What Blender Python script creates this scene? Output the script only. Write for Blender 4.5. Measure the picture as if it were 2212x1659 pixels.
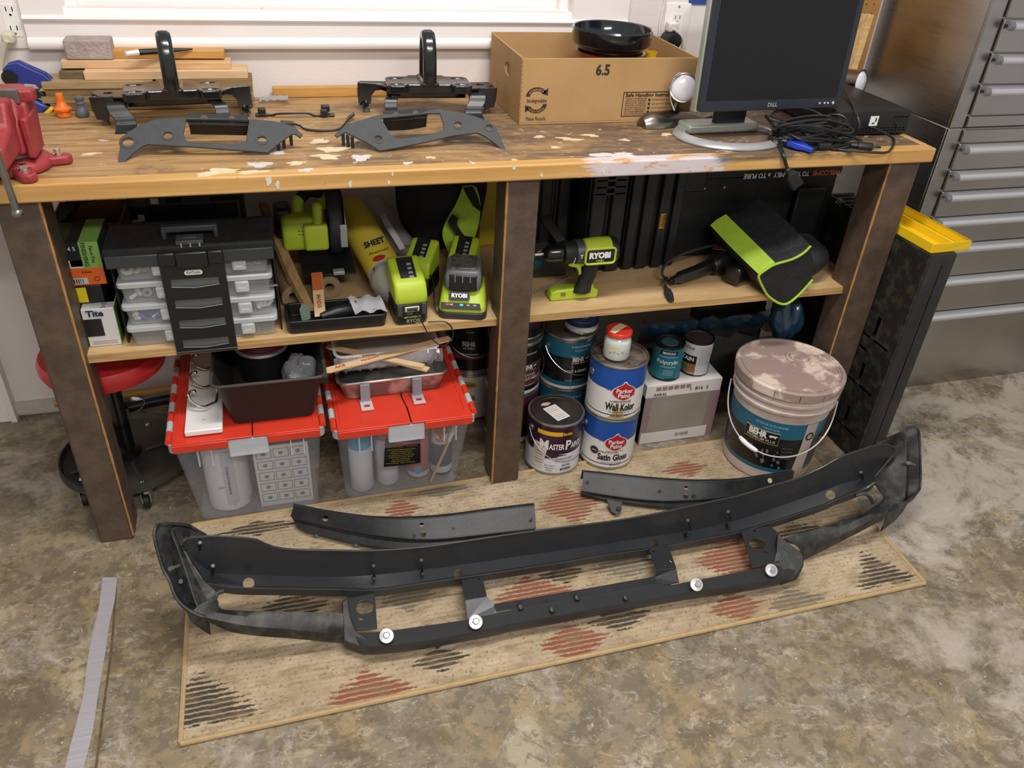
import bpy, bmesh, math, random
from mathutils import Vector, Matrix
random.seed(7)
for o in list(bpy.data.objects): bpy.data.objects.remove(o)
SC = bpy.context.scene
COL = SC.collection
PI = math.pi
# ------------------------------------------------------------------ camera, world, light, exposure
IMW, IMH, FPX = 2212.0, 1659.0, 1735.47
CO = Vector((-0.185, -1.6139, 1.4656))
PITCH, YAW, ROLL = 0.5833, 0.3122, 0.0636
CF = Vector((math.sin(YAW)*math.cos(PITCH), math.cos(YAW)*math.cos(PITCH), -math.sin(PITCH)))
_r = Vector((math.cos(YAW), -math.sin(YAW), 0)); _u = _r.cross(CF)
CR = math.cos(ROLL)*_r + math.sin(ROLL)*_u
CU = -math.sin(ROLL)*_r + math.cos(ROLL)*_u
cam = bpy.data.cameras.new('camera'); cam.sensor_width = 36; cam.lens = FPX/IMW*36
cam.clip_start = 0.02; cam.clip_end = 60
cob = bpy.data.objects.new('camera', cam); COL.objects.link(cob)
cob.matrix_world = Matrix(((CR.x, CU.x, -CF.x, CO.x), (CR.y, CU.y, -CF.y, CO.y), (CR.z, CU.z, -CF.z, CO.z), (0, 0, 0, 1)))
SC.camera = cob
w = bpy.data.worlds.new('world'); SC.world = w; w.use_nodes = True
w.node_tree.nodes['Background'].inputs[0].default_value = (1.0, 0.96, 0.92, 1)
w.node_tree.nodes['Background'].inputs[1].default_value = 0.42
def area(name, loc, size, sizey, energy, color, tgt):
    l = bpy.data.lights.new(name, 'AREA'); l.shape = 'RECTANGLE'; l.size = size; l.size_y = sizey
    l.energy = energy; l.color = color
    o = bpy.data.objects.new(name, l); COL.objects.link(o); o.location = loc
    d = Vector(tgt) - Vector(loc); o.rotation_euler = d.to_track_quat('-Z', 'Y').to_euler()
area('ceiling_lamp_bench_offscreen', (0.25, -0.62, 2.75), 1.25, 0.22, 41, (1, 0.965, 0.93), (0.25, -0.62, 0))
area('ceiling_lamp_garage_offscreen', (0.3, -2.7, 2.75), 1.25, 0.3, 66, (1, 0.965, 0.93), (0.3, -2.7, 0))
SC.view_settings.view_transform = 'Standard'; SC.view_settings.look = 'None'
SC.view_settings.exposure = 0.1; SC.view_settings.gamma = 1.0; SC.view_settings.use_curve_mapping = False
# ------------------------------------------------------------------ measuring helpers (picture point -> place on a real plane)
def ray(px, py): return CF + CR*((px-IMW/2)/FPX) - CU*((py-IMH/2)/FPX)
def P(px, py, x=None, y=None, z=None):
    d = ray(px, py)
    if z is not None: t = (z-CO.z)/d.z
    elif y is not None: t = (y-CO.y)/d.y
    else: t = (x-CO.x)/d.x
    return CO + d*t
def PP(px, py, o, n):
    d = ray(px, py); t = (Vector(o)-CO).dot(Vector(n))/d.dot(Vector(n)); return CO + d*t
# ------------------------------------------------------------------ materials
def lin(c):
    c = c.lstrip('#'); v = [int(c[i:i+2], 16)/255 for i in (0, 2, 4)]
    return tuple(x/12.92 if x <= .04045 else ((x+.055)/1.055)**2.4 for x in v) + (1,)
MATS = {}
def M(name, col='#808080', rough=.5, metal=0, var=0, vscale=8, bump=0, bscale=60, coat=0, col2=None, stretch=None, alpha=1, trans=0, spec=.5, emit=0, thr=None, aniso=0):
    """procedural material: base colour, optional noise mottling towards col2, optional fine bump"""
    if name in MATS: return MATS[name]
    m = bpy.data.materials.new(name); m.use_nodes = True; nt = m.node_tree; N = nt.nodes; L = nt.links
    b = N['Principled BSDF']; b.inputs['Base Color'].default_value = lin(col); b.inputs['Roughness'].default_value = rough
    b.inputs['Metallic'].default_value = metal; b.inputs['Specular IOR Level'].default_value = spec
    if coat: b.inputs['Coat Weight'].default_value = coat; b.inputs['Coat Roughness'].default_value = .12
    if trans: b.inputs['Transmission Weight'].default_value = trans
    if emit: b.inputs['Emission Color'].default_value = lin(col); b.inputs['Emission Strength'].default_value = emit
    if aniso: b.inputs['Anisotropic'].default_value = aniso
    tc = N.new('ShaderNodeTexCoord'); mp = N.new('ShaderNodeMapping'); L.new(tc.outputs['Object'], mp.inputs['Vector'])
    if stretch: mp.inputs['Scale'].default_value = stretch
    if col2 or var:
        n = N.new('ShaderNodeTexNoise'); n.inputs['Scale'].default_value = vscale; n.inputs['Detail'].default_value = 6; n.inputs['Roughness'].default_value = .62
        L.new(mp.outputs['Vector'], n.inputs['Vector'])
        r = N.new('ShaderNodeValToRGB'); L.new(n.outputs['Fac'], r.inputs['Fac'])
        a, e = r.color_ramp.elements
        if thr: a.position, e.position = thr
        else: a.position, e.position = .36, .64
        c = lin(col)
        if col2: a.color = c; e.color = lin(col2)
        else:
            a.color = tuple(x*(1-var) for x in c[:3])+(1,); e.color = tuple(min(1, x*(1+var)) for x in c[:3])+(1,)
        L.new(r.outputs['Color'], b.inputs['Base Color'])
    if bump:
        n2 = N.new('ShaderNodeTexNoise'); n2.inputs['Scale'].default_value = bscale; n2.inputs['Detail'].default_value = 4
        L.new(mp.outputs['Vector'], n2.inputs['Vector'])
        bp = N.new('ShaderNodeBump'); bp.inputs['Strength'].default_value = bump; bp.inputs['Distance'].default_value = .01
        L.new(n2.outputs['Fac'], bp.inputs['Height']); L.new(bp.outputs['Normal'], b.inputs['Normal'])
    if alpha < 1:
        t = N.new('ShaderNodeBsdfTransparent'); t.inputs['Color'].default_value = (.97, .97, .98, 1); mx = N.new('ShaderNodeMixShader'); mx.inputs['Fac'].default_value = alpha
        L.new(t.outputs['BSDF'], mx.inputs[1]); L.new(b.outputs['BSDF'], mx.inputs[2])
        L.new(mx.outputs['Shader'], N['Material Output'].inputs['Surface'])
    MATS[name] = m; return m
class G:
    """small node-graph helper for the layered surfaces"""
    def __init__(s, name, rough=.6):
        s.m = bpy.data.materials.new(name); s.m.use_nodes = True; s.nt = s.m.node_tree; s.N = s.nt.nodes; s.L = s.nt.links
        s.b = s.N['Principled BSDF']; s.b.inputs['Roughness'].default_value = rough; MATS[name] = s.m
        s.tc = s.N.new('ShaderNodeTexCoord')
    def mapv(s, sc=(1, 1, 1), rot=(0, 0, 0), loc=(0, 0, 0), src=None):
        m = s.N.new('ShaderNodeMapping'); m.inputs['Scale'].default_value = sc; m.inputs['Rotation'].default_value = rot; m.inputs['Location'].default_value = loc
        s.L.new(src or s.tc.outputs['Object'], m.inputs['Vector']); return m.outputs['Vector']
    def noise(s, v, scale, detail=6, rough=.6, dist=0):
        n = s.N.new('ShaderNodeTexNoise'); n.inputs['Scale'].default_value = scale; n.inputs['Detail'].default_value = detail
        n.inputs['Roughness'].default_value = rough; n.inputs['Distortion'].default_value = dist; s.L.new(v, n.inputs['Vector']); return n.outputs['Fac']
    def ramp(s, f, stops):
        r = s.N.new('ShaderNodeValToRGB'); s.L.new(f, r.inputs['Fac']); e = r.color_ramp.elements
        while len(e) < len(stops): e.new(.5)
        for k, (p, c) in zip(e, stops):
            k.position = p; k.color = lin(c) if isinstance(c, str) else (c, c, c, 1)
        return r.outputs['Color']
    def mix(s, f, a, b, mode='MIX'):
        n = s.N.new('ShaderNodeMix'); n.data_type = 'RGBA'; n.blend_type = mode
        for k, v in ((0, f), (6, a), (7, b)):
            if isinstance(v, (int, float)): n.inputs[k].default_value = v
            elif isinstance(v, str): n.inputs[k].default_value = lin(v)
            else: s.L.new(v, n.inputs[k])
        return n.outputs[2]
    def math(s, op, a, b=0, clamp=False):
        n = s.N.new('ShaderNodeMath'); n.operation = op; n.use_clamp = clamp
        for k, v in ((0, a), (1, b)):
            if isinstance(v, (int, float)): n.inputs[k].default_value = v
            else: s.L.new(v, n.inputs[k])
        return n.outputs[0]
    def xyz(s):
        n = s.N.new('ShaderNodeSeparateXYZ'); s.L.new(s.tc.outputs['Object'], n.inputs[0]); return n.outputs
    def out(s, col, bump=None, bs=.3, bd=.01, rough=None):
        if isinstance(col, str): s.b.inputs['Base Color'].default_value = lin(col)
        else: s.L.new(col, s.b.inputs['Base Color'])
        if rough is not None: s.L.new(rough, s.b.inputs['Roughness'])
        if bump is not None:
            p = s.N.new('ShaderNodeBump'); p.inputs['Strength'].default_value = bs; p.inputs['Distance'].default_value = bd
            s.L.new(bump, p.inputs['Height']); s.L.new(p.outputs['Normal'], s.b.inputs['Normal'])
        return s.m
# ------------------------------------------------------------------ mesh helpers
def V(*a): return Vector(a)
def frame(o=(0, 0, 0), u=(1, 0, 0), v=(0, 0, 1)):
    """frame: right, up, outward normal toward the viewer"""
    u = Vector(u).normalized(); v = Vector(v); v = (v-u*v.dot(u)).normalized(); return Vector(o), u, v, u.cross(v)
def resample(pts, n):
    pts = [Vector(p) for p in pts]; d = [0]
    for a, b in zip(pts, pts[1:]): d.append(d[-1]+(b-a).length)
    out = []; j = 0
    for i in range(n):
        t = d[-1]*i/(n-1)
        while j < len(d)-2 and d[j+1] < t: j += 1
        s = (t-d[j])/max(1e-9, d[j+1]-d[j]); out.append(pts[j].lerp(pts[j+1], min(1, max(0, s))))
    return out
def smoothline(pts, n, closed=False):
    """Catmull-Rom through the points"""
    pts = [Vector(p) for p in pts]; m = len(pts); out = []
    segs = m if closed else m-1
    for i in range(segs):
        if closed: a, b, c, d = pts[(i-1) % m], pts[i], pts[(i+1) % m], pts[(i+2) % m]
        else: a, b, c, d = pts[max(0, i-1)], pts[i], pts[i+1], pts[min(m-1, i+2)]
        for k in range(n):
            t = k/n
            out.append(.5*((2*b)+(c-a)*t+(2*a-5*b+4*c-d)*t*t+(3*b-a-3*c+d)*t**3))
    if not closed: out.append(pts[-1])
    return out
class MB:
    def __init__(s): s.v = []; s.f = []; s.mi = []; s.edges = []
    def add(s, verts, faces, mi=0):
        n = len(s.v); s.v += [Vector(x) for x in verts]; s.f += [[n+i for i in f] for f in faces]; s.mi += [mi]*len(faces); return s
    def box(s, c, d, R=None, mi=0, taper=1):
        vs = []
        for z in (-1, 1):
            k = taper if z > 0 else 1
            for x, y in ((-1, -1), (1, -1), (1, 1), (-1, 1)):
                p = Vector((x*d[0]/2*k, y*d[1]/2*k, z*d[2]/2)); p = R @ p if R else p; vs.append(Vector(c)+p)
        return s.add(vs, [(3, 2, 1, 0), (4, 5, 6, 7), (0, 1, 5, 4), (1, 2, 6, 5), (2, 3, 7, 6), (3, 0, 4, 7)], mi)
    def bx(s, x0, x1, y0, y1, z0, z1, mi=0): return s.box(((x0+x1)/2, (y0+y1)/2, (z0+z1)/2), (x1-x0, y1-y0, z1-z0), None, mi)
    def prism(s, poly, h, fr=None, mi=0, h0=0):
        """2-D outline in frame (o,u,v,n) extruded from h0 to h along n"""
        o, u, v, n = fr or (Vector((0, 0, 0)), Vector((1, 0, 0)), Vector((0, 1, 0)), Vector((0, 0, 1)))
        k = len(poly); A = [o+u*a+v*b+n*h0 for a, b in poly]; B = [o+u*a+v*b+n*h for a, b in poly]
        return s.add(A+B, [list(range(k))[::-1], list(range(k, 2*k))]+[(i, (i+1) % k, k+(i+1) % k, k+i) for i in range(k)], mi)
    def loft(s, rings, closed=True, caps=True, mi=0):
        k = len(rings[0]); vs = [p for r in rings for p in r]; fs = []
        for j in range(len(rings)-1):
            for i in range(k if closed else k-1):
                a = j*k+i; b = j*k+(i+1) % k; fs.append((a, b, b+k, a+k))
        if caps and closed: fs.append(list(range(k))[::-1]); fs.append([(len(rings)-1)*k+i for i in range(k)])
        return s.add(vs, fs, mi)
    def strip(s, A, B, n=None, mi=0):
        if n: A = resample(A, n); B = resample(B, n)
        return s.loft([list(A), list(B)], closed=False, mi=mi)
    def sheet(s, rows, n=24, mi=0):
        return s.loft([resample(r, n) for r in rows], closed=False, mi=mi)
    def lathe(s, prof, n=32, o=(0, 0, 0), axis=(0, 0, 1), mis=None, mi=0, caps=True):
        ax = Vector(axis).normalized(); t = Vector((1, 0, 0)) if abs(ax.x) < .9 else Vector((0, 1, 0))
        u = (t-ax*t.dot(ax)).normalized(); w_ = ax.cross(u); o = Vector(o)
        vs = [o+ax*z+(u*math.cos(2*PI*i/n)+w_*math.sin(2*PI*i/n))*max(r, 1e-5) for r, z in prof for i in range(n)]
        b = len(s.v); s.v += vs
        for j in range(len(prof)-1):
            for i in range(n):
                a = b+j*n+i; c = b+j*n+(i+1) % n; s.f.append([a, c, c+n, a+n]); s.mi.append(mis[j] if mis else mi)
        if caps:
            s.f.append([b+i for i in range(n)][::-1]); s.mi.append(mis[0] if mis else mi)
            s.f.append([b+(len(prof)-1)*n+i for i in range(n)]); s.mi.append(mis[-1] if mis else mi)
        return s
    def cyl(s, a, b, r, n=16, r2=None, mi=0):
        a = Vector(a); b = Vector(b); return s.lathe([(r, 0), (r if r2 is None else r2, (b-a).length)], n, a, b-a, mi=mi)
    def ball(s, c, r, n=12, mi=0, sc=(1, 1, 1)):
        k = 8; b = len(s.v); s.lathe([(r*math.sin(PI*i/k), -r*math.cos(PI*i/k)) for i in range(k+1)], n, (0, 0, 0), mi=mi, caps=False)
        for i in range(b, len(s.v)): p = s.v[i]; s.v[i] = Vector((p.x*sc[0], p.y*sc[1], p.z*sc[2]))+Vector(c)
        return s
    def tube(s, pts, r, n=8, closed=False, mi=0):
        pts = [Vector(p) for p in pts]; m = len(pts); rings = []; nrm = None
        for i in range(m):
            if closed: t = pts[(i+1) % m]-pts[i-1]
            else: t = pts[min(m-1, i+1)]-pts[max(0, i-1)]
            t = t.normalized() if t.length > 1e-9 else Vector((0, 0, 1))
            if nrm is None: nrm = t.orthogonal().normalized()
            nrm = (nrm-t*nrm.dot(t)); nrm = nrm.normalized() if nrm.length > 1e-6 else t.orthogonal().normalized()
            bn = t.cross(nrm); rr = r[i] if isinstance(r, (list, tuple)) else r
            rings.append([pts[i]+(nrm*math.cos(2*PI*k/n)+bn*math.sin(2*PI*k/n))*rr for k in range(n)])
        if closed: rings.append(rings[0]); return s.loft(rings, caps=False, mi=mi)
        return s.loft(rings, mi=mi)
    def xf(s, mat, start=0):
        for i in range(start, len(s.v)): s.v[i] = mat @ s.v[i]
        return s
    def build(s, name, mats, parent=None, smooth=40, bevel=0, seg=2, solid=0, sub=0, inv=None, kind=None, off=0):
        me = bpy.data.meshes.new(name)
        vs = s.v
        if inv is not None: vs = [inv @ p for p in vs]
        me.from_pydata([tuple(p) for p in vs], [], s.f)
        mats = mats if isinstance(mats, (list, tuple)) else [mats]
        for m in mats: me.materials.append(m)
        if len(mats) > 1:
            for p, i in zip(me.polygons, s.mi): p.material_index = i
        bm = bmesh.new(); bm.from_mesh(me); bmesh.ops.remove_doubles(bm, verts=bm.verts, dist=1e-6); bmesh.ops.recalc_face_normals(bm, faces=bm.faces)
        if solid: bmesh.ops.solidify(bm, geom=bm.faces[:], thickness=solid); bmesh.ops.recalc_face_normals(bm, faces=bm.faces)
        bm.to_mesh(me); bm.free()
        if smooth:
            for p in me.polygons: p.use_smooth = True
            me.set_sharp_from_angle(angle=math.radians(smooth))
        o = bpy.data.objects.new(name, me); COL.objects.link(o)
        if parent is not None: o.parent = parent
        if bevel: q = o.modifiers.new('bevel', 'BEVEL'); q.width = bevel; q.segments = seg; q.limit_method = 'ANGLE'; q.angle_limit = math.radians(35)
        if sub: q = o.modifiers.new('sub', 'SUBSURF'); q.levels = sub; q.render_levels = sub
        if kind: o['kind'] = kind
        return o
def plate(outline, holes, name, mat, parent=None, th=.003, bevel=0, inv=None, off=0, solid=True):
    """sheet cut to an outline with real holes, given thickness"""
    bm = bmesh.new(); es = []
    for loop in [outline]+list(holes):
        vs = [bm.verts.new(inv @ Vector(p) if inv else Vector(p)) for p in loop]
        for a, b in zip(vs, vs[1:]+vs[:1]): es.append(bm.edges.new((a, b)))
    bmesh.ops.triangle_fill(bm, use_beauty=True, use_dissolve=False, edges=es)
    bmesh.ops.recalc_face_normals(bm, faces=bm.faces)
    me = bpy.data.meshes.new(name); bm.to_mesh(me); bm.free(); me.materials.append(mat)
    o = bpy.data.objects.new(name, me); COL.objects.link(o)
    if parent is not None: o.parent = parent
    if solid: q = o.modifiers.new('solid', 'SOLIDIFY'); q.thickness = th; q.offset = off
    if bevel: q = o.modifiers.new('bevel', 'BEVEL'); q.width = bevel; q.segments = 2; q.limit_method = 'ANGLE'; q.angle_limit = math.radians(50)
    return o
def cut(o, cutters):
    """drill real holes: solid cutters are subtracted and removed"""
    cs = []
    for c in cutters:
        q = o.modifiers.new('cut', 'BOOLEAN'); q.operation = 'DIFFERENCE'; q.solver = 'EXACT'; q.object = c; cs.append(c)
    dg = bpy.context.evaluated_depsgraph_get(); dg.update(); me = bpy.data.meshes.new_from_object(o.evaluated_get(dg)); o.modifiers.clear(); o.data = me
    for p in me.polygons: p.use_smooth = True
    me.set_sharp_from_angle(angle=math.radians(30))
    for c in cs: bpy.data.objects.remove(c)
    return o
def circ(c, r, u, v, n=16, ry=None): return [Vector(c)+Vector(u)*r*math.cos(2*PI*i/n)+Vector(v)*(ry or r)*math.sin(2*PI*i/n) for i in range(n)]
def rrect(w, h, r, n=4, cx=0, cy=0):
    o = []
    for sx, sy, a0 in ((1, 1, 0), (-1, 1, 90), (-1, -1, 180), (1, -1, 270)):
        for i in range(n+1):
            a = math.radians(a0+90*i/n); o.append((cx+sx*(w/2-r)+r*math.cos(a), cy+sy*(h/2-r)+r*math.sin(a)))
    return o
def tag(o, label=None, cat=None, group=None, kind=None):
    if label: o['label'] = label
    if cat: o['category'] = cat
    if group: o['group'] = group
    if kind: o['kind'] = kind
    return o
def thing(name, label, cat, loc=(0, 0, 0), rz=0, group=None):
    o = bpy.data.objects.new(name, None); COL.objects.link(o); o.location = loc; o.rotation_euler = (0, 0, rz); o.empty_display_size = .03
    return tag(o, label, cat, group)
def inv_of(loc, rz=0): return (Matrix.Translation(Vector(loc)) @ Matrix.Rotation(rz, 4, 'Z')).inverted()
_tx = {}
def text_mesh(s, size, bold=0, shear=0, spacing=1.0, align='CENTER'):
    k = (s, size, bold, shear, spacing, align)
    if k not in _tx:
        cu = bpy.data.curves.new('lettering', 'FONT'); cu.body = s; cu.size = size; cu.offset = bold*size; cu.shear = shear; cu.space_character = spacing
        cu.align_x = align; cu.align_y = 'CENTER'; cu.resolution_u = 2
        ob = bpy.data.objects.new('lettering', cu); me = bpy.data.meshes.new_from_object(ob)
        bpy.data.objects.remove(ob)
        _tx[k] = me
    return _tx[k]
def text(parent, s, size, fr, mat, bold=.02, shear=0, spacing=1.0, width=None, align='CENTER', name='lettering', flip=1):
    """flat lettering on frame (o, right, up, normal), a hair proud of the surface"""
    src = text_mesh(s, size, bold, shear, spacing, align); o, u, v, n = fr
    me = bpy.data.meshes.new(name)
    co = [q.co for q in src.vertices]
    k = 1
    if width and co: wd = max(c.x for c in co)-min(c.x for c in co); k = width/max(wd, 1e-6)
    me.from_pydata([tuple(o+u*c.x*k+v*c.y+n*.0006) for c in co], [], [tuple(p.vertices) for p in src.polygons])
    me.materials.append(mat); ob = bpy.data.objects.new(name, me); COL.objects.link(ob); ob.parent = parent; return ob
def ctext(parent, s, size, ang, z, R, mat, bold=.02, shear=0, spacing=1.0, width=None, name='lettering', tilt=0, slope=0, cz=(0, 0)):
    """lettering wrapped round a can: ang = direction of its middle, R = radius"""
    src = text_mesh(s, size, bold, shear, spacing); me = bpy.data.meshes.new(name); co = [q.co for q in src.vertices]; k = 1
    if width and co: wd = max(c.x for c in co)-min(c.x for c in co); k = width/max(wd, 1e-6)
    vs = []
    for c in co:
        x, y = c.x*k, c.y; x, y = x*math.cos(tilt)-y*math.sin(tilt), x*math.sin(tilt)+y*math.cos(tilt)
        rr = R+slope*(z+y)+.0011; a = ang+x/(R+slope*z); vs.append((cz[0]+rr*math.cos(a), cz[1]+rr*math.sin(a), z+y))
    me.from_pydata(vs, [], [tuple(p.vertices) for p in src.polygons]); me.materials.append(mat)
    ob = bpy.data.objects.new(name, me); COL.objects.link(ob); ob.parent = parent; return ob
def cpatch(parent, name, mat, poly, ang, R, slope=0, lift=.0006, n=10):
    """label patch wrapped on a can; poly = [(across, z)] outline as left/right edges per row"""
    mb = MB(); rows = []
    for z, x0, x1 in poly:
        rows.append([Vector(((R+slope*z+lift)*math.cos(ang+(x0+(x1-x0)*i/n)/R), (R+slope*z+lift)*math.sin(ang+(x0+(x1-x0)*i/n)/R), z)) for i in range(n+1)])
    mb.loft(rows, closed=False); return mb.build(name, mat, parent)
# ================================================================== shared materials
white_wall = M('wall_paint', '#e6dedb', .6, var=.03, vscale=3, bump=.08, bscale=220)
white_trim = M('trim_paint', '#f3ece9', .42, var=.02, vscale=5)
blk = M('black_plastic', '#17181a', .45, var=.15, vscale=30)
blk_dk = M('deep_black', '#0b0b0c', .6)
blk_gloss = M('gloss_black', '#101113', .18, coat=.4)
satin_blk = M('satin_black_steel', '#1f2124', .34, var=.18, vscale=14, bump=.05, bscale=400)
grey_plastic = M('textured_grey_plastic', '#3a3c3e', .62, var=.08, vscale=60, bump=.12, bscale=900)
lime = M('lime_plastic', '#adc332', .45, var=.03)
chrome = M('chrome', '#d8d8d8', .16, 1)
steel = M('brushed_steel', '#b5b2ac', .34, 1, var=.05, vscale=40)
silver = M('silver_plastic', '#a9abad', .35, .35)
white_p = M('white_print', '#e9e9e6', .5)
black_p = M('black_print', '#151515', .55)
grey_p = M('grey_print', '#8b8b8b', .5)
red_pl = M('red_lid_plastic', '#d23a26', .42, var=.04, vscale=20)
wood_light = M('pale_wood', '#c39c66', .6, col2='#dcbd88', stretch=(2, 18, 18), vscale=3)
wood_gold = M('golden_wood', '#b98640', .5, col2='#cf9d55', stretch=(2, 20, 20), vscale=3)
wood_weather = M('weathered_wood', '#6b5638', .75, col2='#957a50', stretch=(3, 26, 26), vscale=3, bump=.2)
card = M('cardboard', '#a98556', .75, col2='#b59061', vscale=5)
card_in = card
kraft = M('kraft_tube', '#8d7353', .75, col2='#9d8463', vscale=20)
film = M('clear_film', '#dfe1e2', .12, alpha=.22)
frost = M('frosted_plastic', '#d4d8dd', .3, alpha=.2, var=.03)
frost_edge = M('frosted_rim', '#dfe3e8', .28, alpha=.5)
# ------------------------------------------------------------------ concrete
g = G('concrete', .55); X = g.xyz()
v0 = g.mapv((1, 1, 1))
n1 = g.noise(v0, 2.1, 7, .62, .3); n2 = g.noise(v0, 9, 8, .66, .2); n3 = g.noise(v0, 38, 5, .6); n4 = g.noise(g.mapv((1, 1, 1), loc=(5, 2, 0)), 3.3, 10, .74, .5)
base = g.ramp(n1, [(.30, '#75664c'), (.46, '#8d7d61'), (.58, '#8a8375'), (.72, '#9b8d70')])
base = g.mix(g.ramp(n2, [(.42, 0.0), (.56, .75)]), base, '#82796a')
base = g.mix(g.ramp(g.noise(g.mapv(loc=(3, 7, 0)), 7, 9, .7, .2), [(.5, 0.0), (.6, .65)]), base, '#a08b63')
n5 = g.noise(g.mapv(loc=(9, 4, 0)), 17, 9, .72, .15); n6 = g.noise(g.mapv(loc=(2, 8, 0)), 5.2, 10, .74, .3)
base = g.mix(g.ramp(n5, [(.44, .85), (.51, 0.0)]), base, '#6c6250')
base = g.mix(g.ramp(n6, [(.41, .8), (.47, 0.0)]), base, '#635742')
base = g.mix(g.ramp(n6, [(.56, 0.0), (.61, .75)]), base, '#b0a389')
base = g.mix(g.ramp(n3, [(.57, 0.0), (.66, .7)]), base, '#5a5043')
base = g.mix(g.ramp(g.noise(g.mapv(loc=(1, 3, 0)), 90, 4, .6), [(.66, 0.0), (.7, .8)]), base, '#cfc8bb')
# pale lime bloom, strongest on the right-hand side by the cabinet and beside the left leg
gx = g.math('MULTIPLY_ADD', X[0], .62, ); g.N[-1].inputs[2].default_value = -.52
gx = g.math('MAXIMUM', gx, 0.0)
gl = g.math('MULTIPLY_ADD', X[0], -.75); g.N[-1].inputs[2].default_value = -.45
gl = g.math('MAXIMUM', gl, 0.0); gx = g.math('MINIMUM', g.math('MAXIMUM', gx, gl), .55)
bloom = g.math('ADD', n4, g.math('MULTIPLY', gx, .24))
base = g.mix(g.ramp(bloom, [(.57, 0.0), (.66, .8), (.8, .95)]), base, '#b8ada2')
streak = g.noise(g.mapv((5, 9, 1), rot=(0, 0, .9)), 3.2, 9, .75, 1.6)
base = g.mix(g.math('MULTIPLY', g.ramp(streak, [(.56, 0.0), (.61, 1.0), (.66, 0.0)]), .38), base, '#cfc8c0')
base = g.mix(g.ramp(g.noise(v0, 1.3, 5, .6), [(.42, .0), (.7, .4)]), base, '#77694f')
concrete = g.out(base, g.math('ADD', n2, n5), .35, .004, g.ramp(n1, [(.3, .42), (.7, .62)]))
# ------------------------------------------------------------------ bench wood
g = G('bench_top_wood', .5); X = g.xyz()
gr = g.noise(g.mapv((1.2, 16, 16)), 3.2, 8, .65, .4); n2 = g.noise(g.mapv((2, 3.2, 3)), 3.5, 8, .7, .8)
c = g.ramp(gr, [(.3, '#86653f'), (.5, '#a98556'), (.7, '#bf9a68')])
c2 = g.ramp(gr, [(.3, '#4f3f33'), (.55, '#6d5949'), (.75, '#877465')])
wear = g.math('MULTIPLY_ADD', X[0], .42); g.N[-1].inputs[2].default_value = .22
wear = g.math('ADD', wear, g.math('MULTIPLY', g.math('SUBTRACT', n2, .5), 1.6)); 
c = g.mix(g.ramp(wear, [(.1, 0.0), (.5, .92)]), c, c2)
c = g.mix(g.ramp(g.noise(g.mapv((1.2, 9, 9)), 6, 8, .72), [(.56, 0.0), (.64, .8)]), c, '#4a3a2b')
sp = g.noise(g.mapv((1, 1.7, 1)), 21, 6, .7, 1.2)
msk = g.math('ADD', sp, g.math('MULTIPLY', g.math('MINIMUM', g.math('MAXIMUM', wear, 0.0), .8), .07))
c = g.mix(g.ramp(msk, [(.635, 0.0), (.66, .8)]), c, '#c6b497')
bench_top = g.out(c, gr, .12, .003)
g = G('bench_edge_wood', .42); X = g.xyz()
gr = g.noise(g.mapv((1, 14, 22)), 2.6, 7, .6, .3); n2 = g.noise(g.mapv((2, 5, 9)), 4, 8, .72, .6)
c = g.ramp(gr, [(.3, '#b5884a'), (.55, '#c99c5c'), (.75, '#d4aa6e')])
def band(x0, x1, soft):
    a = g.math('MULTIPLY_ADD', X[0], 1/soft); g.N[-1].inputs[2].default_value = -x0/soft
    b = g.math('MULTIPLY_ADD', X[0], -1/soft); g.N[-1].inputs[2].default_value = x1/soft
    return g.math('MINIMUM', g.math('MINIMUM', a, b), 1.0)
nn = g.math('MULTIPLY', g.math('SUBTRACT', n2, .5), 3.2)
lil = g.math('ADD', g.math('MINIMUM', band(.40, .88, .16), .72), g.math('MULTIPLY', nn, 1.0), True)
c = g.mix(g.ramp(lil, [(.42, 0.0), (.62, .92)]), c, '#cfc6cc')
grime = g.math('ADD', g.math('MINIMUM', band(.78, 1.22, .05), .62), nn, True)
zz = g.math('MULTIPLY_ADD', X[2], 26); g.N[-1].inputs[2].default_value = -26*.886
grime = g.math('MULTIPLY', grime, g.math('MAXIMUM', zz, 0.0))
c = g.mix(g.ramp(grime, [(.1, 0.0), (.4, .85)]), c, '#4c4740')
c = g.mix(g.ramp(g.noise(g.mapv(), 30, 5, .7), [(.66, 0.0), (.72, .7)]), c, '#6b5232')
bench_edge = g.out(c, gr, .08, .002)
leg_paint = M('brown_leg_paint', '#4a3b31', .5, var=.16, vscale=22, col2='#5d4c3f', bump=.08, bscale=120)
bare_edge = M('worn_edge_wood', '#a97b45', .6, var=.1, vscale=60)
ply = M('plywood_face', '#cdae80', .55, col2='#b9976a', stretch=(1.6, 6, 6), vscale=3)
ply_edge = M('plywood_edge', '#98743f', .7, col2='#c9a672', stretch=(3, 3, 110), vscale=2.5)
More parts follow.
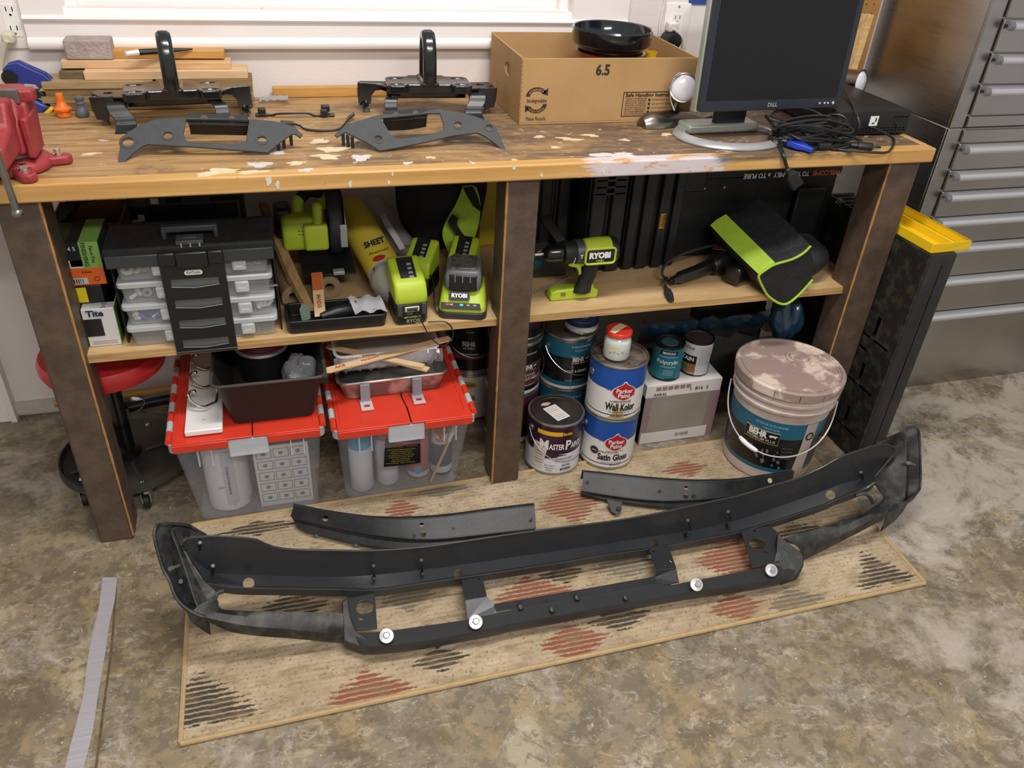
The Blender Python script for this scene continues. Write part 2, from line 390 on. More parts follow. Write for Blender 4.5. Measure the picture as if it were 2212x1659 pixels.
# ================================================================== the setting
WY = .625
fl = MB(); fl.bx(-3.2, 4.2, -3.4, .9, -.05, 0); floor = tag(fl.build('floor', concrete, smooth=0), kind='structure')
jt = MB(); jl = smoothline([P(p, q, z=.0004) for p, q in [(248, 1270), (238, 1400), (222, 1520), (204, 1659), (190, 1740)]], 5)
jt.strip(jl, [p+V(.005, 0, 0) for p in jl]); jt.build('expansion_joint', M('joint_dirt', '#5c4a33', .8, var=.3, vscale=60), floor)
wb = MB()
wx0, wx1, wz0 = -.612, .638, 1.112
wb.bx(-3.2, wx0, WY, WY+.14, 0, 2.7); wb.bx(wx1, 4.2, WY, WY+.14, 0, 2.7); wb.bx(wx0, wx1, WY, WY+.14, 0, wz0); wb.bx(wx0, wx1, WY, WY+.14, 2.2, 2.7)
wall = tag(wb.build('wall_back', white_wall, smooth=0), kind='structure')
# window: casing with mouldings, stool and pane
win = thing('window_1', None, None, (0, WY, wz0)); win['kind'] = 'structure'
iv = inv_of((0, WY, wz0))
def moulding(x0, x1):
    prof = [(0, 1.024), (-.022, 1.024), (-.026, 1.03), (-.026, 1.041), (-.021, 1.047), (-.018, 1.05), (-.018, 1.082), (-.024, 1.086), (-.026, 1.091), (-.02, 1.097), (-.008, 1.103), (-.004, wz0), (0, wz0)]
    m = MB(); m.loft([[V(x, WY+a, b) for a, b in prof] for x in (x0, x1)]); return m
moulding(-.70, .80).build('apron', white_trim, win, inv=iv)
m = MB(); m.bx(-.70, wx0, WY-.0178, WY, 1.04, 2.2); m.build('side_casing', white_trim, win, inv=iv)
m = MB(); m.bx(wx1, .80, WY-.0178, WY, 1.04, 2.2); m.build('side_casing', white_trim, win, inv=iv)
m = MB(); m.bx(wx0, wx1, WY-.004, WY+.10, wz0-.012, wz0+.002)
m.build('stool', M('dirty_sill', '#efe8e4', .5, col2='#6f6255', vscale=14, thr=(.63, .74)), win, inv=iv)
for x in (wx0+.012, wx1-.012):
    m = MB(); m.bx(x-.012, x+.012, WY+.03, WY+.1, wz0, 2.2); m.build('jamb', white_trim, win, inv=iv)
m = MB(); m.bx(wx0+.02, wx1-.02, WY+.06, WY+.09, wz0, wz0+.05); m.build('sash_rail', white_trim, win, inv=iv, bevel=.004)
m = MB(); m.bx(wx0+.02, wx1-.02, WY+.072, WY+.076, wz0+.05, 2.2); m.build('pane', M('window_glass', '#c9d3da', .05, trans=.9), win, inv=iv)
# wall panel trim low on the left
s = MB(); s.bx(-1.30, -1.0, WY-.03, WY, 0, .87); tag(s.build('trim_1', white_wall, bevel=.003), kind='structure')
s = MB(); s.bx(-1.0, -.985, WY-.034, WY, 0, .87); tag(s.build('trim_2', white_wall), kind='structure')
s = MB(); s.bx(-.985, 1.62, WY-.012, WY, .012, .05); tag(s.build('baseboard_back', M('worn_baseboard', '#d9cfc7', .6, col2='#c3b6aa', vscale=9)), kind='structure')
# electrical outlets
def outlet(name, label, x, z, grp):
    t = thing(name, label, 'outlet', (x, WY, z))
    m = MB(); m.prism(rrect(.078, .122, .006), .006, (V(0, 0, 0), V(1, 0, 0), V(0, 0, 1), V(0, -1, 0))); m.build('cover_plate', white_trim, t, bevel=.002)
    cp = t.children[-1] if t.children else None
    m = MB(); m.prism(rrect(.034, .068, .004), .0075, (V(0, 0, 0), V(1, 0, 0), V(0, 0, 1), V(0, -1, 0))); rc = m.build('receptacle', M('outlet_face', '#efece9', .4), t); hole = MB()
    for dz in (.02, -.02):
        for dx in (-.0065, .0065):
            hole.bx(dx-.0012, dx+.0012, -.02, -.0005, dz-.001, dz+.009)
        hole.cyl((0, -.0005, dz-.008), (0, -.02, dz-.008), .0028, 10)
    for part_ in (rc, cp): cut(part_, [hole.build('cutter', blk_dk, t)])
    m = MB(); m.cyl((0, -.006, .052), (0, -.0072, .052), .0035, 10); m.build('screw', silver, t)
    return t
oc = P(25, 45, y=WY-.01)
outlet('wall_outlet', 'white wall outlet with a beige plug above the blue clamp', oc.x, oc.z, None)
beige = M('beige_plastic', '#cfc6b2', .5)
t = thing('power_plug', 'beige power plug and cord in the outlet above the blue clamp', 'plug', (oc.x-.002, WY-.012, oc.z-.024)); iv = inv_of(t.location)
q = P(18, 82, y=WY-.035)
m = MB(); m.box((q.x, WY-.03, q.z), (.026, .036, .026)); m.build('plug_body', beige, t, inv=iv, bevel=.006)
m = MB(); m.tube(smoothline([P(14, 88, y=WY-.05), P(8, 110, y=WY-.045), P(2, 150, y=WY-.04), P(8, 175, y=WY-.05), P(25, 215, y=WY-.06)], 6), .0055); m.build('cord', beige, t, inv=iv)
oc = P(1462, 58, y=WY-.01)
outlet('wall_outlet', 'white wall outlet with white and black plugs between box and monitor', oc.x, oc.z, None)
wcord = M('white_cord', '#e5dfda', .5)
t = thing('power_plug', 'white plug and cord in the outlet behind the monitor', 'plug', (oc.x, WY-.01, oc.z)); iv = inv_of(t.location)
q = P(1452, 58, y=WY-.03); m = MB(); m.box((q.x, WY-.028, q.z), (.03, .032, .028)); m.build('plug_body', wcord, t, inv=iv, bevel=.006)
m = MB(); m.tube(smoothline([P(1455, 62, y=WY-.05), P(1466, 72, y=WY-.05), P(1474, 85, y=WY-.045), P(1474, 102, y=WY-.04), P(1478, 130, y=WY-.03)], 6), .004); m.build('cord', wcord, t, inv=iv)
q = P(1452, 88, y=WY-.04); t = thing('power_adapter', 'round black power adapter plugged in below the white plug', 'adapter', q)
m = MB(); m.lathe([(.021, .034), (.024, .02), (.025, 0), (.022, -.014), (.012, -.018)], 24, axis=(0, 1, 0)); m.build('adapter_body', blk, t); m = MB(); m.tube([V(0, -.015, -.005), V(.004, -.03, -.03), V(.006, -.02, -.06)], .003); m.build('cord', blk, t)
t = MB(); a = [P(x, y, y=WY-.006) for x, y in [(1436, 0), (1432, 20), (1426, 50), (1424, 78)]]; t.tube(smoothline([a[0]+V(0, 0, .2)]+a, 5), .0035)
tag(t.build('wall_cable', wcord), 'thin white cable running down the wall right of the window', 'cable')
q0 = P(1488, 9, y=WY-.004); m = MB(); m.bx(q0.x, q0.x+.08, WY-.004, WY, q0.z, q0.z+.05); tag(m.build('painters_tape', M('blue_tape', '#2f4c9c', .55)), 'blue tape square stuck on the wall behind the monitor', 'tape')
# pegboard with holes, right of the monitor
pb0, pb1 = 1.30, 1.60; t = thing('pegboard', 'brown pegboard panel with rows of holes behind the monitor', 'pegboard', (pb0, WY-.03, .95)); t0 = t.location
hol = []
for i in range(11):
    for j in range(12): hol.append(circ((.022+i*.0254, 0, .02+j*.0254), .0034, (1, 0, 0), (0, 0, 1), 8))
plate([V(0, 0, 0), V(pb1-pb0, 0, 0), V(pb1-pb0, 0, .45), V(0, 0, .45)], hol, 'panel', M('hardboard', '#a87a45', .6, var=.08, vscale=12), t, .005)
m = MB(); m.bx(0, .3, .006, .03, -.02, 0); m.bx(0, .02, .006, .03, 0, .45); m.build('batten', wood_weather, t)
m = MB(); m.bx(.06, .2, -.03, -.004, .06, .10); m.build('yellow_bin', M('yellow_plastic', '#e0a91f', .45), t, bevel=.004)
# plank leaning between bench and cabinet
a = P(1868, 30, y=.52); b = P(1828, 160, y=.5); d = (b-a); bb = a+d*3.2
m = MB(); R = Matrix((V(.035, 0, 0).normalized(), V(0, 1, 0), -d.normalized())).transposed()
u = V(0, 1, 0).cross(d.normalized()).normalized(); vv = d.normalized().cross(u)
m.loft([[p-u*.009-vv*.03, p+u*.009-vv*.03, p+u*.009+vv*.03, p-u*.009+vv*.03] for p in (a, a+d*1.4)])
tag(m.build('wood_plank', wood_light, bevel=.001), 'pale plank leaning between pegboard and stainless cabinet', 'plank')
# ================================================================== workbench
HT = .91; XR = 1.405; XL = -1.35
t = thing('workbench', 'long wooden workbench with golden edge, brown legs and plywood shelf', 'workbench', (0, 0, 0)); bench = t
m = MB(); m.bx(XL, XR, .036, .60, HT-.03, HT-.001); m.build('top_panel', bench_top, t)
m = MB(); m.bx(XL, XR, 0, .036, HT-.0357, HT); m.build('front_edge', [bench_edge], t, bevel=.004)
m = MB(); m.bx(XR-.02, XR+.001, .036, .60, HT-.0357, HT); m.build('end_edge', bench_edge, t, bevel=.003)
m = MB(); m.bx(-.165, XR, .588, .612, HT-.001, HT+.024); m.build('back_strip', wood_gold, t, bevel=.002)
for x0, x1 in ((-.692, -.614), (.3005, .3775), (1.2922, 1.385)):
    m = MB(); m.bx(x0, x1, .015, .104, 0 if x0 < 0 else .0098, HT-.034); lg = m.build('leg', leg_paint, t, bevel=.006)
    for xx in ((x1,) if x0 < 0 else (x0,)):
        m = MB(); sgn = -1 if xx == x1 else 1
        pts = [V(xx+sgn*.001, .0158, z) for z in [.012+i*.862/60 for i in range(61)]]
        m.tube(pts, [.0021+.0013*random.random() for _ in pts], 6); m.build('worn_corner', bare_edge, lg)
m = MB(); m.bx(-.69, 1.36, .045, .60, .495, .515, 0)
sh = m.build('shelf', ply, t)
m = MB(); m.bx(-.69, 1.36, .0435, .0452, .4955, .5145); m.build('shelf_edge', ply_edge, sh)
# paint on the bench top: splats are thin real films
cream = M('dried_cream_paint', '#d8c8a4', .5, var=.06, vscale=40); wpaint = M('dried_white_paint', '#cfcac6', .5, var=.06, vscale=40)
def splat(cx, cy, r, mat, k=1.6, rough=.5, n=22, ang=0):
    m = MB(); ph = [random.uniform(0, 6.28) for _ in range(4)]; pts = []
    for i in range(n):
        a = 2*PI*i/n; rr = r*(1+rough*(.5*math.sin(2*a+ph[0])+.45*math.sin(3*a+ph[1])+.35*math.sin(5*a+ph[2])+.25*math.sin(8*a+ph[3])))
        x, y = rr*k*math.cos(a), rr*math.sin(a); pts.append(V(cx+x*math.cos(ang)-y*math.sin(ang), cy+x*math.sin(ang)+y*math.cos(ang), 0))
    zt = HT-.0002 if cy > .036 else HT+.0006
    m.prism([(p.x, p.y) for p in pts], zt+.0004, h0=zt-.0008); m.build('paint_splatter', mat, bench, smooth=0)
for px, py, r, mt, k in [(470, 372, .017, cream, 2.2), (720, 322, .02, cream, 1.4), (705, 338, .014, cream, 2), (780, 340, .016, wpaint, 1.5), (690, 305, .012, cream, 2), (560, 355, .012, wpaint, 2.4), (640, 352, .009, cream, 2),
     (755, 308, .016, cream, 1.3), (930, 340, .007, cream, 1.3), (1020, 352, .007, wpaint, .6), (195, 332, .006, cream, 3), (222, 303, .003, wpaint, 3), (1110, 345, .006, cream, .8), (1165, 295, .008, cream, 1.5),
     (1230, 300, .01, cream, 2.6), (1275, 292, .009, cream, 2), (1350, 302, .007, cream, 1.6), (1330, 335, .02, wpaint, 2.2), (1440, 290, .008, cream, 2), (1200, 318, .006, cream, 2), (600, 330, .008, wpaint, 2), (660, 368, .008, wpaint, 2), (545, 372, .01, cream, 2.4), (880, 352, .006, wpaint, 2)]:
    q = P(px, py, z=HT); splat(q.x, q.y, r, mt, k, ang=random.uniform(-.3, .3))
# drips on the front edge
for px, py, r in [(580, 392, .008), (600, 400, .006), (757, 398, .005), (840, 395, .004), (848, 377, .003), (1110, 362, .005), (1170, 378, .004), (1305, 370, .006)]:
    q = P(px, py, y=-.001); m = MB(); ph = random.random()*6
    m.prism([(q.x+r*.7*math.cos(a)*(1+.3*math.sin(3*a+ph)), q.z+r*1.3*math.sin(a)*(1+.3*math.sin(2*a+ph))) for a in [i*PI/6 for i in range(12)]], .0008, (V(0, .0, 0), V(1, 0, 0), V(0, 0, 1), V(0, -1, 0)), h0=-.001); m.build('paint_drip', wpaint, bench, smooth=0)
# ================================================================== bench vise
vred = M('vise_red', '#8c2429', .5, col2='#9d383b', vscale=14, bump=.1, bscale=200)
viron = M('worn_iron', '#7d7a74', .5, .7, var=.2, vscale=30)
vx, vy = -.668, .105
t = thing('bench_vise', 'red cast iron bench vise bolted at the bench end', 'vise', (vx, vy, HT))
m = MB(); m.lathe([(.072, 0), (.074, .012), (.066, .022), (.05, .026)], 32)
for a, r in ((10, .1), (-62, .108), (118, .1), (190, .1)):
    ca, sa = math.cos(math.radians(a)), math.sin(math.radians(a))
    m.prism([(.03*ca-.022*sa, .03*sa+.022*ca), (.03*ca+.022*sa, .03*sa-.022*ca), (r*ca+.014*sa, r*sa-.014*ca), ((r+.008)*ca, (r+.008)*sa), (r*ca-.014*sa, r*sa+.014*ca)], .017)
m.build('base', vred, t, bevel=.004)
for a, r in ((10, .083), (-62, .085)):
    c = V(r*math.cos(math.radians(a)), r*math.sin(math.radians(a)), .017); m = MB(); m.lathe([(.009, 0), (.009, .003), (.0065, .003), (.0065, .012), (.004, .013)], 8, c); m.build('bolt', chrome, t)
m = MB(); m.lathe([(.047, .024), (.052, .03), (.05, .04)], 28); m.build('swivel_plate', viron, t)
m = MB()   # fixed body: cast web that flares up to the jaw
side = [(-.055, .038), (.06, .038), (.064, .07), (.072, .112), (.07, .14), (-.02, .14), (-.03, .11), (-.05, .09)]
m.prism(side, .045, (V(0, 0, 0), V(0, 1, 0), V(0, 0, 1), V(1, 0, 0)), h0=-.045)
m.build('fixed_body', vred, t, bevel=.008, seg=3)
m = MB(); m.bx(.045, .06, -.05, .03, .03, .105); m.prism([(-.04, .03), (.035, .03), (.055, .1), (.03, .125), (-.02, .125)], .058, (V(0, 0, 0), V(0, 1, 0), V(0, 0, 1), V(1, 0, 0)), h0=.04)
m.build('side_web', vred, t, bevel=.005)
m = MB(); m.bx(-.09, .072, -.012, .02, .122, .146); m.build('fixed_jaw', vred, t, bevel=.005)
m = MB(); m.bx(-.09, .05, -.022, -.013, .124, .149); m.build('jaw_plate', viron, t, bevel=.001)
m = MB(); m.prism([(-.17, .045), (-.035, .045), (-.03, .14), (-.07, .14), (-.09, .1), (-.165, .085)], .04, (V(0, 0, 0), V(0, 1, 0), V(0, 0, 1), V(1, 0, 0)), h0=-.05); m.build('moving_jaw', vred, t, bevel=.008, seg=3)
m = MB(); m.cyl((-.01, -.215, .065), (-.01, -.05, .065), .014, 20); m.build('screw', viron, t)
iv = inv_of((vx, vy, HT)); hb = P(38, 461, y=-.1); ha = P(-28, 270, y=-.1)
m = MB(); m.cyl(ha, hb, .0062, 14); m.ball(hb, .0095); m.ball(ha, .0095); m.build('handle_bar', M('vise_handle', '#8f8d88', .3, .9, var=.1, vscale=30), t, inv=iv)
# ================================================================== bar clamp
cblue = M('clamp_blue', '#2a3788', .42, var=.08, vscale=20); cyel = M('clamp_yellow', '#e3b52a', .5)
yc = .51
t = thing('bar_clamp', 'blue and yellow bar clamp beside the scrap wood', 'clamp', V(-.70, yc, HT)); iv = inv_of(t.location)
def pxpoly(pts, y): return [P(a, b, y=y) for a, b in pts]
def slab(pts, y, th, name, mat, par, iv, bevel=.002, dirn=V(0, 1, 0)):
    m = MB(); A = pxpoly(pts, y); m.loft([A, [p+dirn*th for p in A]]); return m.build(name, mat, par, inv=iv, bevel=bevel)
up = [(5, 150), (14, 141), (36, 136), (50, 143), (95, 163), (112, 178), (120, 177), (100, 188), (88, 196), (76, 183), (55, 181), (40, 185), (12, 184), (8, 172)]
slab(up, yc, .012, 'upper_jaw', cblue, t, iv, .003); slab([(p[0]+4, p[1]-5) for p in up], yc+.022, .012, 'upper_jaw', cblue, t, iv, .003)
slab([(26, 145), (50, 150), (98, 178), (80, 183), (30, 178)], yc+.008, .018, 'jaw_web', cblue, t, iv)
c = P(21, 167, y=yc); m = MB(); m.lathe([(.016, .006), (.016, 0), (.013, -.002)], 20, c, (0, -1, 0)); m.bx(c.x-.012, c.x+.012, c.y-.0078, c.y-.005, c.z-.0015, c.z+.0015); m.build('pivot_screw', blk, t, inv=iv)
slab([(83, 197), (92, 188), (108, 192), (104, 200)], yc-.002, .03, 'jaw_pad', cyel, t, iv)
slab([(24, 184), (48, 184), (56, 208), (28, 210)], yc+.006, .01, 'bar', M('clamp_bar', '#2a2b2d', .4, .5), t, iv, .001)
low = [(25, 212), (40, 208), (62, 211), (90, 225), (106, 233), (94, 240), (88, 250), (76, 257), (62, 240), (45, 226)]
slab(low, yc-.02, .014, 'lower_jaw', cblue, t, iv, .004); slab([(a+6, b-2) for a, b in low], yc+.012, .014, 'lower_jaw', cblue, t, iv, .004)
slab([(74, 262), (88, 252), (96, 243), (108, 232), (116, 236), (112, 242), (104, 254), (96, 266), (78, 268)], yc-.022, .05, 'lower_pad', cyel, t, iv, .004)
slab([(72, 195), (84, 196), (98, 206), (96, 214), (76, 212)], yc-.004, .02, 'trigger', blk, t, iv)
# orange and grey plugs
og = M('orange_plastic', '#e8731d', .45); gg = M('grey_plug_plastic', '#5b6068', .5)
q = P(137, 254, z=HT); t = thing('plug_fitting', 'small orange plastic plug fitting with flared collar', 'plug', q+V(0, .012, 0))
m = MB(); m.lathe([(.0145, 0), (.0145, .012), (.013, .013)], 24); m.build('base', og, t, bevel=.001)
m = MB(); m.lathe([(.0185, .013), (.0195, .018), (.012, .023), (.0085, .034), (.0085, .036)], 8); m.build('collar', og, t); m = MB(); m.lathe([(.0075, .034), (.0085, .045), (.0075, .05), (.004, .051)], 20); m.build('tip', og, t)
q = P(178, 254, z=HT); t = thing('plug_fitting', 'small grey plastic plug fitting with ringed neck', 'plug', q+V(0, .012, 0))
m = MB(); m.lathe([(.013, 0), (.0145, .004), (.014, .012), (.009, .02)], 24); m.build('base', gg, t)
m = MB(); m.lathe([(.0085, .018), (.0075, .026), (.0095, .028), (.0095, .031), (.0075, .033), (.0095, .036), (.009, .043), (.006, .045)], 20); m.build('tip', gg, t)
# ================================================================== scrap wood pile, brick, marker
def board(px0, py0, px1, py1, y, depth, mat, label, name='wood_offcut', cat='wood offcut', rz=0, zlo=None, zhi=None, grp=None):
    a = P(px0, py1, y=y); b = P(px1, py0, y=y); z0 = a.z if zlo is None else zlo; z1 = b.z if zhi is None else zhi
    c = V((a.x+b.x)/2, y+depth/2, z0); m = MB(); m.box((0, 0, (z1-z0)/2), (b.x-a.x, depth, z1-z0)); o = m.build(name, mat, bevel=.0012); o.location = c; o.rotation_euler = (0, 0, rz)
    return tag(o, label, cat, grp)
y0 = .50
lev = [(HT, HT+.0155), (HT+.0158, HT+.0315), (HT+.0318, HT+.047), (HT+.0473, HT+.064)]
g1 = 'weathered boards at the bottom of the scrap pile'
board(112, 225, 545, 240, y0, .09, wood_weather, 'weathered board at the bottom of the scrap pile', grp=g1, zlo=lev[0][0], zhi=lev[0][1])
board(92, 212, 548, 226, y0+.004, .085, M('weathered_wood_b', '#7c6641', .75, col2='#a4895c', stretch=(3, 24, 24), vscale=3), 'weathered tan board resting on the bottom board of the pile', zlo=lev[1][0], zhi=lev[1][1])
board(100, 195, 540, 210, y0+.006, .08, M('weathered_wood_c', '#6a5434', .75, col2='#8f764a', stretch=(3, 28, 28), vscale=4), 'dark grained board third from the bottom of the scrap pile', zlo=lev[2][0], zhi=lev[2][1])
board(92, 182, 330, 195, y0+.003, .085, M('grey_tipped_wood', '#8f7a55', .7, col2='#b3966a', stretch=(3, 24, 24), vscale=3), 'grey-ended board on top of the weathered boards', zlo=lev[3][0], zhi=lev[3][1])
board(340, 185, 546, 197, y0+.01, .07, wood_weather, 'short weathered board under the pine offcuts', zlo=lev[3][0], zhi=lev[3][1])
zb = lev[3][1]+.0003
board(132, 162, 186, 177, y0+.03, .05, M('dark_block', '#5a4a33', .8, col2='#7e6a48', stretch=(3, 20, 20), vscale=4), 'short dark wooden block end beside the pine board', zlo=zb, zhi=zb+.016)
pine = M('pine', '#d3ac7e', .55, col2='#e2c199', stretch=(2, 16, 16), vscale=3)
board(184, 158, 535, 176, y0+.015, .07, pine, 'pale pine board above the weathered boards', zlo=zb, zhi=zb+.019)
board(362, 150, 500, 168, y0+.03, .06, M('pine_c', '#cfa06b', .55, col2='#dcb787', stretch=(2, 14, 14), vscale=4), 'short pine offcut with arched grain at the pile end', zlo=zb+.0193, zhi=zb+.034)
board(137, 138, 360, 158, y0+.045, .06, M('pine_b', '#d2a87c', .55, col2='#dfbb92', stretch=(2, 14, 14), vscale=3), 'long pinkish pine board under the brick', zlo=zb+.0193, zhi=zb+.037)
board(240, 112, 484, 137, y0+.06, .05, wood_gold, 'golden varnished board topmost on the scrap pile', zlo=zb+.0373, zhi=zb+.055, rz=-.03)
a = P(146, 138, y=y0+.05); b = P(238, 94, y=y0+.05)
m = MB(); m.box((0, 0, .022), (b.x-a.x, .055, .044)); o = m.build('brick', M('pink_brick', '#a08f8b', .85, col2='#b4a5a0', vscale=25, bump=.4, bscale=140), bevel=.004); o.location = V((a.x+b.x)/2, y0+.075, zb+.0373)
tag(o, 'pinkish grey brick piece resting on the scrap wood', 'brick')
za = zb+.0555
t = thing('utility_knife', 'black pointed scribe with a white end on the golden board', 'tool', V(-.40, y0+.07, za)); iv = inv_of(t.location)
a = P(271, 117, z=za+.004); b = P(300, 113, z=za+.004); c = P(416, 106, z=za+.004)
m = MB(); m.tube([a, b], [.0055, .0065], 8); m.build('white_end', white_p, t, inv=iv); m = MB(); m.tube([b, b.lerp(c, .4), c], [.007, .0065, .002], 8); m.build('handle', blk, t, inv=iv)
# ================================================================== tow hook brackets
gbl = M('glossy_cast_black', '#16191a', .16, coat=.5, var=.2, vscale=12, bump=.06, bscale=260)
def tow_hook(label, cx, cy, sg, rz, top):
    t = thing('tow_hook_bracket', label, 'tow hook', (cx, cy, HT), rz)
    X = lambda v: v*sg
    # cast mounting plate with four boss ears and slots
    zp = .066
    out = [(-.103, -.045), (-.098, -.052), (-.06, -.052), (-.052, -.036), (.052, -.036), (.06, -.052), (.098, -.052), (.103, -.045), (.103, .03), (.095, .042), (.05, .046), (.045, .056), (-.045, .056), (-.05, .046), (-.095, .042), (-.103, .03)]
    hs = []
    for hx, hy in ((-.08, -.036), (.08, -.036), (-.078, .024), (.078, .024)): hs.append(circ((X(hx), hy, zp), .017, (1, 0, 0), (0, 1, 0), 14, .0055))
    plate([V(X(a), b, zp) for a, b in out], hs, 'mounting_plate', top, t, .02, .004, off=0)
    # upright hook ring, seen edge-on
    path = [(-.038, .0), (-.04, .045), (-.034, .085), (-.018, .108), (.004, .112), (.024, .1), (.038, .06), (.045, .0)]
    sp = smoothline([V(0, a, zp+.004+b) for a, b in path], 6); m = MB(); rings = []
    for i, p in enumerate(sp):
        tn = (sp[min(len(sp)-1, i+1)]-sp[max(0, i-1)]).normalized(); nn = V(1, 0, 0).cross(tn)
        wd = .016; h = .011
        rings.append([p+V(wd*sx*(.6 if abs(sy) > .9 and False else 1), 0, 0)+nn*h*sy for sx, sy in ((-1, -.5), (-.55, -1), (.55, -1), (1, -.5), (1, .5), (.55, 1), (-.55, 1), (-1, .5))])
    m.loft(rings); m.build('hook_ring', gbl, t, bevel=.002)
    m = MB(); m.loft([[V(x, y, zp+.008) for x, y in ((-.024, -.05), (.024, -.05), (.03, .05), (-.03, .05))], [V(x, y, zp+.018) for x, y in ((-.017, -.044), (.017, -.044), (.018, .045), (-.018, .045))]]); m.build('ring_foot', top, t, bevel=.004)
    # stamped steel saddle: web, side arms and feet
    def ribbon(pts, wdir, wd, name):
        m = MB(); A = [V(X(p[0]), p[1], p[2]) for p in pts]; w_ = Vector((X(wdir[0]), wdir[1], wdir[2]))
        A = smoothline(A, 4); m.strip([p-w_*wd/2 for p in A], [p+w_*wd/2 for p in A]); return m.build(name, M('stamped_black', '#17191b', .32, var=.2, vscale=20), t, solid=.0045, bevel=.001)
    ribbon([(-.105, -.012, .058), (-.118, -.034, .052), (-.116, -.046, .036), (-.108, -.054, .026), (-.106, -.060, .012), (-.110, -.082, .003)], (1, 0, 0), .042, 'front_leg')
    ribbon([(.085, -.03, .052), (.095, -.052, .046), (.098, -.062, .03), (.094, -.066, .014), (.094, -.074, .004)], (1, 0, 0), .03, 'front_leg')
    outl = [(-.10, .035), (-.10, -.03), (-.125, -.026), (-.152, -.012), (-.166, .014), (-.16, .04)]
    plate([V(X(a), b, .062) for a, b in outl], [circ((X(-.134), .012, .062), .010, (1, 0, 0), (0, 1, 0), 12, .008)], 'side_arm', gbl, t, .004, .001)
    plate([V(X(a), -.02-.1*(a+.15), b) for a, b in ((-.172, .064), (-.122, .064), (-.125, .045), (-.138, .03), (-.14, .014), (-.165, .016), (-.17, .04))], [], 'side_flange', gbl, t, .006, .001); ribbon([(-.166, .012, .062), (-.171, .012, .055), (-.171, .012, .03)], (0, 1, 0), .05, 'side_flange')
    outl = [(.09, .045), (.165, .048), (.167, .02), (.15, .024), (.135, .02), (.118, .004), (.105, -.01), (.09, -.012)]
    plate([V(X(a), b, .062) for a, b in outl], [], 'side_arm', gbl, t, .004, .001)
    plate([V(X(a), .018, b) for a, b in ((.10, .064), (.17, .068), (.171, .018), (.14, .016), (.138, .036), (.128, .048), (.114, .05), (.10, .045))], [], 'side_flange', gbl, t, .006, .001); ribbon([(.168, .034, .062), (.171, .034, .05), (.171, .034, .03), (.168, .03, .018)], (0, 1, 0), .034, 'side_flange')
    ribbon([(.164, .0, .014), (.15, .018, .016), (.168, .03, .016)], (0, .6, .8), .012, 'flange_tab')
    for bx_, by_ in ((-.15, .0), (.152, .012)):
        m = MB(); m.lathe([(.0095, 0), (.0095, .0025), (.0075, .0035), (.0075, .008), (.0028, .008), (.0028, .024), (.002, .026)], 6, (X(bx_), by_, 0)); m.build('bolt', M('grey_bolt', '#6d6d6a', .4, .6), t)
    m = MB(); m.bx(-.10, .10, .02, .05, .028, .056); m.build('rear_web', gbl, t, bevel=.004)
    return t
tow_hook('glossy black tow hook bracket in front of the scrap wood', -.385, .40, 1, .10, gbl)
tow_hook('glossy black tow hook bracket beside the open cardboard box', .205, .425, -1, -.06, gbl)
# ================================================================== grey fascia trims
def fascia(label, A, holes, win, y_of, name='fascia_trim', sgn=1):
    n = V(0, -.62, .78).normalized(); o = V(0, .125, HT+.004)
    q = [PP(x, y, o, n) for x, y in A]
    c = sum(q, V(0, 0, 0))/len(q); c.z = HT
    t = thing(name, label, 'trim', c); iv = inv_of(c)
    u = V(1, 0, 0); v = n.cross(u)
    hs = [circ(PP(x, y, o, n), r, u, v, 14, r*.85) for x, y, r in holes]
    hs.append([PP(x, y, o, n) for x, y in win])
    plate(q, hs, 'face_panel', grey_plastic, t, .005, .0015, inv=iv, off=0)
    for h, (x, y, r) in zip(hs, holes):
        m = MB(); cc = PP(x, y, o, n); m.loft([circ(cc+n*.0035, r*1.05, u, v, 14), circ(cc+n*.0035, r*1.55, u, v, 14), circ(cc+n*.0005, r*1.65, u, v, 14)], caps=False); m.build('hole_collar', grey_plastic, t, inv=iv)
    return t, iv, o, n
LA = [(252, 384), (256, 345), (262, 300), (272, 290), (300, 272), (325, 262), (345, 258), (380, 255), (400, 254), (470, 256), (538, 258), (585, 262), (610, 266), (638, 276), (654, 292), (648, 299), (640, 292), (632, 290), (606, 308), (578, 331), (545, 328), (490, 324), (430, 319), (370, 316), (318, 313), (306, 318), (290, 330), (275, 345), (266, 362), (256, 383)]
tl, iv, o, n = fascia('grey plastic fascia trim with a worn hooked left end', LA, [(277, 308, .0105), (363, 294, .0085), (566, 303, .0085)], [(402, 259), (397, 290), (402, 304), (420, 309), (470, 312), (515, 312), (531, 306), (538, 262), (536, 260)], None)
RA = [(1098, 337), (1088, 314), (1078, 290), (1066, 270), (1048, 260), (1020, 250), (985, 241), (945, 236), (925, 239), (905, 246), (825, 248), (805, 252), (775, 262), (745, 272), (722, 292), (728, 298), (740, 290), (746, 287), (790, 308), (820, 327), (850, 322), (920, 308), (980, 294), (1030, 288), (1046, 295), (1063, 306), (1080, 321), (1092, 336)]
tr, iv2, o2, n2 = fascia('grey plastic fascia trim with its hooked end toward the cardboard box', RA, [(1056, 277, .0075), (989, 271, .008), (817, 301, .008)], [(823, 257), (835, 276), (846, 294), (860, 301), (900, 296), (945, 288), (958, 282), (956, 265), (950, 246), (930, 246)], None)
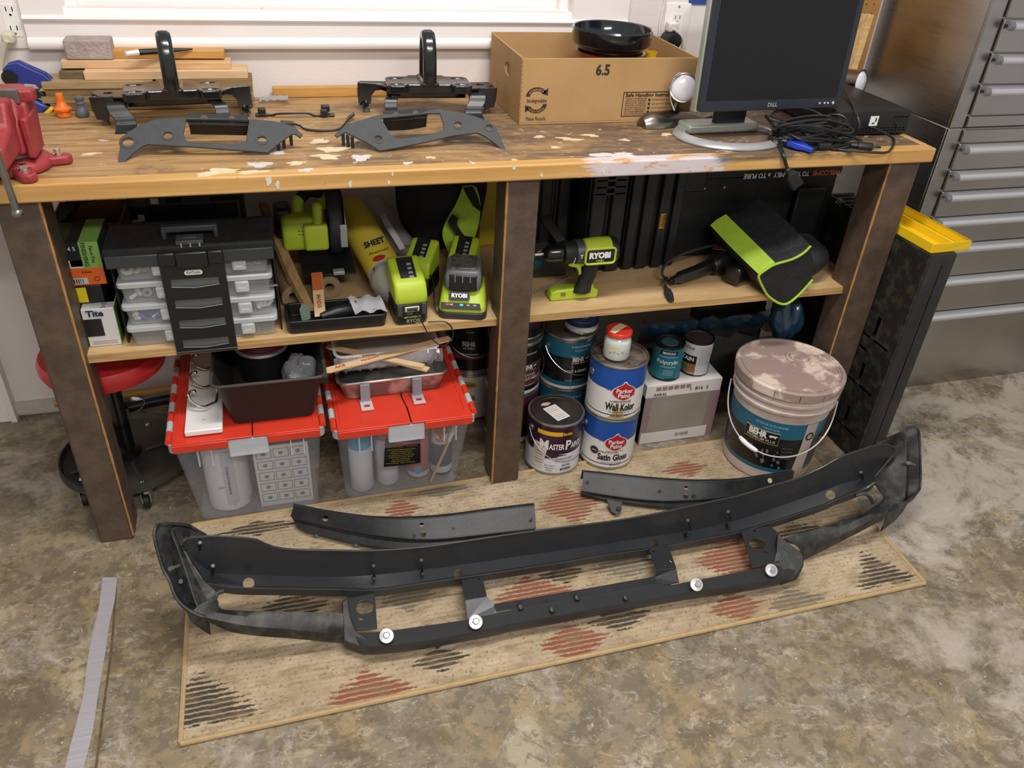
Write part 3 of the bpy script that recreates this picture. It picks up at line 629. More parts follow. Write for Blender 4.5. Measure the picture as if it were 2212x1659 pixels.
for tt, ii, oo, nn, E, tabs in ((tl, iv, o, n, [(404, 256), (470, 257), (536, 259)], [(600, 302), (612, 298), (628, 292)]), (tr, iv2, o2, n2, [(830, 250), (880, 249), (925, 242)], [(742, 293), (752, 296), (762, 300)])):
    # recessed pocket behind the opening, with bolt tabs and clip legs
    top = [PP(x, y, oo, nn) for x, y in E]
    m = MB(); m.sheet([top, [p+V(0, .02, -.012) for p in top], [p+V(0, .03, -.04) for p in top]], 8); m.build('pocket_wall', blk, tt, inv=ii, solid=.003)
    tp = [p+V(0, .016, .006) for p in resample(top, 12)]
    hs = [circ(tp[k]+V(0, .004, -.003), .006, (1, 0, 0), (0, .5, .85), 10) for k in (3, 8)]
    a, b = tp[0], tp[-1]
    plate([a, b, b+V(0, -.004, -.022), a+V(0, -.004, -.022)], [], 'mounting_tab', grey_plastic, tt, .003, inv=ii)
    for k in (3, 8):
        c = tp[k]+V(0, -.005, -.009); m = MB(); m.lathe([(.007, 0), (.0075, .001), (.0035, .0012)], 14, c, (0, -1, .2)); m.build('screw_boss', M('boss_brown', '#6b5a4a', .6), tt, inv=ii)
    for x, y in tabs:
        c = PP(x, y, oo, nn); m = MB(); m.box(c+V(0, .012, -.012), (.007, .01, .026)); m.build('clip_leg', blk, tt, inv=ii, bevel=.001)
    m = MB(); ti = [PP(x, y, oo, nn) for x, y in (LA[4:13] if tt is tl else RA[4:12])]
    m.strip(ti, [p+V(0, .02, -.012) for p in ti]); m.build('back_flange', grey_plastic, tt, inv=ii, solid=.003)
# ================================================================== small strap brackets with square nuts
def strap(label, pts, nuts, wd=.022):
    Q = [P(x, y, z=HT+h) for x, y, h in pts]; c = sum(Q, V(0, 0, 0))/len(Q); c.z = HT; t = thing('strap_bracket', label, 'bracket', c); iv = inv_of(c)
    m = MB(); A = smoothline(Q, 5); ws = []
    m.strip([p+V(0, -wd/2*k, 0) for p, k in zip(A, [1 if (i < 7 or i > len(A)-8) else .32 for i in range(len(A))])], [p+V(0, wd/2*k, 0) for p, k in zip(A, [1 if (i < 7 or i > len(A)-8) else .32 for i in range(len(A))])])
    m.build('strap', satin_blk, t, inv=iv, solid=.004, bevel=.001)
    for x, y, s in nuts:
        c = P(x, y, z=HT+.006); m = MB(); m.box(c+V(0, 0, .007), (.02*s, .018*s, .014*s)); m.build('square_nut', blk, t, inv=iv, bevel=.002)
    return t
strap('small black strap bracket with square nuts behind the fascia trims', [(552, 246, .004), (572, 246, .004), (588, 247, .004), (600, 244, .010), (632, 243, .012), (665, 243, .011), (680, 248, .004), (700, 247, .004), (722, 246, .004)], [(566, 246, .9), (703, 240, 1), (700, 248, .8)])
strap('small black strap bracket tucked between the two fascia trims', [(606, 262, .012), (630, 264, .010), (648, 270, .008), (660, 277, .005), (690, 280, .004), (728, 278, .004), (742, 268, .008), (752, 254, .012), (765, 244, .014)], [])
q = P(590, 205, z=HT); m = MB(); m.lathe([(.0, .012), (.018, .011), (.024, .004), (.024, 0)], 10, (0, 0, 0)); 
m = MB(); rr = []
for i in range(7): rr.append([V(-.035+.07*j/8, -.02+.04*i/6, .004+.007*abs(math.sin(2.3*i+1.7*j))) for j in range(9)])
m.loft(rr, closed=False); o = m.build('plastic_bag', M('crinkle_film', '#c9cbd0', .15, alpha=.4), solid=.0006); o.location = (q.x, .55, HT); tag(o, 'small crumpled clear bag at the right end of the scrap wood', 'bag')
# ================================================================== open cardboard box
bx0, bx1, by0, by1, bz1 = .406, .865, .294, .584, 1.064
t = thing('cardboard_box', 'open brown cardboard box printed 6.5 beside the monitor', 'box', (bx0, by0, HT)); W_, D_, H_ = bx1-bx0, by1-by0, bz1-HT
m = MB(); m.bx(0, W_, 0, D_, 0, .004); m.build('bottom', card_in, t)
m = MB(); m.bx(0, W_, 0, .005, .004, H_); m.build('front_panel', card, t, bevel=.001)
m = MB(); m.bx(0, W_, D_-.005, D_, .004, H_+.006); m.build('back_panel', card_in, t)
fr = lambda: None
plate([V(.0025, .005, .004), V(.0025, D_-.005, .004), V(.0025, D_-.005, H_+.004), V(.0025, .005, H_)], [[V(.0025, .12+.03*math.cos(a), .105+.016*math.sin(a)) for a in [i*PI/8 for i in range(16)]]], 'side_panel', card, t, .005)
m = MB(); m.prism([(.09, .105), (.1, .118), (.135, .121), (.152, .112), (.15, .09), (.12, .082)], .0015, (V(.007, 0, 0), V(0, 1, 0), V(0, 0, 1), V(1, 0, 0)), h0=0); m.build('handle_flap', card_in, t)
plate([V(W_-.0025, .005, .004), V(W_-.0025, D_-.005, .004), V(W_-.0025, D_-.005, H_+.004), V(W_-.0025, .005, H_)], [[V(W_-.0025, .12+.03*math.cos(a), .105+.016*math.sin(a)) for a in [i*PI/8 for i in range(16)]]], 'side_panel', card_in, t, .005)
m = MB(); 
for k in range(15): m.bx(-.0008, .002, .0, .0052, .012+k*.0095, .016+k*.0095)
m.build('flute_edge', card_in, t)
ink = M('box_ink', '#2b241d', .65)
F = lambda x, z: (V(x, -.0004, z), V(1, 0, 0), V(0, 0, 1), V(0, -1, 0))
text(t, '6.5', .034, F(.206, .126), ink, bold=.03, width=.036)
text(t, 'biodegradable', .0125, F(.042, .057), ink, bold=.01, width=.05); text(t, 'Please Recycle', .0125, F(.042, .014), ink, bold=.005, width=.05)
def arc(a0, a1, r0, r1, c, up=1):
    m = MB(); n_ = 14; A = [math.radians(a0+(a1-a0)*i/n_) for i in range(n_+1)]
    m.strip([V(c[0]+r0*math.cos(a), -.0008, c[1]+r0*.82*math.sin(a)) for a in A], [V(c[0]+r1*math.cos(a), -.0008, c[1]+r1*.82*math.sin(a)) for a in A])
    e = A[-1]; s_ = 1 if up > 0 else -1; cx, cz = c[0]+(r0+r1)/2*math.cos(e), c[1]+(r0+r1)/2*.82*math.sin(e)
    m.add([V(cx-.008, -.0008, cz), V(cx+.008*1.0, -.0008, cz+.012*s_), V(cx+.008, -.0008, cz-.006*s_)] if up > 0 else [V(cx+.008, -.0008, cz), V(cx-.008, -.0008, cz-.012), V(cx-.008, -.0008, cz+.006)], [(0, 1, 2)])
    m.build('recycle_arrow', ink, t, smooth=0)
arc(176, 28, .0175, .0275, (.041, .066)); arc(-4, -152, .0175, .0275, (.041, .050), -1)
for s_, a0, c0, sg in (('compostable', 150, (.041, .066), -1), ('recyclable', 215, (.041, .050), 1)):
    for i, ch in enumerate(s_):
        a = math.radians(a0+sg*(105/(len(s_)-1))*i); r = .0222; o_ = V(.0, -.0012, 0)+V(c0[0]+r*math.cos(a), 0, c0[1]+r*.82*math.sin(a))
        rt = a-PI/2 if sg < 0 else a+PI/2; text(t, ch, .008, (o_, V(math.cos(rt), 0, math.sin(rt)), V(-math.sin(rt), 0, math.cos(rt)), V(0, -1, 0)), card)
m = MB(); x0, x1, z0, z1, w1 = .268, .425, .014, .074, .0018
m.bx(x0, x1, -.0008, 0, z0, z0+w1); m.bx(x0, x1, -.0008, 0, z1-w1, z1); m.bx(x0, x0+w1, -.0008, 0, z0, z1); m.bx(x1-w1, x1, -.0008, 0, z0, z1); m.build('notice_frame', ink, t, smooth=0)
text(t, 'Safe Handling Instructions', .0115, F(.348, .066), ink, bold=.03, width=.148)
for i, l in enumerate(['THIS PRODUCT WAS PREPARED FROM', 'INSPECTED AND PASSED MEAT', 'AND/OR POULTRY. SOME FOOD', 'PRODUCTS MAY CONTAIN BACTERIA', 'THAT COULD CAUSE ILLNESS IF THE', 'PRODUCT IS MISHANDLED', 'OR COOKED IMPROPERLY.', 'FOLLOW THESE INSTRUCTIONS.']):
    text(t, l, .0048, F(.275, .0575-i*.0053), ink, bold=.01, align='LEFT', width=.058)
for i in range(4): text(t, ['KEEP REFRIGERATED OR FROZEN.', 'KEEP RAW MEAT SEPARATE.', 'COOK THOROUGHLY.', 'KEEP HOT FOODS HOT.'][i], .0046, F(.348, .054-i*.010), ink, bold=0, align='LEFT'); m = MB(); m.bx(.338, .344, -.0008, 0, .051-i*.010, .057-i*.010); m.build('notice_icon', ink, t, smooth=0)
# pots in the box
gpot = M('navy_glaze', '#10171d', .1, coat=.8, var=.3, vscale=9); rpot = M('red_glaze', '#7e1f1c', .25, coat=.5)
pc = V(.683, .43, HT+.0045)
t = thing('ceramic_pot', 'glossy dark navy ceramic pot nested in the red pot', 'pot', pc+V(0, 0, .1405))
m = MB(); m.lathe([(.07, 0), (.085, .004), (.088, .012), (.098, .016), (.101, .02), (.103, .052), (.1, .056), (.097, .054), (.094, .03), (.08, .012), (.0, .010)], 48, caps=False); m.build('bowl', gpot, t)
t = thing('ceramic_pot', 'dark red glazed pot standing in the cardboard box', 'pot', pc)
m = MB(); m.lathe([(.0, 0), (.062, 0), (.088, .132), (.092, .140), (.084, .139), (.058, .006), (0, .006)], 40, caps=False); m.build('pot_wall', rpot, t)
q = P(1405, 118, y=.42); t = thing('yellow_cup', 'yellow plastic cup beside the pots in the box', 'cup', (q.x, .42, HT+.005)); m = MB(); m.lathe([(.012, 0), (.017, q.z-HT+.002), (.0155, q.z-HT+.002), (.0105, .004), (0, .004)], 24); m.build('cup_wall', M('cup_yellow', '#e2b31d', .4), t)
# ================================================================== spot lamps
brn = M('brushed_nickel', '#8d877d', .3, 1, var=.06, vscale=60, stretch=(1, 1, 8))
lens = M('white_lens', '#dedce4', .18, coat=.4)
def lamp_head(t, c, ax, r, ln, iv=None):
    m = MB(); m.lathe([(r*.25, -ln), (r*.8, -ln*.96), (r*.98, -ln*.7), (r, 0), (r*1.03, .002), (r*1.03, .006), (r*.94, .006), (r*.92, .0)], 36, c, ax, caps=False); m.build('lamp_shade', brn, t, inv=iv)
    m = MB(); m.lathe([(r*.93, .002), (r*.8, .007), (r*.5, .012), (.0, .014)], 36, c, ax, caps=False); m.build('lens', lens, t, inv=iv)
q = P(1440, 268, z=HT); t = thing('spot_lamp', 'brushed nickel spot lamp with round white lens between box and monitor', 'lamp', (.80, .262, HT)); iv = inv_of(t.location)
m = MB(); sp = [V(x, y, HT) for x, y in ((.712, .247), (.93, .30))]
rings = []
for i in range(13):
    s_ = i/12; c = sp[0].lerp(sp[1], s_); wd = .034*math.sin(PI*min(1, max(.06, (s_*.94+.06)))**.6) if s_ < .97 else .012; wd = max(.008, wd)
    rings.append([c+V(-.24, .97, 0)*wd*math.cos(a)+V(0, 0, 1)*(.034*math.sin(a)*min(1, wd/.028)) for a in [PI*k/10 for k in range(11)]])
m.loft(rings); m.build('base', brn, t, inv=iv)
hc = P(1477, 190, y=.245); ax = (CO-hc).normalized(); ax = (ax+V(.1, 0, .12)).normalized()
lamp_head(t, hc, ax, .034, .06, iv)
lp = [P(x, y, y=.25) for x, y in ((1457, 238), (1449, 215), (1450, 185), (1456, 168), (1470, 158))]; m = MB(); m.tube(smoothline(lp, 5), .0024, 6); m.build('yoke_wire', chrome, t, inv=iv)
m = MB(); m.cyl(V(hc.x, .285, HT+.02), hc-ax*.05, .006); m.build('stem', brn, t, inv=iv)
hc = P(1856, 178, y=.40); t = thing('spot_lamp', 'brushed nickel spot lamp with white lens facing the stainless cabinet', 'lamp', (1.37, .44, HT)); iv = inv_of(t.location)
lamp_head(t, hc, V(.42, -.90, .12), .034, .075, iv)
m = MB(); m.lathe([(.05, 0), (.05, .006), (.03, .016), (.01, .02)], 28, (1.37, .44, HT)); m.build('base', brn, t, inv=iv)
m = MB(); m.tube(smoothline([V(1.37, .44, HT+.015), V(1.36, .45, HT+.08), hc-V(.42, -.90, .12)*.05], 6), .006); m.build('stem', brn, t, inv=iv)
# ================================================================== monitor
bez = M('monitor_bezel', '#262a33', .38); scr = M('lcd_screen', '#0c0e12', .3); msil = M('monitor_silver', '#a3a89f', .36, .3)
ml = P(1508, 243, y=.115); mr = P(1816, 224, y=.127); mz = ml.z
mrz = math.atan2(.012, .375); t = thing('monitor', 'black flat screen monitor on a silver ring stand', 'monitor', (ml.x, .115, mz), mrz)
MW, MH = (mr-ml).length, .325
R = Matrix.Rotation(math.radians(-3), 4, 'X')
def tl_(m): return m.xf(R)
m = MB(); m.loft([[V(x, 0, z) for x, z in rrect(MW, MH, .008, 3, MW/2, MH/2)], [V(x, .012, z) for x, z in rrect(MW, MH, .008, 3, MW/2, MH/2)]]); tl_(m).build('bezel', bez, t, bevel=.002)
m = MB(); m.bx(-.004, MW+.004, .011, .03, -.003, MH+.003); tl_(m).build('side_shell', msil, t, bevel=.003)
m = MB(); m.bx(.03, MW-.03, .03, .058, .03, MH-.03); tl_(m).build('back_shell', bez, t, bevel=.01)
nx_ = .925-ml.x
m = MB(); m.bx(.017, MW-.017, -.0012, .001, .026, MH-.018); tl_(m).build('screen', scr, t)
fr_ = (V(MW/2, -.0008, .0125), V(1, 0, 0), V(0, 0, 1), V(0, -1, 0)); text(t, 'D', .013, (fr_[0]-V(.0085, 0, 0),)+fr_[1:], silver, .04); text(t, 'E', .013, (fr_[0]-V(.0018, 0, 0), V(.77, 0, .64), V(-.64, 0, .77), V(0, -1, 0)), silver, .03); text(t, 'LL', .013, (fr_[0]+V(.0075, 0, 0),)+fr_[1:], silver, .04)
for i, x in enumerate((MW-.063, MW-.049, MW-.039, MW-.024)):
    m = MB(); m.lathe([(.0026 if i < 3 else .0036, 0), (.0026 if i < 3 else .0036, .0016), (.0012, .0022)], 12, (x, -.0002, .0125), (0, -1, 0)); m.build('button', M('button_silver', '#d9dbde', .3, .3), t)
m = MB(); m.loft([[V(x+nx_, y+k, z) for x, y in ((-.042, 0), (.042, 0), (.042, .02), (-.042, .02))] for z, k in ((HT-mz+.02, .065), (.14, .055))]); m.build('neck', bez, t, bevel=.003)
# ring base
bc = V(.905-ml.x, .032, HT-mz+.0005); rx, ry = .142, .118
def ring_pt(a, k): return V(bc.x+rx*k*math.cos(a), bc.y+ry*k*math.sin(a), 0)
m = MB(); n_ = 48; rings = []
for i in range(n_):
    a = 2*PI*i/n_; th_ = .013; wdt = .82 if math.sin(a) < .2 else .82-.5*(math.sin(a)-.2)
    rings.append([ring_pt(a, 1)+V(0, 0, bc.z), ring_pt(a, 1.0)+V(0, 0, bc.z+.003), ring_pt(a, .95)+V(0, 0, bc.z+.010), ring_pt(a, wdt+.03)+V(0, 0, bc.z+.013), ring_pt(a, wdt)+V(0, 0, bc.z+.010), ring_pt(a, wdt)+V(0, 0, bc.z)])
rings.append(rings[0]); m.loft(rings, caps=False); m.build('ring_base', M('base_silver', '#b0b2b3', .3, .45), t)
m = MB(); m.bx(bc.x-.10, bc.x+.10, .055, .115, bc.z, bc.z+.022); m.build('base_bridge', msil, t, bevel=.006)
# ================================================================== small black computer box + cables
t = thing('mini_computer', 'small black computer box with vent slots behind the cables', 'computer', (1.18, .115, HT)); CW, CD, CH = .22, .29, .062
m = MB(); m.bx(0, CW, 0, CD, .004, CH); pcase = m.build('case', blk, t, bevel=.003)
m = MB(); [m.bx(.07+i*.011, .078+i*.011, -.0008, .002, .012, .0145) for i in range(13)]; [m.bx(.07+i*.011, .078+i*.011, -.0008, .002, .018, .0205) for i in range(13)]; [m.bx(.17+i*.011, .178+i*.011, -.0008, .002, .045, .0475) for i in range(4)]; [setattr(m.v[i], 'y', .012) for i in range(len(m.v)) if m.v[i].y > 0]; cut(pcase, [m.build('cutter', blk_dk, t)])
m = MB(); m.bx(.098, .122, -.0012, 0, .026, .05); m.build('sticker', white_p, t); m = MB(); m.bx(.113, .117, -.0016, 0, .036, .046); m.bx(.105, .113, -.0016, 0, .031, .034); m.build('sticker_mark', black_p, t)
for x, y in ((.01, .01), (.21, .01), (.01, .28), (.21, .28)): m = MB(); m.cyl((x, y, 0), (x, y, .005), .006, 8); m.build('foot', blk_dk, t)
cab = M('cable_black', '#1b1c1e', .42)
cgrp = 'black cables heaped beside the computer'
c0 = V(1.072, .082, HT)
for k in range(9):
    rx_, ry_ = random.uniform(.075, .11), random.uniform(.035, .06); cx, cy = c0.x+random.uniform(-.02, .03), c0.y+random.uniform(-.012, .012); ph = random.random()*6; zb_ = .004+k*.005
    pts = []
    for i in range(26):
        a = ph+2*PI*i/26*random.choice((1,)); pts.append(V(cx+rx_*math.cos(a)*(1+.12*math.sin(3*a+ph)), cy+ry_*math.sin(a)*(1+.15*math.sin(2*a+ph)), HT+zb_+.012*(1+math.sin(2*a+ph*2))*(.3+k/10)))
    m = MB(); m.tube(smoothline(pts, 3, True), random.choice((.003, .0034, .004)), 7, True)
    tag(m.build('cable_loop', cab), 'coiled loop of black cable in the heap beside the computer', 'cable', cgrp)
def cable(pts, r, label, name='cable', grp=None, mat=None, par=None, iv=None):
    m = MB(); m.tube(smoothline(pts, 7), r, 8); o = m.build(name, mat or cab, par, inv=iv)
    if label: tag(o, label, 'cable', grp)
    return o
cable([P(1820, 190, y=.30), P(1838, 215, y=.2), P(1850, 245, y=.10), P(1855, 275, y=.075), P(1835, 300, z=HT+.004), P(1800, 312, z=HT+.004)], .0035, 'thick black cable looping down from behind the monitor')
cable([P(1818, 200, y=.32), P(1870, 225, y=.25), P(1910, 248, y=.15), P(1938, 268, y=.113), P(1936, 272, y=.108)], .0025, 'thin black lead plugged into the front of the computer')
t = thing('mains_lead', 'black power cord with two-pin plug lying in front of the computer', 'power cord', P(1850, 318, z=HT)); iv = inv_of(t.location)
cable([P(1700, 265, z=HT+.03), P(1760, 300, z=HT+.006), P(1800, 322, z=HT+.005), P(1840, 314, z=HT+.005)], .004, None, 'cord', par=t, iv=iv)
a = P(1838, 313, z=HT+.008); b = P(1885, 318, z=HT+.008); d = (b-a)
m = MB(); m.tube([a, a+d*.3, a+d*.32, a+d*.9, b], [.006, .0065, .010, .0105, .008], 8); m.build('plug_body', blk, t, inv=iv)
for s_ in (-.0055, .0055): m = MB(); m.box(b+V(.009, s_, 0), (.02, .0015, .006)); m.build('prong', chrome, t, inv=iv)
t = thing('vga_cable', 'black video cable with blue connector beside the monitor stand', 'cable', P(1720, 312, z=HT)); iv = inv_of(t.location)
a = P(1692, 300, z=HT+.014); b = P(1742, 320, z=HT+.010); d = b-a; dn = d.normalized(); sd = V(-dn.y, dn.x, 0)
m = MB(); m.loft([[a+d*s_+sd*w_*k-V(0, 0, 0)+V(0, 0, h*j) for k, j in ((-1, -1), (1, -1), (1, 1), (-1, 1))] for s_, w_, h in ((.3, .017, .007), (.75, .017, .007), (.95, .009, .006), (1.25, .006, .005))]); m.build('connector_hood', M('vga_blue', '#2140b5', .45), t, inv=iv, bevel=.002)
m = MB(); m.loft([[a+d*s_+sd*.012*k+V(0, 0, .005*j) for k, j in ((-1, -1), (1, -1), (1, 1), (-1, 1))] for s_ in (.08, .3)]); m.build('connector_shell', chrome, t, inv=iv)
cable([b+d*.2, P(1770, 318, z=HT+.006), P(1800, 316, z=HT+.008), P(1860, 305, z=HT+.006), P(1820, 290, z=HT+.02)], .004, None, 'cord', par=t, iv=iv)
m = MB(); p0 = P(1765, 316, z=HT+.010); p1 = P(1790, 316, z=HT+.010); m.tube([p0, p0.lerp(p1, .1), p0.lerp(p1, .9), p1], [.004, .009, .009, .004], 10); m.build('ferrite_bead', blk, t, inv=iv)
t = thing('hanging_mains_lead', 'black power cord whose socket end hangs over the bench edge', 'power cord', P(1690, 330, z=HT)); iv = inv_of(t.location)
hang = [P(1655, 250, z=HT+.035), P(1672, 275, z=HT+.02), P(1685, 315, z=HT+.006), P(1692, 333, y=-.007), P(1697, 352, y=-.012), P(1702, 368, y=-.014)]
cable(hang, .0042, None, 'cord', par=t, iv=iv)
a = P(1700, 364, y=-.014); b = P(1722, 402, y=-.014); d = b-a; u = d.normalized(); s2 = V(0, 1, 0).cross(u).normalized()
m = MB(); m.loft([[a+d*s_+s2*w_*i+V(0, 1, 0)*h*j for i, j in ((-1, -1), (1, -1), (1, 1), (-1, 1))] for s_, w_, h in ((0, .006, .006), (.28, .008, .008), (.33, .014, .010), (1, .015, .010))]); m.build('socket_end', blk, t, inv=iv, bevel=.003)
cable([P(1880, 275, y=.112), P(1900, 282, y=.06), P(1930, 300, z=HT+.004), P(1925, 322, z=HT+.004), P(1905, 330, z=HT+.004), P(1830, 325, z=HT+.004), P(1770, 318, z=HT+.004)], .003, 'usb lead looping from the computer front along the bench edge')
# ================================================================== stainless tool cabinet
g = G('stainless', .28); g.b.inputs['Metallic'].default_value = 1
n1 = g.noise(g.mapv((.6, .6, 5)), 2.2, 6, .6, .3); c = g.ramp(n1, [(.3, '#a9a7a4'), (.7, '#bbb9b6')])
stain = g.out(c, None, rough=g.ramp(g.noise(g.mapv((3, 3, 70)), 3, 4), [(.3, .24), (.7, .36)]))
dfront = M('drawer_steel', '#b3b1ae', .3, 1, var=.05, vscale=3)
alum = M('aluminium_pull', '#dcdee3', .3, .7)
cx0, cx1, cyf = 1.63, 2.9, .215; seam = .893
def chest(name, label, z0, z1, drawers, base):
    t = thing(name, label, 'tool chest', (cx0, cyf, z0)); Wd = cx1-cx0
    m = MB(); m.bx(0, Wd, .004, WY-.004-cyf, 0, z1-z0); m.build('body', stain, t, bevel=.003)
    m = MB(); m.bx(0, .047, -.004, .004, 0, z1-z0); m.build('corner_post', stain, t, bevel=.002)
    for (a, b, handle) in drawers:
        d = MB(); d.bx(.05, Wd-.05, -.012, .004, a-z0+.002, b-z0-.002); dr = d.build('drawer' if handle else 'frame_rail', dfront, t, bevel=.0015)
        m = MB(); m.bx(.047, Wd, -.002, .0045, b-z0-.002, b-z0+.002); m.build('drawer_gap', stain, t)
        if handle:
            zt = b-z0-.006
            prof = [(-.012, zt), (-.026, zt), (-.032, zt-.005), (-.034, zt-.012), (-.031, zt-.019), (-.026, zt-.021), (-.024, zt-.018), (-.027, zt-.012), (-.022, zt-.006), (-.012, zt-.007)]
            h = MB(); h.loft([[V(x, a_, b_) for a_, b_ in prof] for x in (.07, Wd-.05)]); ho = h.build('handle', alum, dr)
            e = MB(); e.loft([[V(x, a_*1.02, b_) for a_, b_ in prof] for x in (.052, .07)]); e.build('handle_end', M('end_cap_grey', '#6f7072', .5), dr)
    if base: m = MB(); m.bx(.0, Wd, -.004, .006, 0, .045); m.build('base_rail', stain, t)
    return t
zt = [P(2212, y, y=.2).z+.012 for y in (370, 413, 466, 522, 590, 661)]
lows = [.851]+zt
dz = [(lows[i+1], lows[i], True) for i in range(len(lows)-1)]+[(.047, lows[-1], True), (.851, seam-.004, False)]
chest('tool_chest', 'stainless rolling tool chest base with wide drawers', 0, seam-.001, dz, True)
chest('tool_chest', 'stainless upper tool chest sitting on the rolling base', seam, 1.75, [(.927, 1.011, True), (1.011, 1.092, True), (1.092, 1.176, True), (1.176, 1.30, True), (1.30, 1.45, True), (seam+.002, .927, False)], False)
# ================================================================== black plastic crate panel with yellow parts tray
moss = M('dusty_black_plastic', '#151513', .6, col2='#3a3829', vscale=30, thr=(.47, .68), bump=.25, bscale=120)
crx0, crx1, cry0, cry1, crh = 1.392, 1.478, -.11, .36, .672
t = thing('plastic_crate', 'tall dusty black slotted plastic panel between bench leg and cabinet', 'crate', (crx0, cry0, 0)); D = cry1-cry0; w_ = crx1-crx0
hs = []
for zc in (.10, .25, .40):
    for yc_ in (.09, .15): hs.append([V(0, yc_-.009, zc-.03), V(0, yc_+.009, zc-.03), V(0, yc_+.009, zc+.045), V(0, yc_-.009, zc+.045)])
hs.append([V(0, .16+.04+.05*math.cos(a), .57+.055*math.sin(a)) for a in [i*PI/8 for i in range(16)]])
hs.append([V(0, y, z) for y, z in ((.1, .325), (.13, .325), (.13, .337), (.1, .337))])
plate([V(0, 0, 0), V(0, D, 0), V(0, D, crh), V(0, 0, crh)], hs, 'slotted_panel', moss, t, .008, off=0)
m = MB(); m.bx(.004, w_, -.001, .03, 0, crh); post_ = m.build('front_post', M('black_crate_edge', '#1a1b1c', .5, col2='#27282a', vscale=14, bump=.1), t, bevel=.006)
m = MB(); m.bx(w_*.52, w_*.56, -.0025, .006, -.01, crh-.03); cut(post_, [m.build('cutter', blk_dk, t)])
m = MB(); m.bx(.004, w_, .03, D, crh-.03, crh-.012); [m.bx(.004, w_, .04+i*.028, .05+i*.028, crh-.014, crh) for i in range(15)]; m.build('ribbed_top', moss, t, bevel=.002)
m = MB(); m.bx(w_-.012, w_, .03, D, 0, crh-.03); m.build('back_panel', moss, t)
for k in range(3): m = MB(); m.bx(-.004, .03, .02, D, .07+k*.15, .08+k*.15); m.build('rib', moss, t, bevel=.002)
ytr = M('tray_yellow', '#ecc51c', .42, var=.03)
tz = crh+.001
A = P(2010, 548, z=tz); B = P(2093, 540, z=tz); C = P(1945, 500, z=tz)
lx = (B-A).length; dirx = (B-A).normalized(); diry = V(-dirx.y, dirx.x, 0); L_ = .30; rzt = math.atan2(dirx.y, dirx.x)
t = thing('parts_tray', 'yellow divided parts tray lying on the black crate', 'tray', A, rzt-.0)
m = MB(); h = .026; m.bx(0, lx, 0, L_, 0, .003); m.bx(0, .003, 0, L_, .003, h); m.bx(lx-.003, lx, 0, L_, .003, h); m.bx(.003, lx-.003, 0, .003, .003, h); m.bx(.003, lx-.003, L_-.003, L_, .003, h); m.build('tray_shell', ytr, t, bevel=.0012)
m = MB(); m.bx(lx*.55, lx*.55+.003, .003, L_-.003, .003, h-.004); m.build('divider', ytr, t)
for i in range(3):
    for a_, b_ in ((.003, lx*.55), (lx*.55+.003, lx-.003)):
        m = MB(); m.prism([(a_, .003), (a_+.010, .003), (a_, h-.008)], .0015, (V(0, .06+i*.08, 0), V(1, 0, 0), V(0, 0, 1), V(0, -1, 0))); m.build('gusset', ytr, t)
# ================================================================== rug
g = G('rug_pile', .95); X = g.xyz(); nz = g.noise(g.mapv(), 55, 5, .7); nl = g.noise(g.mapv((1, 1.6, 1)), 5, 6, .6)
c = g.ramp(nl, [(.3, '#9d8b6f'), (.55, '#b29f83'), (.75, '#c2b197')])
wob = g.math('MULTIPLY', g.math('SUBTRACT', g.noise(g.mapv((1, .3, 1)), 60, 3), .5), .006)
yy = g.math('ADD', X[1], wob)
rib = g.math('SINE', g.math('MULTIPLY', yy, 2*PI/.0125))
ribm = g.math('MULTIPLY_ADD', rib, .5); g.N[-1].inputs[2].default_value = .5
rowm = g.ramp(g.math('ADD', ribm, g.math('MULTIPLY', g.math('SUBTRACT', nz, .5), .8)), [(.10, 0.3), (.38, 1.0)])
def motif(px, py, hw, hh, col, tri=0):
    global c
    q = P(px, py, z=.008)
    ax = g.math('MULTIPLY', g.math('ABSOLUTE', g.math('SUBTRACT', X[0], q.x)), 1/hw)
    sy = g.math('SUBTRACT', X[1], q.y)
    ay = g.math('MULTIPLY', g.math('ABSOLUTE', sy), 1/hh)
    f = g.math('SUBTRACT', 1.0, g.math('ADD', ax, ay))
    if tri: f = g.math('MINIMUM', f, g.math('MULTIPLY', sy, 40*tri))
    f = g.math('ADD', f, g.math('MULTIPLY', g.math('SUBTRACT', nz, .5), .9))
    f = g.math('ADD', g.math('MULTIPLY', f, 2.0), g.math('MULTIPLY', g.math('SUBTRACT', ribm, .5), .55))
    c = g.mix(g.math('MULTIPLY', g.ramp(f, [(.22, 0.0), (.42, .92)]), rowm), c, col)
red_, blk_, gry_ = '#84422f', '#242220', '#6a6456'
for a in [(800, 1500, .10, .075, red_), (1240, 1385, .09, .06, red_), (1590, 1310, .08, .05, red_), (1590, 1205, .13, .085, red_), (1150, 1285, .11, .07, red_), (870, 1100, .055, .045, red_), (1230, 1090, .10, .085, red_), (1480, 1012, .08, .04, red_),
          (620, 1318, .11, .055, blk_), (950, 1425, .07, .04, blk_), (1340, 1335, .09, .04, blk_), (1215, 1238, .07, .035, blk_), (1730, 1150, .10, .04, blk_), (1720, 1300, .09, .05, gry_), (880, 1290, .07, .05, gry_), (1350, 1220, .11, .05, gry_), (950, 1060, .10, .03, gry_), (1310, 1440, .06, .03, gry_), (560, 1140, .12, .03, blk_), (1080, 1345, .1, .03, gry_)]: motif(*a)
motif(425, 1570, .14, .14, blk_, 1); motif(1925, 1262, .10, .12, blk_, 1)
c = g.mix(g.ramp(g.noise(g.mapv(), 120, 4, .7), [(.56, 0.0), (.66, .75)]), c, '#63533a')
c = g.mix(g.ramp(g.noise(g.mapv((1, 2.2, 1), loc=(4, 1, 0)), 16, 6, .72), [(.48, 0.0), (.66, .7)]), c, '#7d6a4a')
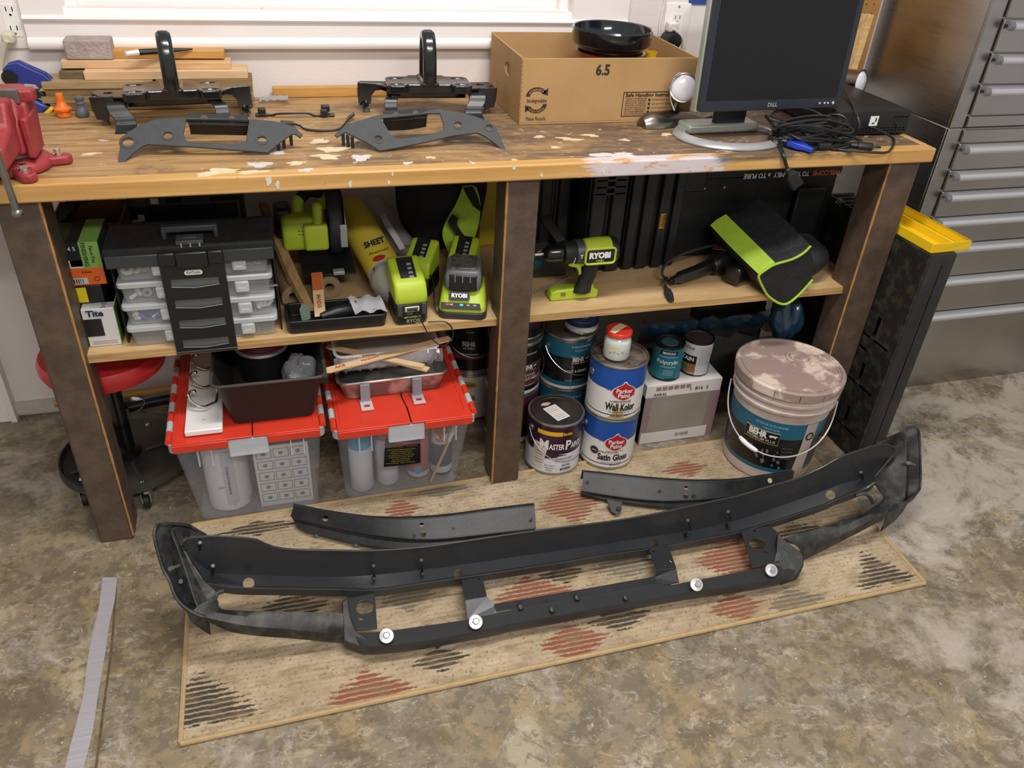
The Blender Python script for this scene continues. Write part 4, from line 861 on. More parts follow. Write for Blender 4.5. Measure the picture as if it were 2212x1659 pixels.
hgt = g.math('ADD', g.math('MULTIPLY', ribm, .6), nz)
rugm = g.out(c, hgt, .3, .004)
bind = M('rug_binding', '#b0966d', .9, var=.08, vscale=60, bump=.2, bscale=300)
rA, rB, rC, rD = V(-.476, -.588, 0), V(1.262, -.574, 0), V(1.275, .07, 0), V(-.478, .028, 0)
t = thing('area_rug', 'beige runner rug with red and black dashed diamonds under the bumper', 'rug', (0, 0, 0))
m = MB(); nx, ny = 60, 22; rows = []
for j in range(ny+1):
    a = rA.lerp(rD, j/ny); b = rB.lerp(rC, j/ny); rows.append([a.lerp(b, i/nx)+V(0, 0, .007+.0012*math.sin(i*.7+j)*math.sin(j*.9)) for i in range(nx+1)])
m.loft(rows, closed=False); m.build('pile', rugm, t, smooth=80)
for e in ((rA, rB), (rB, rC), (rC, rD), (rD, rA)):
    m = MB(); m.tube(resample(e, 30), .0058, 8); o = m.build('binding', bind, t); 
    for v_ in o.data.vertices: v_.co.z = v_.co.z+.0055
# duct tape strip
g = G('duct_tape', .32); g.b.inputs['Metallic'].default_value = .35
n1 = g.noise(g.mapv((1, 22, 1), rot=(0, 0, .1)), 3, 4, .6, .5); n2 = g.noise(g.mapv(), 14, 6, .7)
tapem = g.out(g.mix(g.ramp(n2, [(.64, 0.0), (.7, .6)]), '#bdb9bf', '#857b6e'), n1, .45, .004)
m = MB(); LL_ = smoothline([P(x, y, z=.0015) for x, y in ((221, 1247), (215, 1300), (205, 1350), (190, 1420), (180, 1500), (160, 1580), (140, 1659), (122, 1740))], 4); RR_ = smoothline([P(x, y, z=.0015) for x, y in ((253, 1247), (247, 1300), (236, 1350), (226, 1420), (212, 1500), (200, 1580), (181, 1659), (165, 1740))], 4)
m.sheet([LL_, RR_], 60); tag(m.build('duct_tape_strip', tapem, solid=.0008), 'strip of silver duct tape stuck along the concrete joint', 'tape')
# ================================================================== rolling stool
sc = P(205, 775, z=.40); bc_ = P(250, 985, z=.07); sx, sy_ = -.636, .262
t = thing('rolling_stool', 'red padded rolling stool with round tray base behind the bench leg', 'stool', (sx, sy_, 0))
m = MB(); m.lathe([(.0, .345), (.10, .348), (.138, .360), (.145, .376), (.145, .393), (.138, .406), (.11, .413), (0, .415)], 48, caps=False); m.build('seat', M('red_vinyl', '#c02a2c', .35, coat=.2), t)
m = MB(); m.lathe([(.02, .09), (.02, .345)], 20); m.lathe([(.034, .085), (.034, .10), (.024, .104)], 20); m.build('column', blk_gloss, t)
m = MB(); m.lathe([(.0, .074), (.135, .074), (.157, .082), (.162, .095), (.166, .095), (.168, .075), (.157, .064), (0, .062)], 56, caps=False); m.build('tray_base', M('dusty_tray', '#1d1d1b', .5, col2='#3b3a30', vscale=6, bump=.05), t)
for k in range(5):
    a = math.radians(-70+72*k); c = V(.133*math.cos(a), .133*math.sin(a), 0)
    m = MB(); m.lathe([(.007, .0), (.007, .003), (.004, .006)], 10, c+V(0, 0, .076)); m.build('rivet', chrome, t)
    fk = MB(); fk.lathe([(.018, .05), (.018, .058), (.006, .064)], 14, c); fk.bx(c.x-.012, c.x-.009, c.y-.016, c.y+.016, .018, .05); fk.bx(c.x+.009, c.x+.012, c.y-.016, c.y+.016, .018, .05); fo = fk.build('caster', chrome, t)
    wl = MB(); wl.lathe([(.015, -.008), (.022, -.006), (.022, .006), (.015, .008)], 20, c+V(0, -.006, .022), (1, 0, 0)); wl.build('wheel', blk, fo)
for k in range(4):
    a = math.radians(20+90*k); m = MB(); m.tube([V(.04*math.cos(a), .04*math.sin(a), .0755), V(.145*math.cos(a), .145*math.sin(a), .0755)], .006, 6); m.build('tray_rib', M('dusty_tray2', '#2a2a25', .6), t)
# dowel and hose behind the stool
a = P(118, 872, y=.55); b = P(372, 838, y=.575); m = MB(); m.cyl(a, b+(b-a)*.1, .011, 16); tag(m.build('wooden_dowel', wood_gold), 'round wooden dowel lying along the wall behind the stool', 'dowel')
m = MB(); hp = [P(x, y, z=.03) for x, y in ((275, 875), (330, 862), (400, 850), (480, 842), (600, 838))]; m.tube(smoothline([V(p.x, p.y, .02) for p in hp], 5), .014, 10); tag(m.build('black_hose', blk), 'thick black hose on the floor behind the stool', 'hose')
q = P(283, 895, z=.0); t = thing('metal_cup', 'small steel bowl behind the stool column', 'bowl', (q.x, max(q.y, .3), 0)); m = MB(); m.lathe([(.0, .0), (.03, .0), (.042, .03), (.045, .034), (.043, .034), (.03, .004), (0, .004)], 28, caps=False); m.build('bowl_wall', chrome, t)
# ================================================================== bumper lying face down on the rug
bstl = M('bumper_steel', '#2a2c2f', .44, var=.1, vscale=9, bump=.03, bscale=300, coat=.15)
bdust = M('dusty_bumper_plastic', '#1c1d1e', .5, col2='#5a5852', vscale=24, thr=(.46, .85), bump=.08, bscale=200)
t = thing('vehicle_bumper', 'long black vehicle bumper lying face down across the rug', 'bumper', (.43, -.4, 0)); bum = t; iv = inv_of(t.location)
T_ = [(394, 1180), (400, 1168), (409, 1162), (442, 1161), (457, 1158), (551, 1165), (586, 1181), (640, 1188), (700, 1189), (806, 1190), (917, 1182), (1040, 1164), (1158, 1147), (1300, 1129), (1397, 1114), (1541, 1083), (1600, 1070), (1672, 1048), (1721, 1034), (1781, 1007), (1810, 990), (1887, 963), (1913, 960), (1929, 965), (1934, 974)]
R_ = [(395, 1187), (410, 1208), (427, 1229), (446, 1239), (470, 1242), (495, 1243), (604, 1247), (730, 1248), (832, 1242), (971, 1226), (1107, 1206), (1300, 1179), (1383, 1165), (1488, 1150), (1593, 1126), (1721, 1082), (1780, 1061), (1817, 1047), (1865, 1035), (1886, 1022), (1908, 1002), (1931, 984)]
E_ = [(442, 1257), (470, 1262), (502, 1267), (553, 1269), (730, 1272), (808, 1273), (917, 1258), (1042, 1240), (1200, 1216), (1300, 1199), (1394, 1186), (1540, 1160), (1601, 1147), (1661, 1129), (1780, 1090), (1805, 1078), (1856, 1060), (1887, 1043), (1892, 1030)]
def Ly(pts, y): return [P(a, b, y=y) for a, b in pts]
TT = smoothline(Ly(T_, -.314), 3); RR2 = smoothline(Ly(R_, -.318), 3); EE = smoothline(Ly(E_, -.352), 3)
N_ = 90
def byx(line, xs):
    """height of a left-to-right line at given x"""
    line = sorted(line, key=lambda p: p.x); out = []
    for x in xs:
        for a, b in zip(line, line[1:]):
            if a.x <= x <= b.x+1e-9: s_ = (x-a.x)/max(1e-9, b.x-a.x); out.append(a.lerp(b, s_)); break
        else: out.append(line[0].copy() if x < line[0].x else line[-1].copy())
    return out
m = MB(); m.sheet([TT, [a.lerp(b, .5)+V(0, .001, 0) for a, b in zip(resample(TT, N_), resample(RR2, N_))], RR2], N_); wallp = m.build('top_flange', bstl, t, inv=iv, solid=.004, smooth=30)
m = MB(); m.tube(resample(TT, 110), .0018, 6); m.build('rolled_edge', bstl, t, inv=iv)
m = MB(); E2 = [p+V(0, .003, -.016) for p in EE]; m.sheet([RR2, EE], N_); ledge = m.build('inner_ledge', bstl, t, inv=iv, solid=.004, smooth=30)
m = MB(); m.tube(resample(RR2, 110), .0016, 6); m.build('ridge', bstl, t, inv=iv)
m = MB(); m.sheet([EE, [p+V(0, .004, -.024) for p in EE]], N_); m.build('ledge_lip', bstl, t, inv=iv, solid=.003, smooth=30)
m = MB(); c_ = [p for p in RR2]; m.sheet([[p+V(0, .004, 0) for p in TT], [p+V(0, .03, -.05) for p in TT]], N_); m.build('outer_face', bstl, t, inv=iv, solid=.003)
# lower bar with inner flange
def Lz(pts, z): return [P(a, b, z=z) for a, b in pts]
low_o = smoothline(Lz([(762, 1372), (775, 1392), (800, 1404), (890, 1396), (1000, 1377), (1053, 1367), (1107, 1354), (1200, 1338), (1300, 1319), (1436, 1295), (1501, 1284), (1646, 1263), (1698, 1250), (1718, 1238)], .050), 3)
low_i = smoothline(Lz([(780, 1366), (800, 1366), (852, 1361), (930, 1350), (1006, 1339), (1063, 1327), (1080, 1322), (1190, 1301), (1300, 1281), (1420, 1258), (1450, 1264), (1480, 1258), (1560, 1243), (1609, 1233), (1640, 1228), (1680, 1222)], .060), 3)
m = MB(); mid = [a.lerp(b, .45)+V(0, 0, .005) for a, b in zip(resample(low_o, N_), resample(low_i, N_))]
m.sheet([[p+V(0, .004, -.02) for p in low_o], low_o, [p.lerp(q, .12)+V(0, 0, .008) for p, q in zip(resample(low_o, N_), mid)], mid, low_i], N_); m.build('lower_bar', bstl, t, inv=iv, solid=.004, smooth=30)
fl_ = Lz([(1068, 1307), (1190, 1286), (1300, 1267), (1415, 1247)], .075); fb = Lz([(1072, 1322), (1190, 1302), (1300, 1283), (1418, 1260)], .060)
m = MB(); m.sheet([fl_, fb], 30); m.build('inner_flange', bstl, t, inv=iv, solid=.004)
# four cross plates between ledge and lower bar
def cross(pts, zs, holes, name='cross_plate'):
    """pts: outline, blending from ledge height to bar height"""
    q = [P(a, b, z=z) for (a, b), z in zip(pts, zs)]; hs = []
    n = (q[1]-q[0]).cross(q[-1]-q[0]).normalized(); o = q[0]
    q = [PP(a, b, o, n) for a, b in pts]
    for x, y, r, ry in holes:
        c = PP(x, y, o, n); u = (q[1]-q[0]).normalized(); v = n.cross(u); hs.append(circ(c, r, u, v, 18, ry))
    return plate(q, hs, name, bstl, bum, .004, .001, inv=iv)
cross([(748, 1275), (809, 1274), (815, 1358), (770, 1362), (755, 1330)], [.065, .065, .06, .06, .06], [(788, 1313, .019, .019), (774, 1283, .006, .003), (779, 1338, .006, .003)])
cross([(995, 1247), (1041, 1241), (1052, 1290), (1005, 1298)], [.058, .058, .075, .075], [(1033, 1251, .003, .006), (1009, 1284, .003, .005), (1027, 1289, .005, .003)])
cross([(1400, 1184), (1443, 1177), (1461, 1228), (1418, 1234)], [.055, .055, .075, .075], [(1411, 1191, .003, .006), (1449, 1213, .003, .006), (1437, 1222, .005, .003)])
cross([(1600, 1148), (1655, 1130), (1690, 1160), (1690, 1215), (1625, 1228)], [.06, .06, .06, .06, .06], [(1636, 1176, .021, .019), (1629, 1147, .005, .003), (1653, 1193, .005, .003)])
for A_ in ([(1005, 1298), (1052, 1290), (1072, 1308), (1066, 1328), (1010, 1338)], [(1418, 1234), (1461, 1228), (1467, 1258), (1422, 1266), (1412, 1248)]):
    q = [P(a, b, z=z) for (a, b), z in zip(A_, (.075, .075, .068, .058, .058))]; m = MB(); m.add(q, [list(range(len(q)))]); m.build('cross_plate_foot', bstl, t, inv=iv, solid=.003)
# end brackets where the lower bar meets the wing arms
m = MB(); q = [P(a, b, z=z) for a, b, z in ((752, 1290, .09), (738, 1300, .09), (742, 1385, .05), (790, 1403, .045), (800, 1385, .06), (768, 1360, .065), (756, 1330, .07))]; m.add(q+[p-V(0, 0, .02) for p in q], [list(range(7))]+[(i, (i+1) % 7, 7+(i+1) % 7, 7+i) for i in range(7)]); m.build('end_bracket', bdust, t, inv=iv, bevel=.003)
m = MB(); q = [P(a, b, z=z) for a, b, z in ((1680, 1148, .10), (1700, 1170, .09), (1735, 1195, .075), (1737, 1218, .06), (1725, 1240, .05), (1690, 1252, .05), (1668, 1225, .06), (1678, 1190, .07))]; m.add(q+[p-V(0, 0, .02) for p in q], [list(range(8))]+[(i, (i+1) % 8, 8+(i+1) % 8, 8+i) for i in range(8)]); m.build('end_bracket', bdust, t, inv=iv, bevel=.003)
# wings: outer rim shell, end panel and lower arm, rising at both ends
def wing(O, I, Bk, armo, armi):
    o = smoothline([P(a, b, y=y) for a, b, y in O], 4); i_ = smoothline([P(a, b, y=y) for a, b, y in I], 4); n = 40
    m = MB(); oo = resample(o, n); ii = resample(i_, n)
    m.sheet([[p+V(0, 0, -.02*min(1, (n-1-k)/10)-.0005) for k, p in enumerate(oo)], oo, [p.lerp(q, .55)+V(0, 0, -.028) for p, q in zip(oo, ii)], ii], n); m.build('wing_shell', bdust, bum, inv=iv, solid=.004)
    m = MB(); m.tube(oo, .0034, 6); m.build('wing_rim', bdust, bum, inv=iv); m = MB(); m.tube(ii, .0028, 6); m.build('panel_rim', bdust, bum, inv=iv)
    b_ = smoothline([P(a, b, y=y) for a, b, y in Bk], 4); m = MB(); m.sheet([ii, [p.lerp(q, .5)+V(0, 0, -.012) for p, q in zip(ii, resample(b_, n))], b_], n); m.build('wing_panel', bdust, bum, inv=iv, solid=.004)
    A = smoothline([P(a, b, y=y) for a, b, y in armo], 4); B = smoothline([P(a, b, y=y) for a, b, y in armi], 4)
    m = MB(); AA = resample(A, n); BB = resample(B, n); m.sheet([[p+V(0, .002, -.03*min(1, k/9)-.001) for k, p in enumerate(AA)], AA, [p.lerp(q, .45)+V(0, 0, .006) for p, q in zip(AA, BB)], BB, [p+V(0, -.002, -.012) for p in BB]], n); m.build('wing_arm', bdust, bum, inv=iv, solid=.004)
wing([(446, 1158, -.27), (421, 1143, -.272), (401, 1134, -.275), (352, 1132, -.285), (336, 1140, -.30), (334, 1163, -.315), (350, 1222, -.345), (366, 1254, -.365), (383, 1295, -.39), (414, 1321, -.41), (442, 1333, -.42)],
     [(446, 1160, -.275), (425, 1152, -.28), (390, 1141, -.29), (376, 1142, -.295), (371, 1150, -.30), (383, 1181, -.325), (401, 1232, -.355), (421, 1295, -.39), (432, 1315, -.405), (440, 1323, -.41), (448, 1330, -.415)],
     [(452, 1160, -.285), (430, 1161, -.29), (412, 1162, -.295), (400, 1170, -.30), (396, 1182, -.31), (410, 1208, -.33), (432, 1245, -.35), (452, 1265, -.36), (466, 1280, -.37), (466, 1300, -.39), (475, 1313, -.40)],
     [(414, 1321, -.41), (442, 1333, -.42), (528, 1351, -.432), (640, 1361, -.44), (742, 1371, -.445)], [(466, 1290, -.385), (476, 1313, -.395), (500, 1318, -.40), (620, 1321, -.41), (742, 1325, -.415)])
wing([(1893, 958, -.262), (1935, 940, -.268), (1970, 922, -.275), (1982, 925, -.285), (1986, 943, -.295), (1988, 1000, -.33), (1988, 1045, -.355), (1982, 1063, -.375), (1952, 1087, -.40), (1920, 1104, -.415)],
     [(1895, 959, -.268), (1922, 948, -.275), (1945, 936, -.285), (1954, 939, -.292), (1956, 950, -.30), (1957, 1000, -.335), (1956, 1040, -.36), (1953, 1070, -.38), (1950, 1082, -.392), (1930, 1094, -.405)],
     [(1912, 958, -.28), (1925, 962, -.285), (1933, 972, -.292), (1930, 985, -.30), (1910, 1005, -.31), (1892, 1022, -.325), (1888, 1042, -.34), (1895, 1055, -.355), (1908, 1075, -.375), (1895, 1095, -.395)],
     [(1952, 1087, -.40), (1920, 1104, -.415), (1889, 1119, -.425), (1820, 1155, -.435), (1737, 1196, -.445)], [(1905, 1078, -.378), (1884, 1097, -.39), (1842, 1117, -.40), (1780, 1138, -.408), (1694, 1162, -.412)])
for A_, B_ in (([(468, 1306, -.39), (464, 1294, -.38), (468, 1283, -.37), (482, 1277, -.362)], None), ([(1848, 1070, -.362), (1866, 1066, -.366), (1880, 1076, -.373), (1886, 1088, -.382)], None)):
    m = MB(); m.tube(smoothline([P(a, b, y=y) for a, b, y in A_], 5), .005, 6); m.build('opening_edge', bdust, t, inv=iv)
# hardware: washer bolts, studs, ledge holes, sticker
zn = M('zinc_bolt', '#d6d7d8', .28, .55)
for px, py in ((835, 1373), (1028, 1343), (1506, 1262), (1668, 1231)):
    c = P(px, py, z=.078); ax = V(-.05, -.55, .83); m = MB(); m.lathe([(.0150, 0), (.0155, .002), (.0145, .0035), (.0085, .0045)], 24, c-ax*.006, ax); bo = m.build('flange_bolt', zn, t, inv=iv)
    m = MB(); m.lathe([(.0078, .0), (.0078, .008), (.006, .0095)], 6, c-ax*.002, ax); m.build('bolt_head', M('bolt_hex', '#b9bcc0', .3, .7), bo, inv=iv)
    m = MB(); m.cyl(c-ax*.006, c-ax*.03, .006); m.build('bolt_shank', zn, bo, inv=iv)
studm = M('black_stud', '#26282a', .35, .4)
for px, py, dx, dy, y in ((807, 1222, 2, 26, -.33), (910, 1210, 2, 24, -.33), (1486, 1124, 6, 20, -.33), (1573, 1105, 6, 18, -.33), (460, 1222, 0, 18, -.335), (1860, 1020, 5, 14, -.32), (432, 1172, 0, 18, -.31), (1904, 970, 5, 12, -.29)):
    a = P(px, py, y=y-.02); b = P(px+dx, py+dy, y=y); m = MB(); m.tube([a, a.lerp(b, .15), a.lerp(b, .2), b], [.004, .004, .0028, .0028], 8); m.build('stud', studm, t, inv=iv)
for px, py in ((808, 1248), (912, 1238), (1481, 1154), (1570, 1135)):
    c = P(px, py, y=-.335); m = MB(); m.lathe([(.005, 0), (.005, .004), (.0035, .012)], 10, c, (0, -.6, .5)); m.build('rivet_nut', studm, t, inv=iv)
for px, py in ((1125, 1311), (1247, 1291), (1193, 1317), (1352, 1291)):
    c = P(px, py, z=.068); m = MB(); m.lathe([(.007, 0), (.006, .003), (.002, .004)], 12, c, (0, -.4, .9)); m.build('push_clip', blk, t, inv=iv)
tanr = 'hole'; cutters = []
for px, py, r in ((537, 1260, .013), (990, 1240, .011), (1414, 1172, .011), (1794, 1069, .013)):
    c = P(px, py, y=-.336); dr = (CO-c).normalized(); m = MB(); m.cyl(c-dr*.06, c+dr*.06, r*.9, 16); cutters.append(m.build('cutter', bstl, t, inv=iv))
cut(ledge, cutters)
st = [P(a, b, y=-.312) for a, b in ((1159, 1159), (1164, 1153), (1222, 1145), (1226, 1151), (1222, 1160), (1160, 1165))]; m = MB(); m.add(st, [list(range(6))]); so = m.build('sticker', M('worn_sticker', '#9a979a', .55, col2='#6f6d70', vscale=90, thr=(.55, .65)), t, inv=iv)
for px, py, dx, dy in ((366, 1229, 26, -9), (390, 1256, 14, -4), (1962, 1000, 14, 4)):
    a = P(px, py, y=-.36); b = P(px+dx, py+dy, y=-.34); m = MB(); m.tube([a, a.lerp(b, .25), a.lerp(b, .3), b], [.005, .005, .003, .003], 8); m.build('wing_screw', M('dull_screw', '#7c7c78', .4, .6), t, inv=iv)
# ================================================================== two bumper reinforcement channels behind it
cst = M('channel_steel', '#191b1d', .42, col2='#2a2c2e', vscale=22, bump=.04, bscale=200)
def channel(label, top, mid, low, zt_, zm, zl, base, feat):
    t = thing('bumper_brace', label, 'brace', base); iv = inv_of(base)
    A = smoothline([P(a, b, z=zt_) for a, b in top], 5); B = smoothline([P(a, b, z=zm) for a, b in mid], 5); C = smoothline([P(a, b, z=zl) for a, b in low], 5); n = 60
    A, B, C = resample(A, n), resample(B, n), resample(C, n)
    m = MB(); m.sheet([[p+V(0, .012, -.03) for p in A], [p+V(0, .010, .0) for p in A], A], n); m.build('upper_lip', cst, t, inv=iv, solid=.003)
    m = MB(); m.sheet([A, [a.lerp(b, .5) for a, b in zip(A, B)], B], n); web = m.build('web', cst, t, inv=iv, solid=.003, smooth=30); holes_ = []
    m = MB(); m.tube(A, .0015, 6); m.build('edge_bead', cst, t, inv=iv); m = MB(); m.tube(B, .0017, 6); m.build('edge_bead', cst, t, inv=iv)
    m = MB(); m.sheet([B, [b.lerp(c, .4)+V(0, .006, -.006) for b, c in zip(B, C)], C, [p+V(0, .004, -.012) for p in C]], n); m.build('lower_flange', cst, t, inv=iv, solid=.003, smooth=30)
    for x, y, z, r, mt in feat:
        c = P(x, y, z=z); m = MB()
        if mt is tanr: dr = (CO-c).normalized(); m.cyl(c-dr*.06, c+dr*.08, r*.9, 12); holes_.append(m.build('cutter', cst, t, inv=iv)); continue
        m.lathe([(r, 0), (r, .0016), (r*.5, .002)], 12, c+V(0, -.003, .002), (0, -.7, .7)); m.build('rivet', mt, t, inv=iv)
    if holes_: cut(web, holes_)
    return t, iv
channel('curved black steel brace on the rug behind the bumper, bins side', [(634, 1093), (665, 1099), (700, 1106), (760, 1115), (808, 1120), (890, 1121), (971, 1115), (1060, 1103), (1155, 1092)], [(628, 1114), (660, 1124), (700, 1134), (760, 1146), (808, 1155), (880, 1163), (940, 1164), (998, 1159), (1080, 1150), (1158, 1141)],
        [(640, 1134), (660, 1145), (700, 1155), (768, 1172), (830, 1182), (900, 1186), (960, 1180), (1020, 1172), (1090, 1160), (1157, 1147)], .075, .045, .028, P(860, 1170, z=.01), [(703, 1120, .06, .008, tanr), (911, 1134, .06, .006, tanr), (914, 1154, .055, .008, tanr), (895, 1153, .055, .004, blk), (978, 1141, .055, .004, blk), (683, 1158, .03, .005, blk), (768, 1178, .03, .005, blk), (1146, 1121, .06, .004, blk)])
t2, iv2_ = channel('curved black steel brace on the rug behind the bumper, paint can side', [(1260, 1020), (1300, 1024), (1357, 1030), (1420, 1036), (1488, 1040), (1550, 1040), (1593, 1038), (1650, 1030), (1716, 1019)], [(1256, 1060), (1300, 1067), (1357, 1075), (1410, 1080), (1462, 1081), (1541, 1076), (1600, 1066), (1660, 1052), (1712, 1036)],
        [(1256, 1066), (1300, 1076), (1357, 1085), (1430, 1094), (1480, 1096), (1545, 1090), (1605, 1076), (1660, 1062), (1712, 1044)], .075, .040, .026, P(1440, 1075, z=.01), [(1482, 1054, .06, .006, tanr), (1481, 1072, .05, .008, tanr), (1268, 1041, .06, .004, blk), (1423, 1061, .055, .004, blk), (1661, 1038, .06, .007, M('pale_clip', '#b4a58a', .6)), (1498, 1071, .05, .005, blk)])
m = MB(); q = [P(a, b, z=z) for a, b, z in ((1310, 1078, .035), (1345, 1084, .035), (1344, 1095, .026), (1340, 1108, .022), (1332, 1112, .02), (1320, 1105, .022))]; m.add(q, [list(range(6))]); m.build('mounting_tab', cst, t2, inv=iv2_, solid=.004, bevel=.001)
c = P(1335, 1100, z=.024); m = MB(); m.lathe([(.006, 0), (.006, .008), (.003, .008)], 12, c, (0, -.5, .8)); m.build('tab_stud', blk, t2, inv=iv2_)
# ================================================================== paint cans
tin = M('can_tin', '#b9b6ae', .28, .9, var=.08, vscale=40); rust_lid = M('rusty_lid', '#8d8378', .5, .5, col2='#5b4334', vscale=22, thr=(.45, .62))
def face(x, y): return math.atan2(CO.y-y, CO.x-x)
def can(label, x, y, z, r, h, bands, lid=None, lidrim=tin, ears=True, group=None, name='paint_can'):
    """bands: [(z0,z1,material)] as fractions of the height"""
    t = thing(name, label, 'paint can', (x, y, z)); mats = []; prof = [(r*.985, 0), (r*1.02, .002), (r*1.02, .005), (r, .007)]; mis = [0, 0, 0]; mats.append(lidrim)
    zz = .007; top = h-.007
    for f0, f1, mt in bands:
        if mt not in mats: mats.append(mt)
        a = .007+(top-.007)*f0; b = .007+(top-.007)*f1; prof.append((r, a+1e-4)); mis.append(mats.index(mt)); prof.append((r, b)); mis.append(mats.index(mt))
    prof += [(r*1.02, top+.001), (r*1.025, h-.002), (r*1.01, h), (r*.95, h), (r*.945, h-.006)]; mis += [0]*5
    m = MB(); m.lathe(prof, 56, mis=mis, caps=False); m.f.append(list(range(56))[::-1]); m.mi.append(0); m.build('can_body', mats, t)
    m = MB(); m.lathe([(r*.944, h-.0065), (r*.90, h-.0055), (r*.88, h-.002), (r*.82, h-.002), (r*.8, h-.005), (0, h-.005)], 48, caps=False); m.build('lid', lid or tin, t)
    return t
def handle_wire(t, r, h, a_ear, drop, side, mat=tin, zear=.72, tr=.0013):
    """bail wire: ears on both sides, loop swung down toward `side` angle"""
    z = h*zear; e1 = V(r*1.01*math.cos(a_ear), r*1.01*math.sin(a_ear), z); e2 = V(r*1.01*math.cos(a_ear+PI), r*1.01*math.sin(a_ear+PI), z)
    pts = []
    for i in range(21):
        s_ = PI*i/20; rad = r*1.06+.002; ang = a_ear+(side*s_); k = math.sin(s_)
        pts.append(V(rad*(1+.04*k)*math.cos(ang), rad*(1+.04*k)*math.sin(ang), z-drop*k**.8))
    m = MB(); m.tube(pts, tr, 6); m.build('wire_handle', mat, t)
    for e in (e1, e2):
        d = V(e.x, e.y, 0).normalized(); m = MB(); m.lathe([(.010, -.001), (.010, .002), (.006, .005), (.003, .006)], 14, e, d); m.build('handle_ear', tin, t)
CRd, CH_ = .078, .172
pwhite = M('label_white', '#dedbd6', .42); pblue = M('label_royal_blue', '#1f4fa0', .4); pred = M('label_red', '#b3202a', .4); navy = M('print_navy', '#1c2550', .45)
# Parker cans
px_, py_ = .664, .082; fa = face(px_, py_)+.12
def parker(label, z, rows, lid):
    t = can(label, px_, py_, z, CRd, CH_, [(0, .06, pwhite), (.06, .08, navy), (.08, .58, pwhite), (.58, 1, pblue)], lid)
    # wavy white over blue
    cpatch(t, 'label_wave', pblue, [(CH_*.60-.013*math.cos(0)*0, -.05, .05)]+[(CH_*.56, -.03, .05), (CH_*.52, .0, .05), (CH_*.46, .03, .05)], fa, CRd)
    badge = []
    for s_, w2 in ((0, .001), (.07, .004), (.15, .009), (.24, .018), (.34, .0255), (.45, .030), (.58, .0315), (.70, .0295), (.81, .024), (.91, .0155), (1, .003)): badge.append((CH_*.40+.056*(1-s_), -w2, w2))
    cx = .018
    cpatch(t, 'badge_border', pwhite, [(z_*1+.0, a-.003+cx, b+.003+cx) for z_, a, b in [(badge[0][0]+.003, -.001, .001)]+badge+[(badge[-1][0]-.003, -.003, .003)]], fa, CRd, lift=.0009)
    cpatch(t, 'badge', pred, [(z_, a+cx, b+cx) for z_, a, b in badge], fa, CRd, lift=.0013)
    ctext(t, 'Parker', .019, fa+cx/CRd, CH_*.40+.0295, CRd+.0014, pwhite, .03, width=.046); ctext(t, 'Paint', .019, fa+cx/CRd, CH_*.40+.0145, CRd+.0014, pwhite, .03, width=.034)
    ctext(t, 'GREAT NORTHWEST PAINT', .0055, fa+cx/CRd, CH_*.40-.004, CRd, pred, .01, width=.05)
    for s_, sz, dz, w_, b_, off in rows: ctext(t, s_, sz, fa+off/CRd, dz, CRd, black_p, b_, width=w_)
    return t
t = parker('blue and white paint can at the bottom, stacked under a matching can', .0085, [('INTERIOR SATIN LATEX', .0075, .060, .056, .01, .0), ('Satin Gloss', .030, .042, .088, .035, .014), ('ONE COAT HIDING - WASHABLE', .005, .0245, .06, .01, .012), ('4800 WHITE', .0075, .016, .03, 0, .022)], tin)
m = MB(); 
star = []
for i in range(32): a = 2*PI*i/32; r = .011 if i % 2 else .0145; star.append((a, r))
m.add([V((CRd+.0012)*math.cos(fa+(-.042+r*math.cos(a))/CRd), (CRd+.0012)*math.sin(fa+(-.042+r*math.cos(a))/CRd), .060+r*math.sin(a)) for a, r in star], [list(range(32))]); m.build('starburst', black_p, t, smooth=0)
ctext(t, 'NEW', .006, fa-.042/CRd, .060, CRd+.0008, pwhite, .02)
handle_wire(t, CRd, CH_, fa-1.15, .06, -1, zear=.74)
t = parker('blue and white wall paint can with rusty lid on top of its stack', CH_+.009, [('INTERIOR FLAT LATEX', .0075, .062, .058, .01, .012), ('Wall', .032, .044, .036, .04, -.010), ('Kolor', .032, .044, .042, .04, .034), ('ONE COAT HIDING - WASHABLE - EASY', .005, .0285, .06, .01, .012), ('3650 WHITE BASE', .009, .017, .05, .01, .014)], rust_lid)
m = MB(); e = fa-1.15; m.lathe([(.010, -.001), (.010, .002), (.006, .005), (.003, .006)], 14, (CRd*math.cos(e), CRd*math.sin(e), CH_*.74), (math.cos(e), math.sin(e), 0)); m.build('handle_ear', tin, t)
cpatch(t, 'rust_stain', M('drip_rust', '#9a7a45', .6, col2='#c9b48a', vscale=30), [(.045, .005, .018), (.03, -.004, .022), (.015, -.012, .026), (.008, -.02, .03)], fa, CRd, lift=.0004)
# jar on the stack
jx, jy, jz = px_-.018, py_-.012, CH_*2+.0092; t = thing('glass_jar', 'white glass jar with red and cream lid on the upper blue can', 'jar', (jx, jy, jz))
m = MB(); m.lathe([(.028, 0), (.034, .003), (.036, .01), (.036, .05), (.034, .058), (.030, .063), (.033, .066), (.033, .07), (.030, .072), (0, .072)], 40); m.build('jar_glass', M('milk_glass', '#cfd3cf', .2, coat=.5, col2='#bcc3bf', vscale=16), t)
m = MB(); m.lathe([(.034, .0685), (.0355, .070), (.0355, .079), (.033, .082), (0, .0815)], 40, caps=False); m.build('lid', M('lid_red', '#c8321f', .35, coat=.3), t)
m = MB(); m.add([V(*p, .0822) for p in ((-.031, -.008), (-.022, -.022), (.025, .010), (.031, .002), (.014, .028), (-.010, .014))], [(0, 1, 2, 3, 4, 5)]); m.build('lid_label', M('lid_cream', '#d9c3a0', .5), t)
cpatch(t, 'tape_label', M('masking_cream', '#cfc9a9', .6), [(.045, -.03, .006), (.028, -.03, .006)], fa, .036)
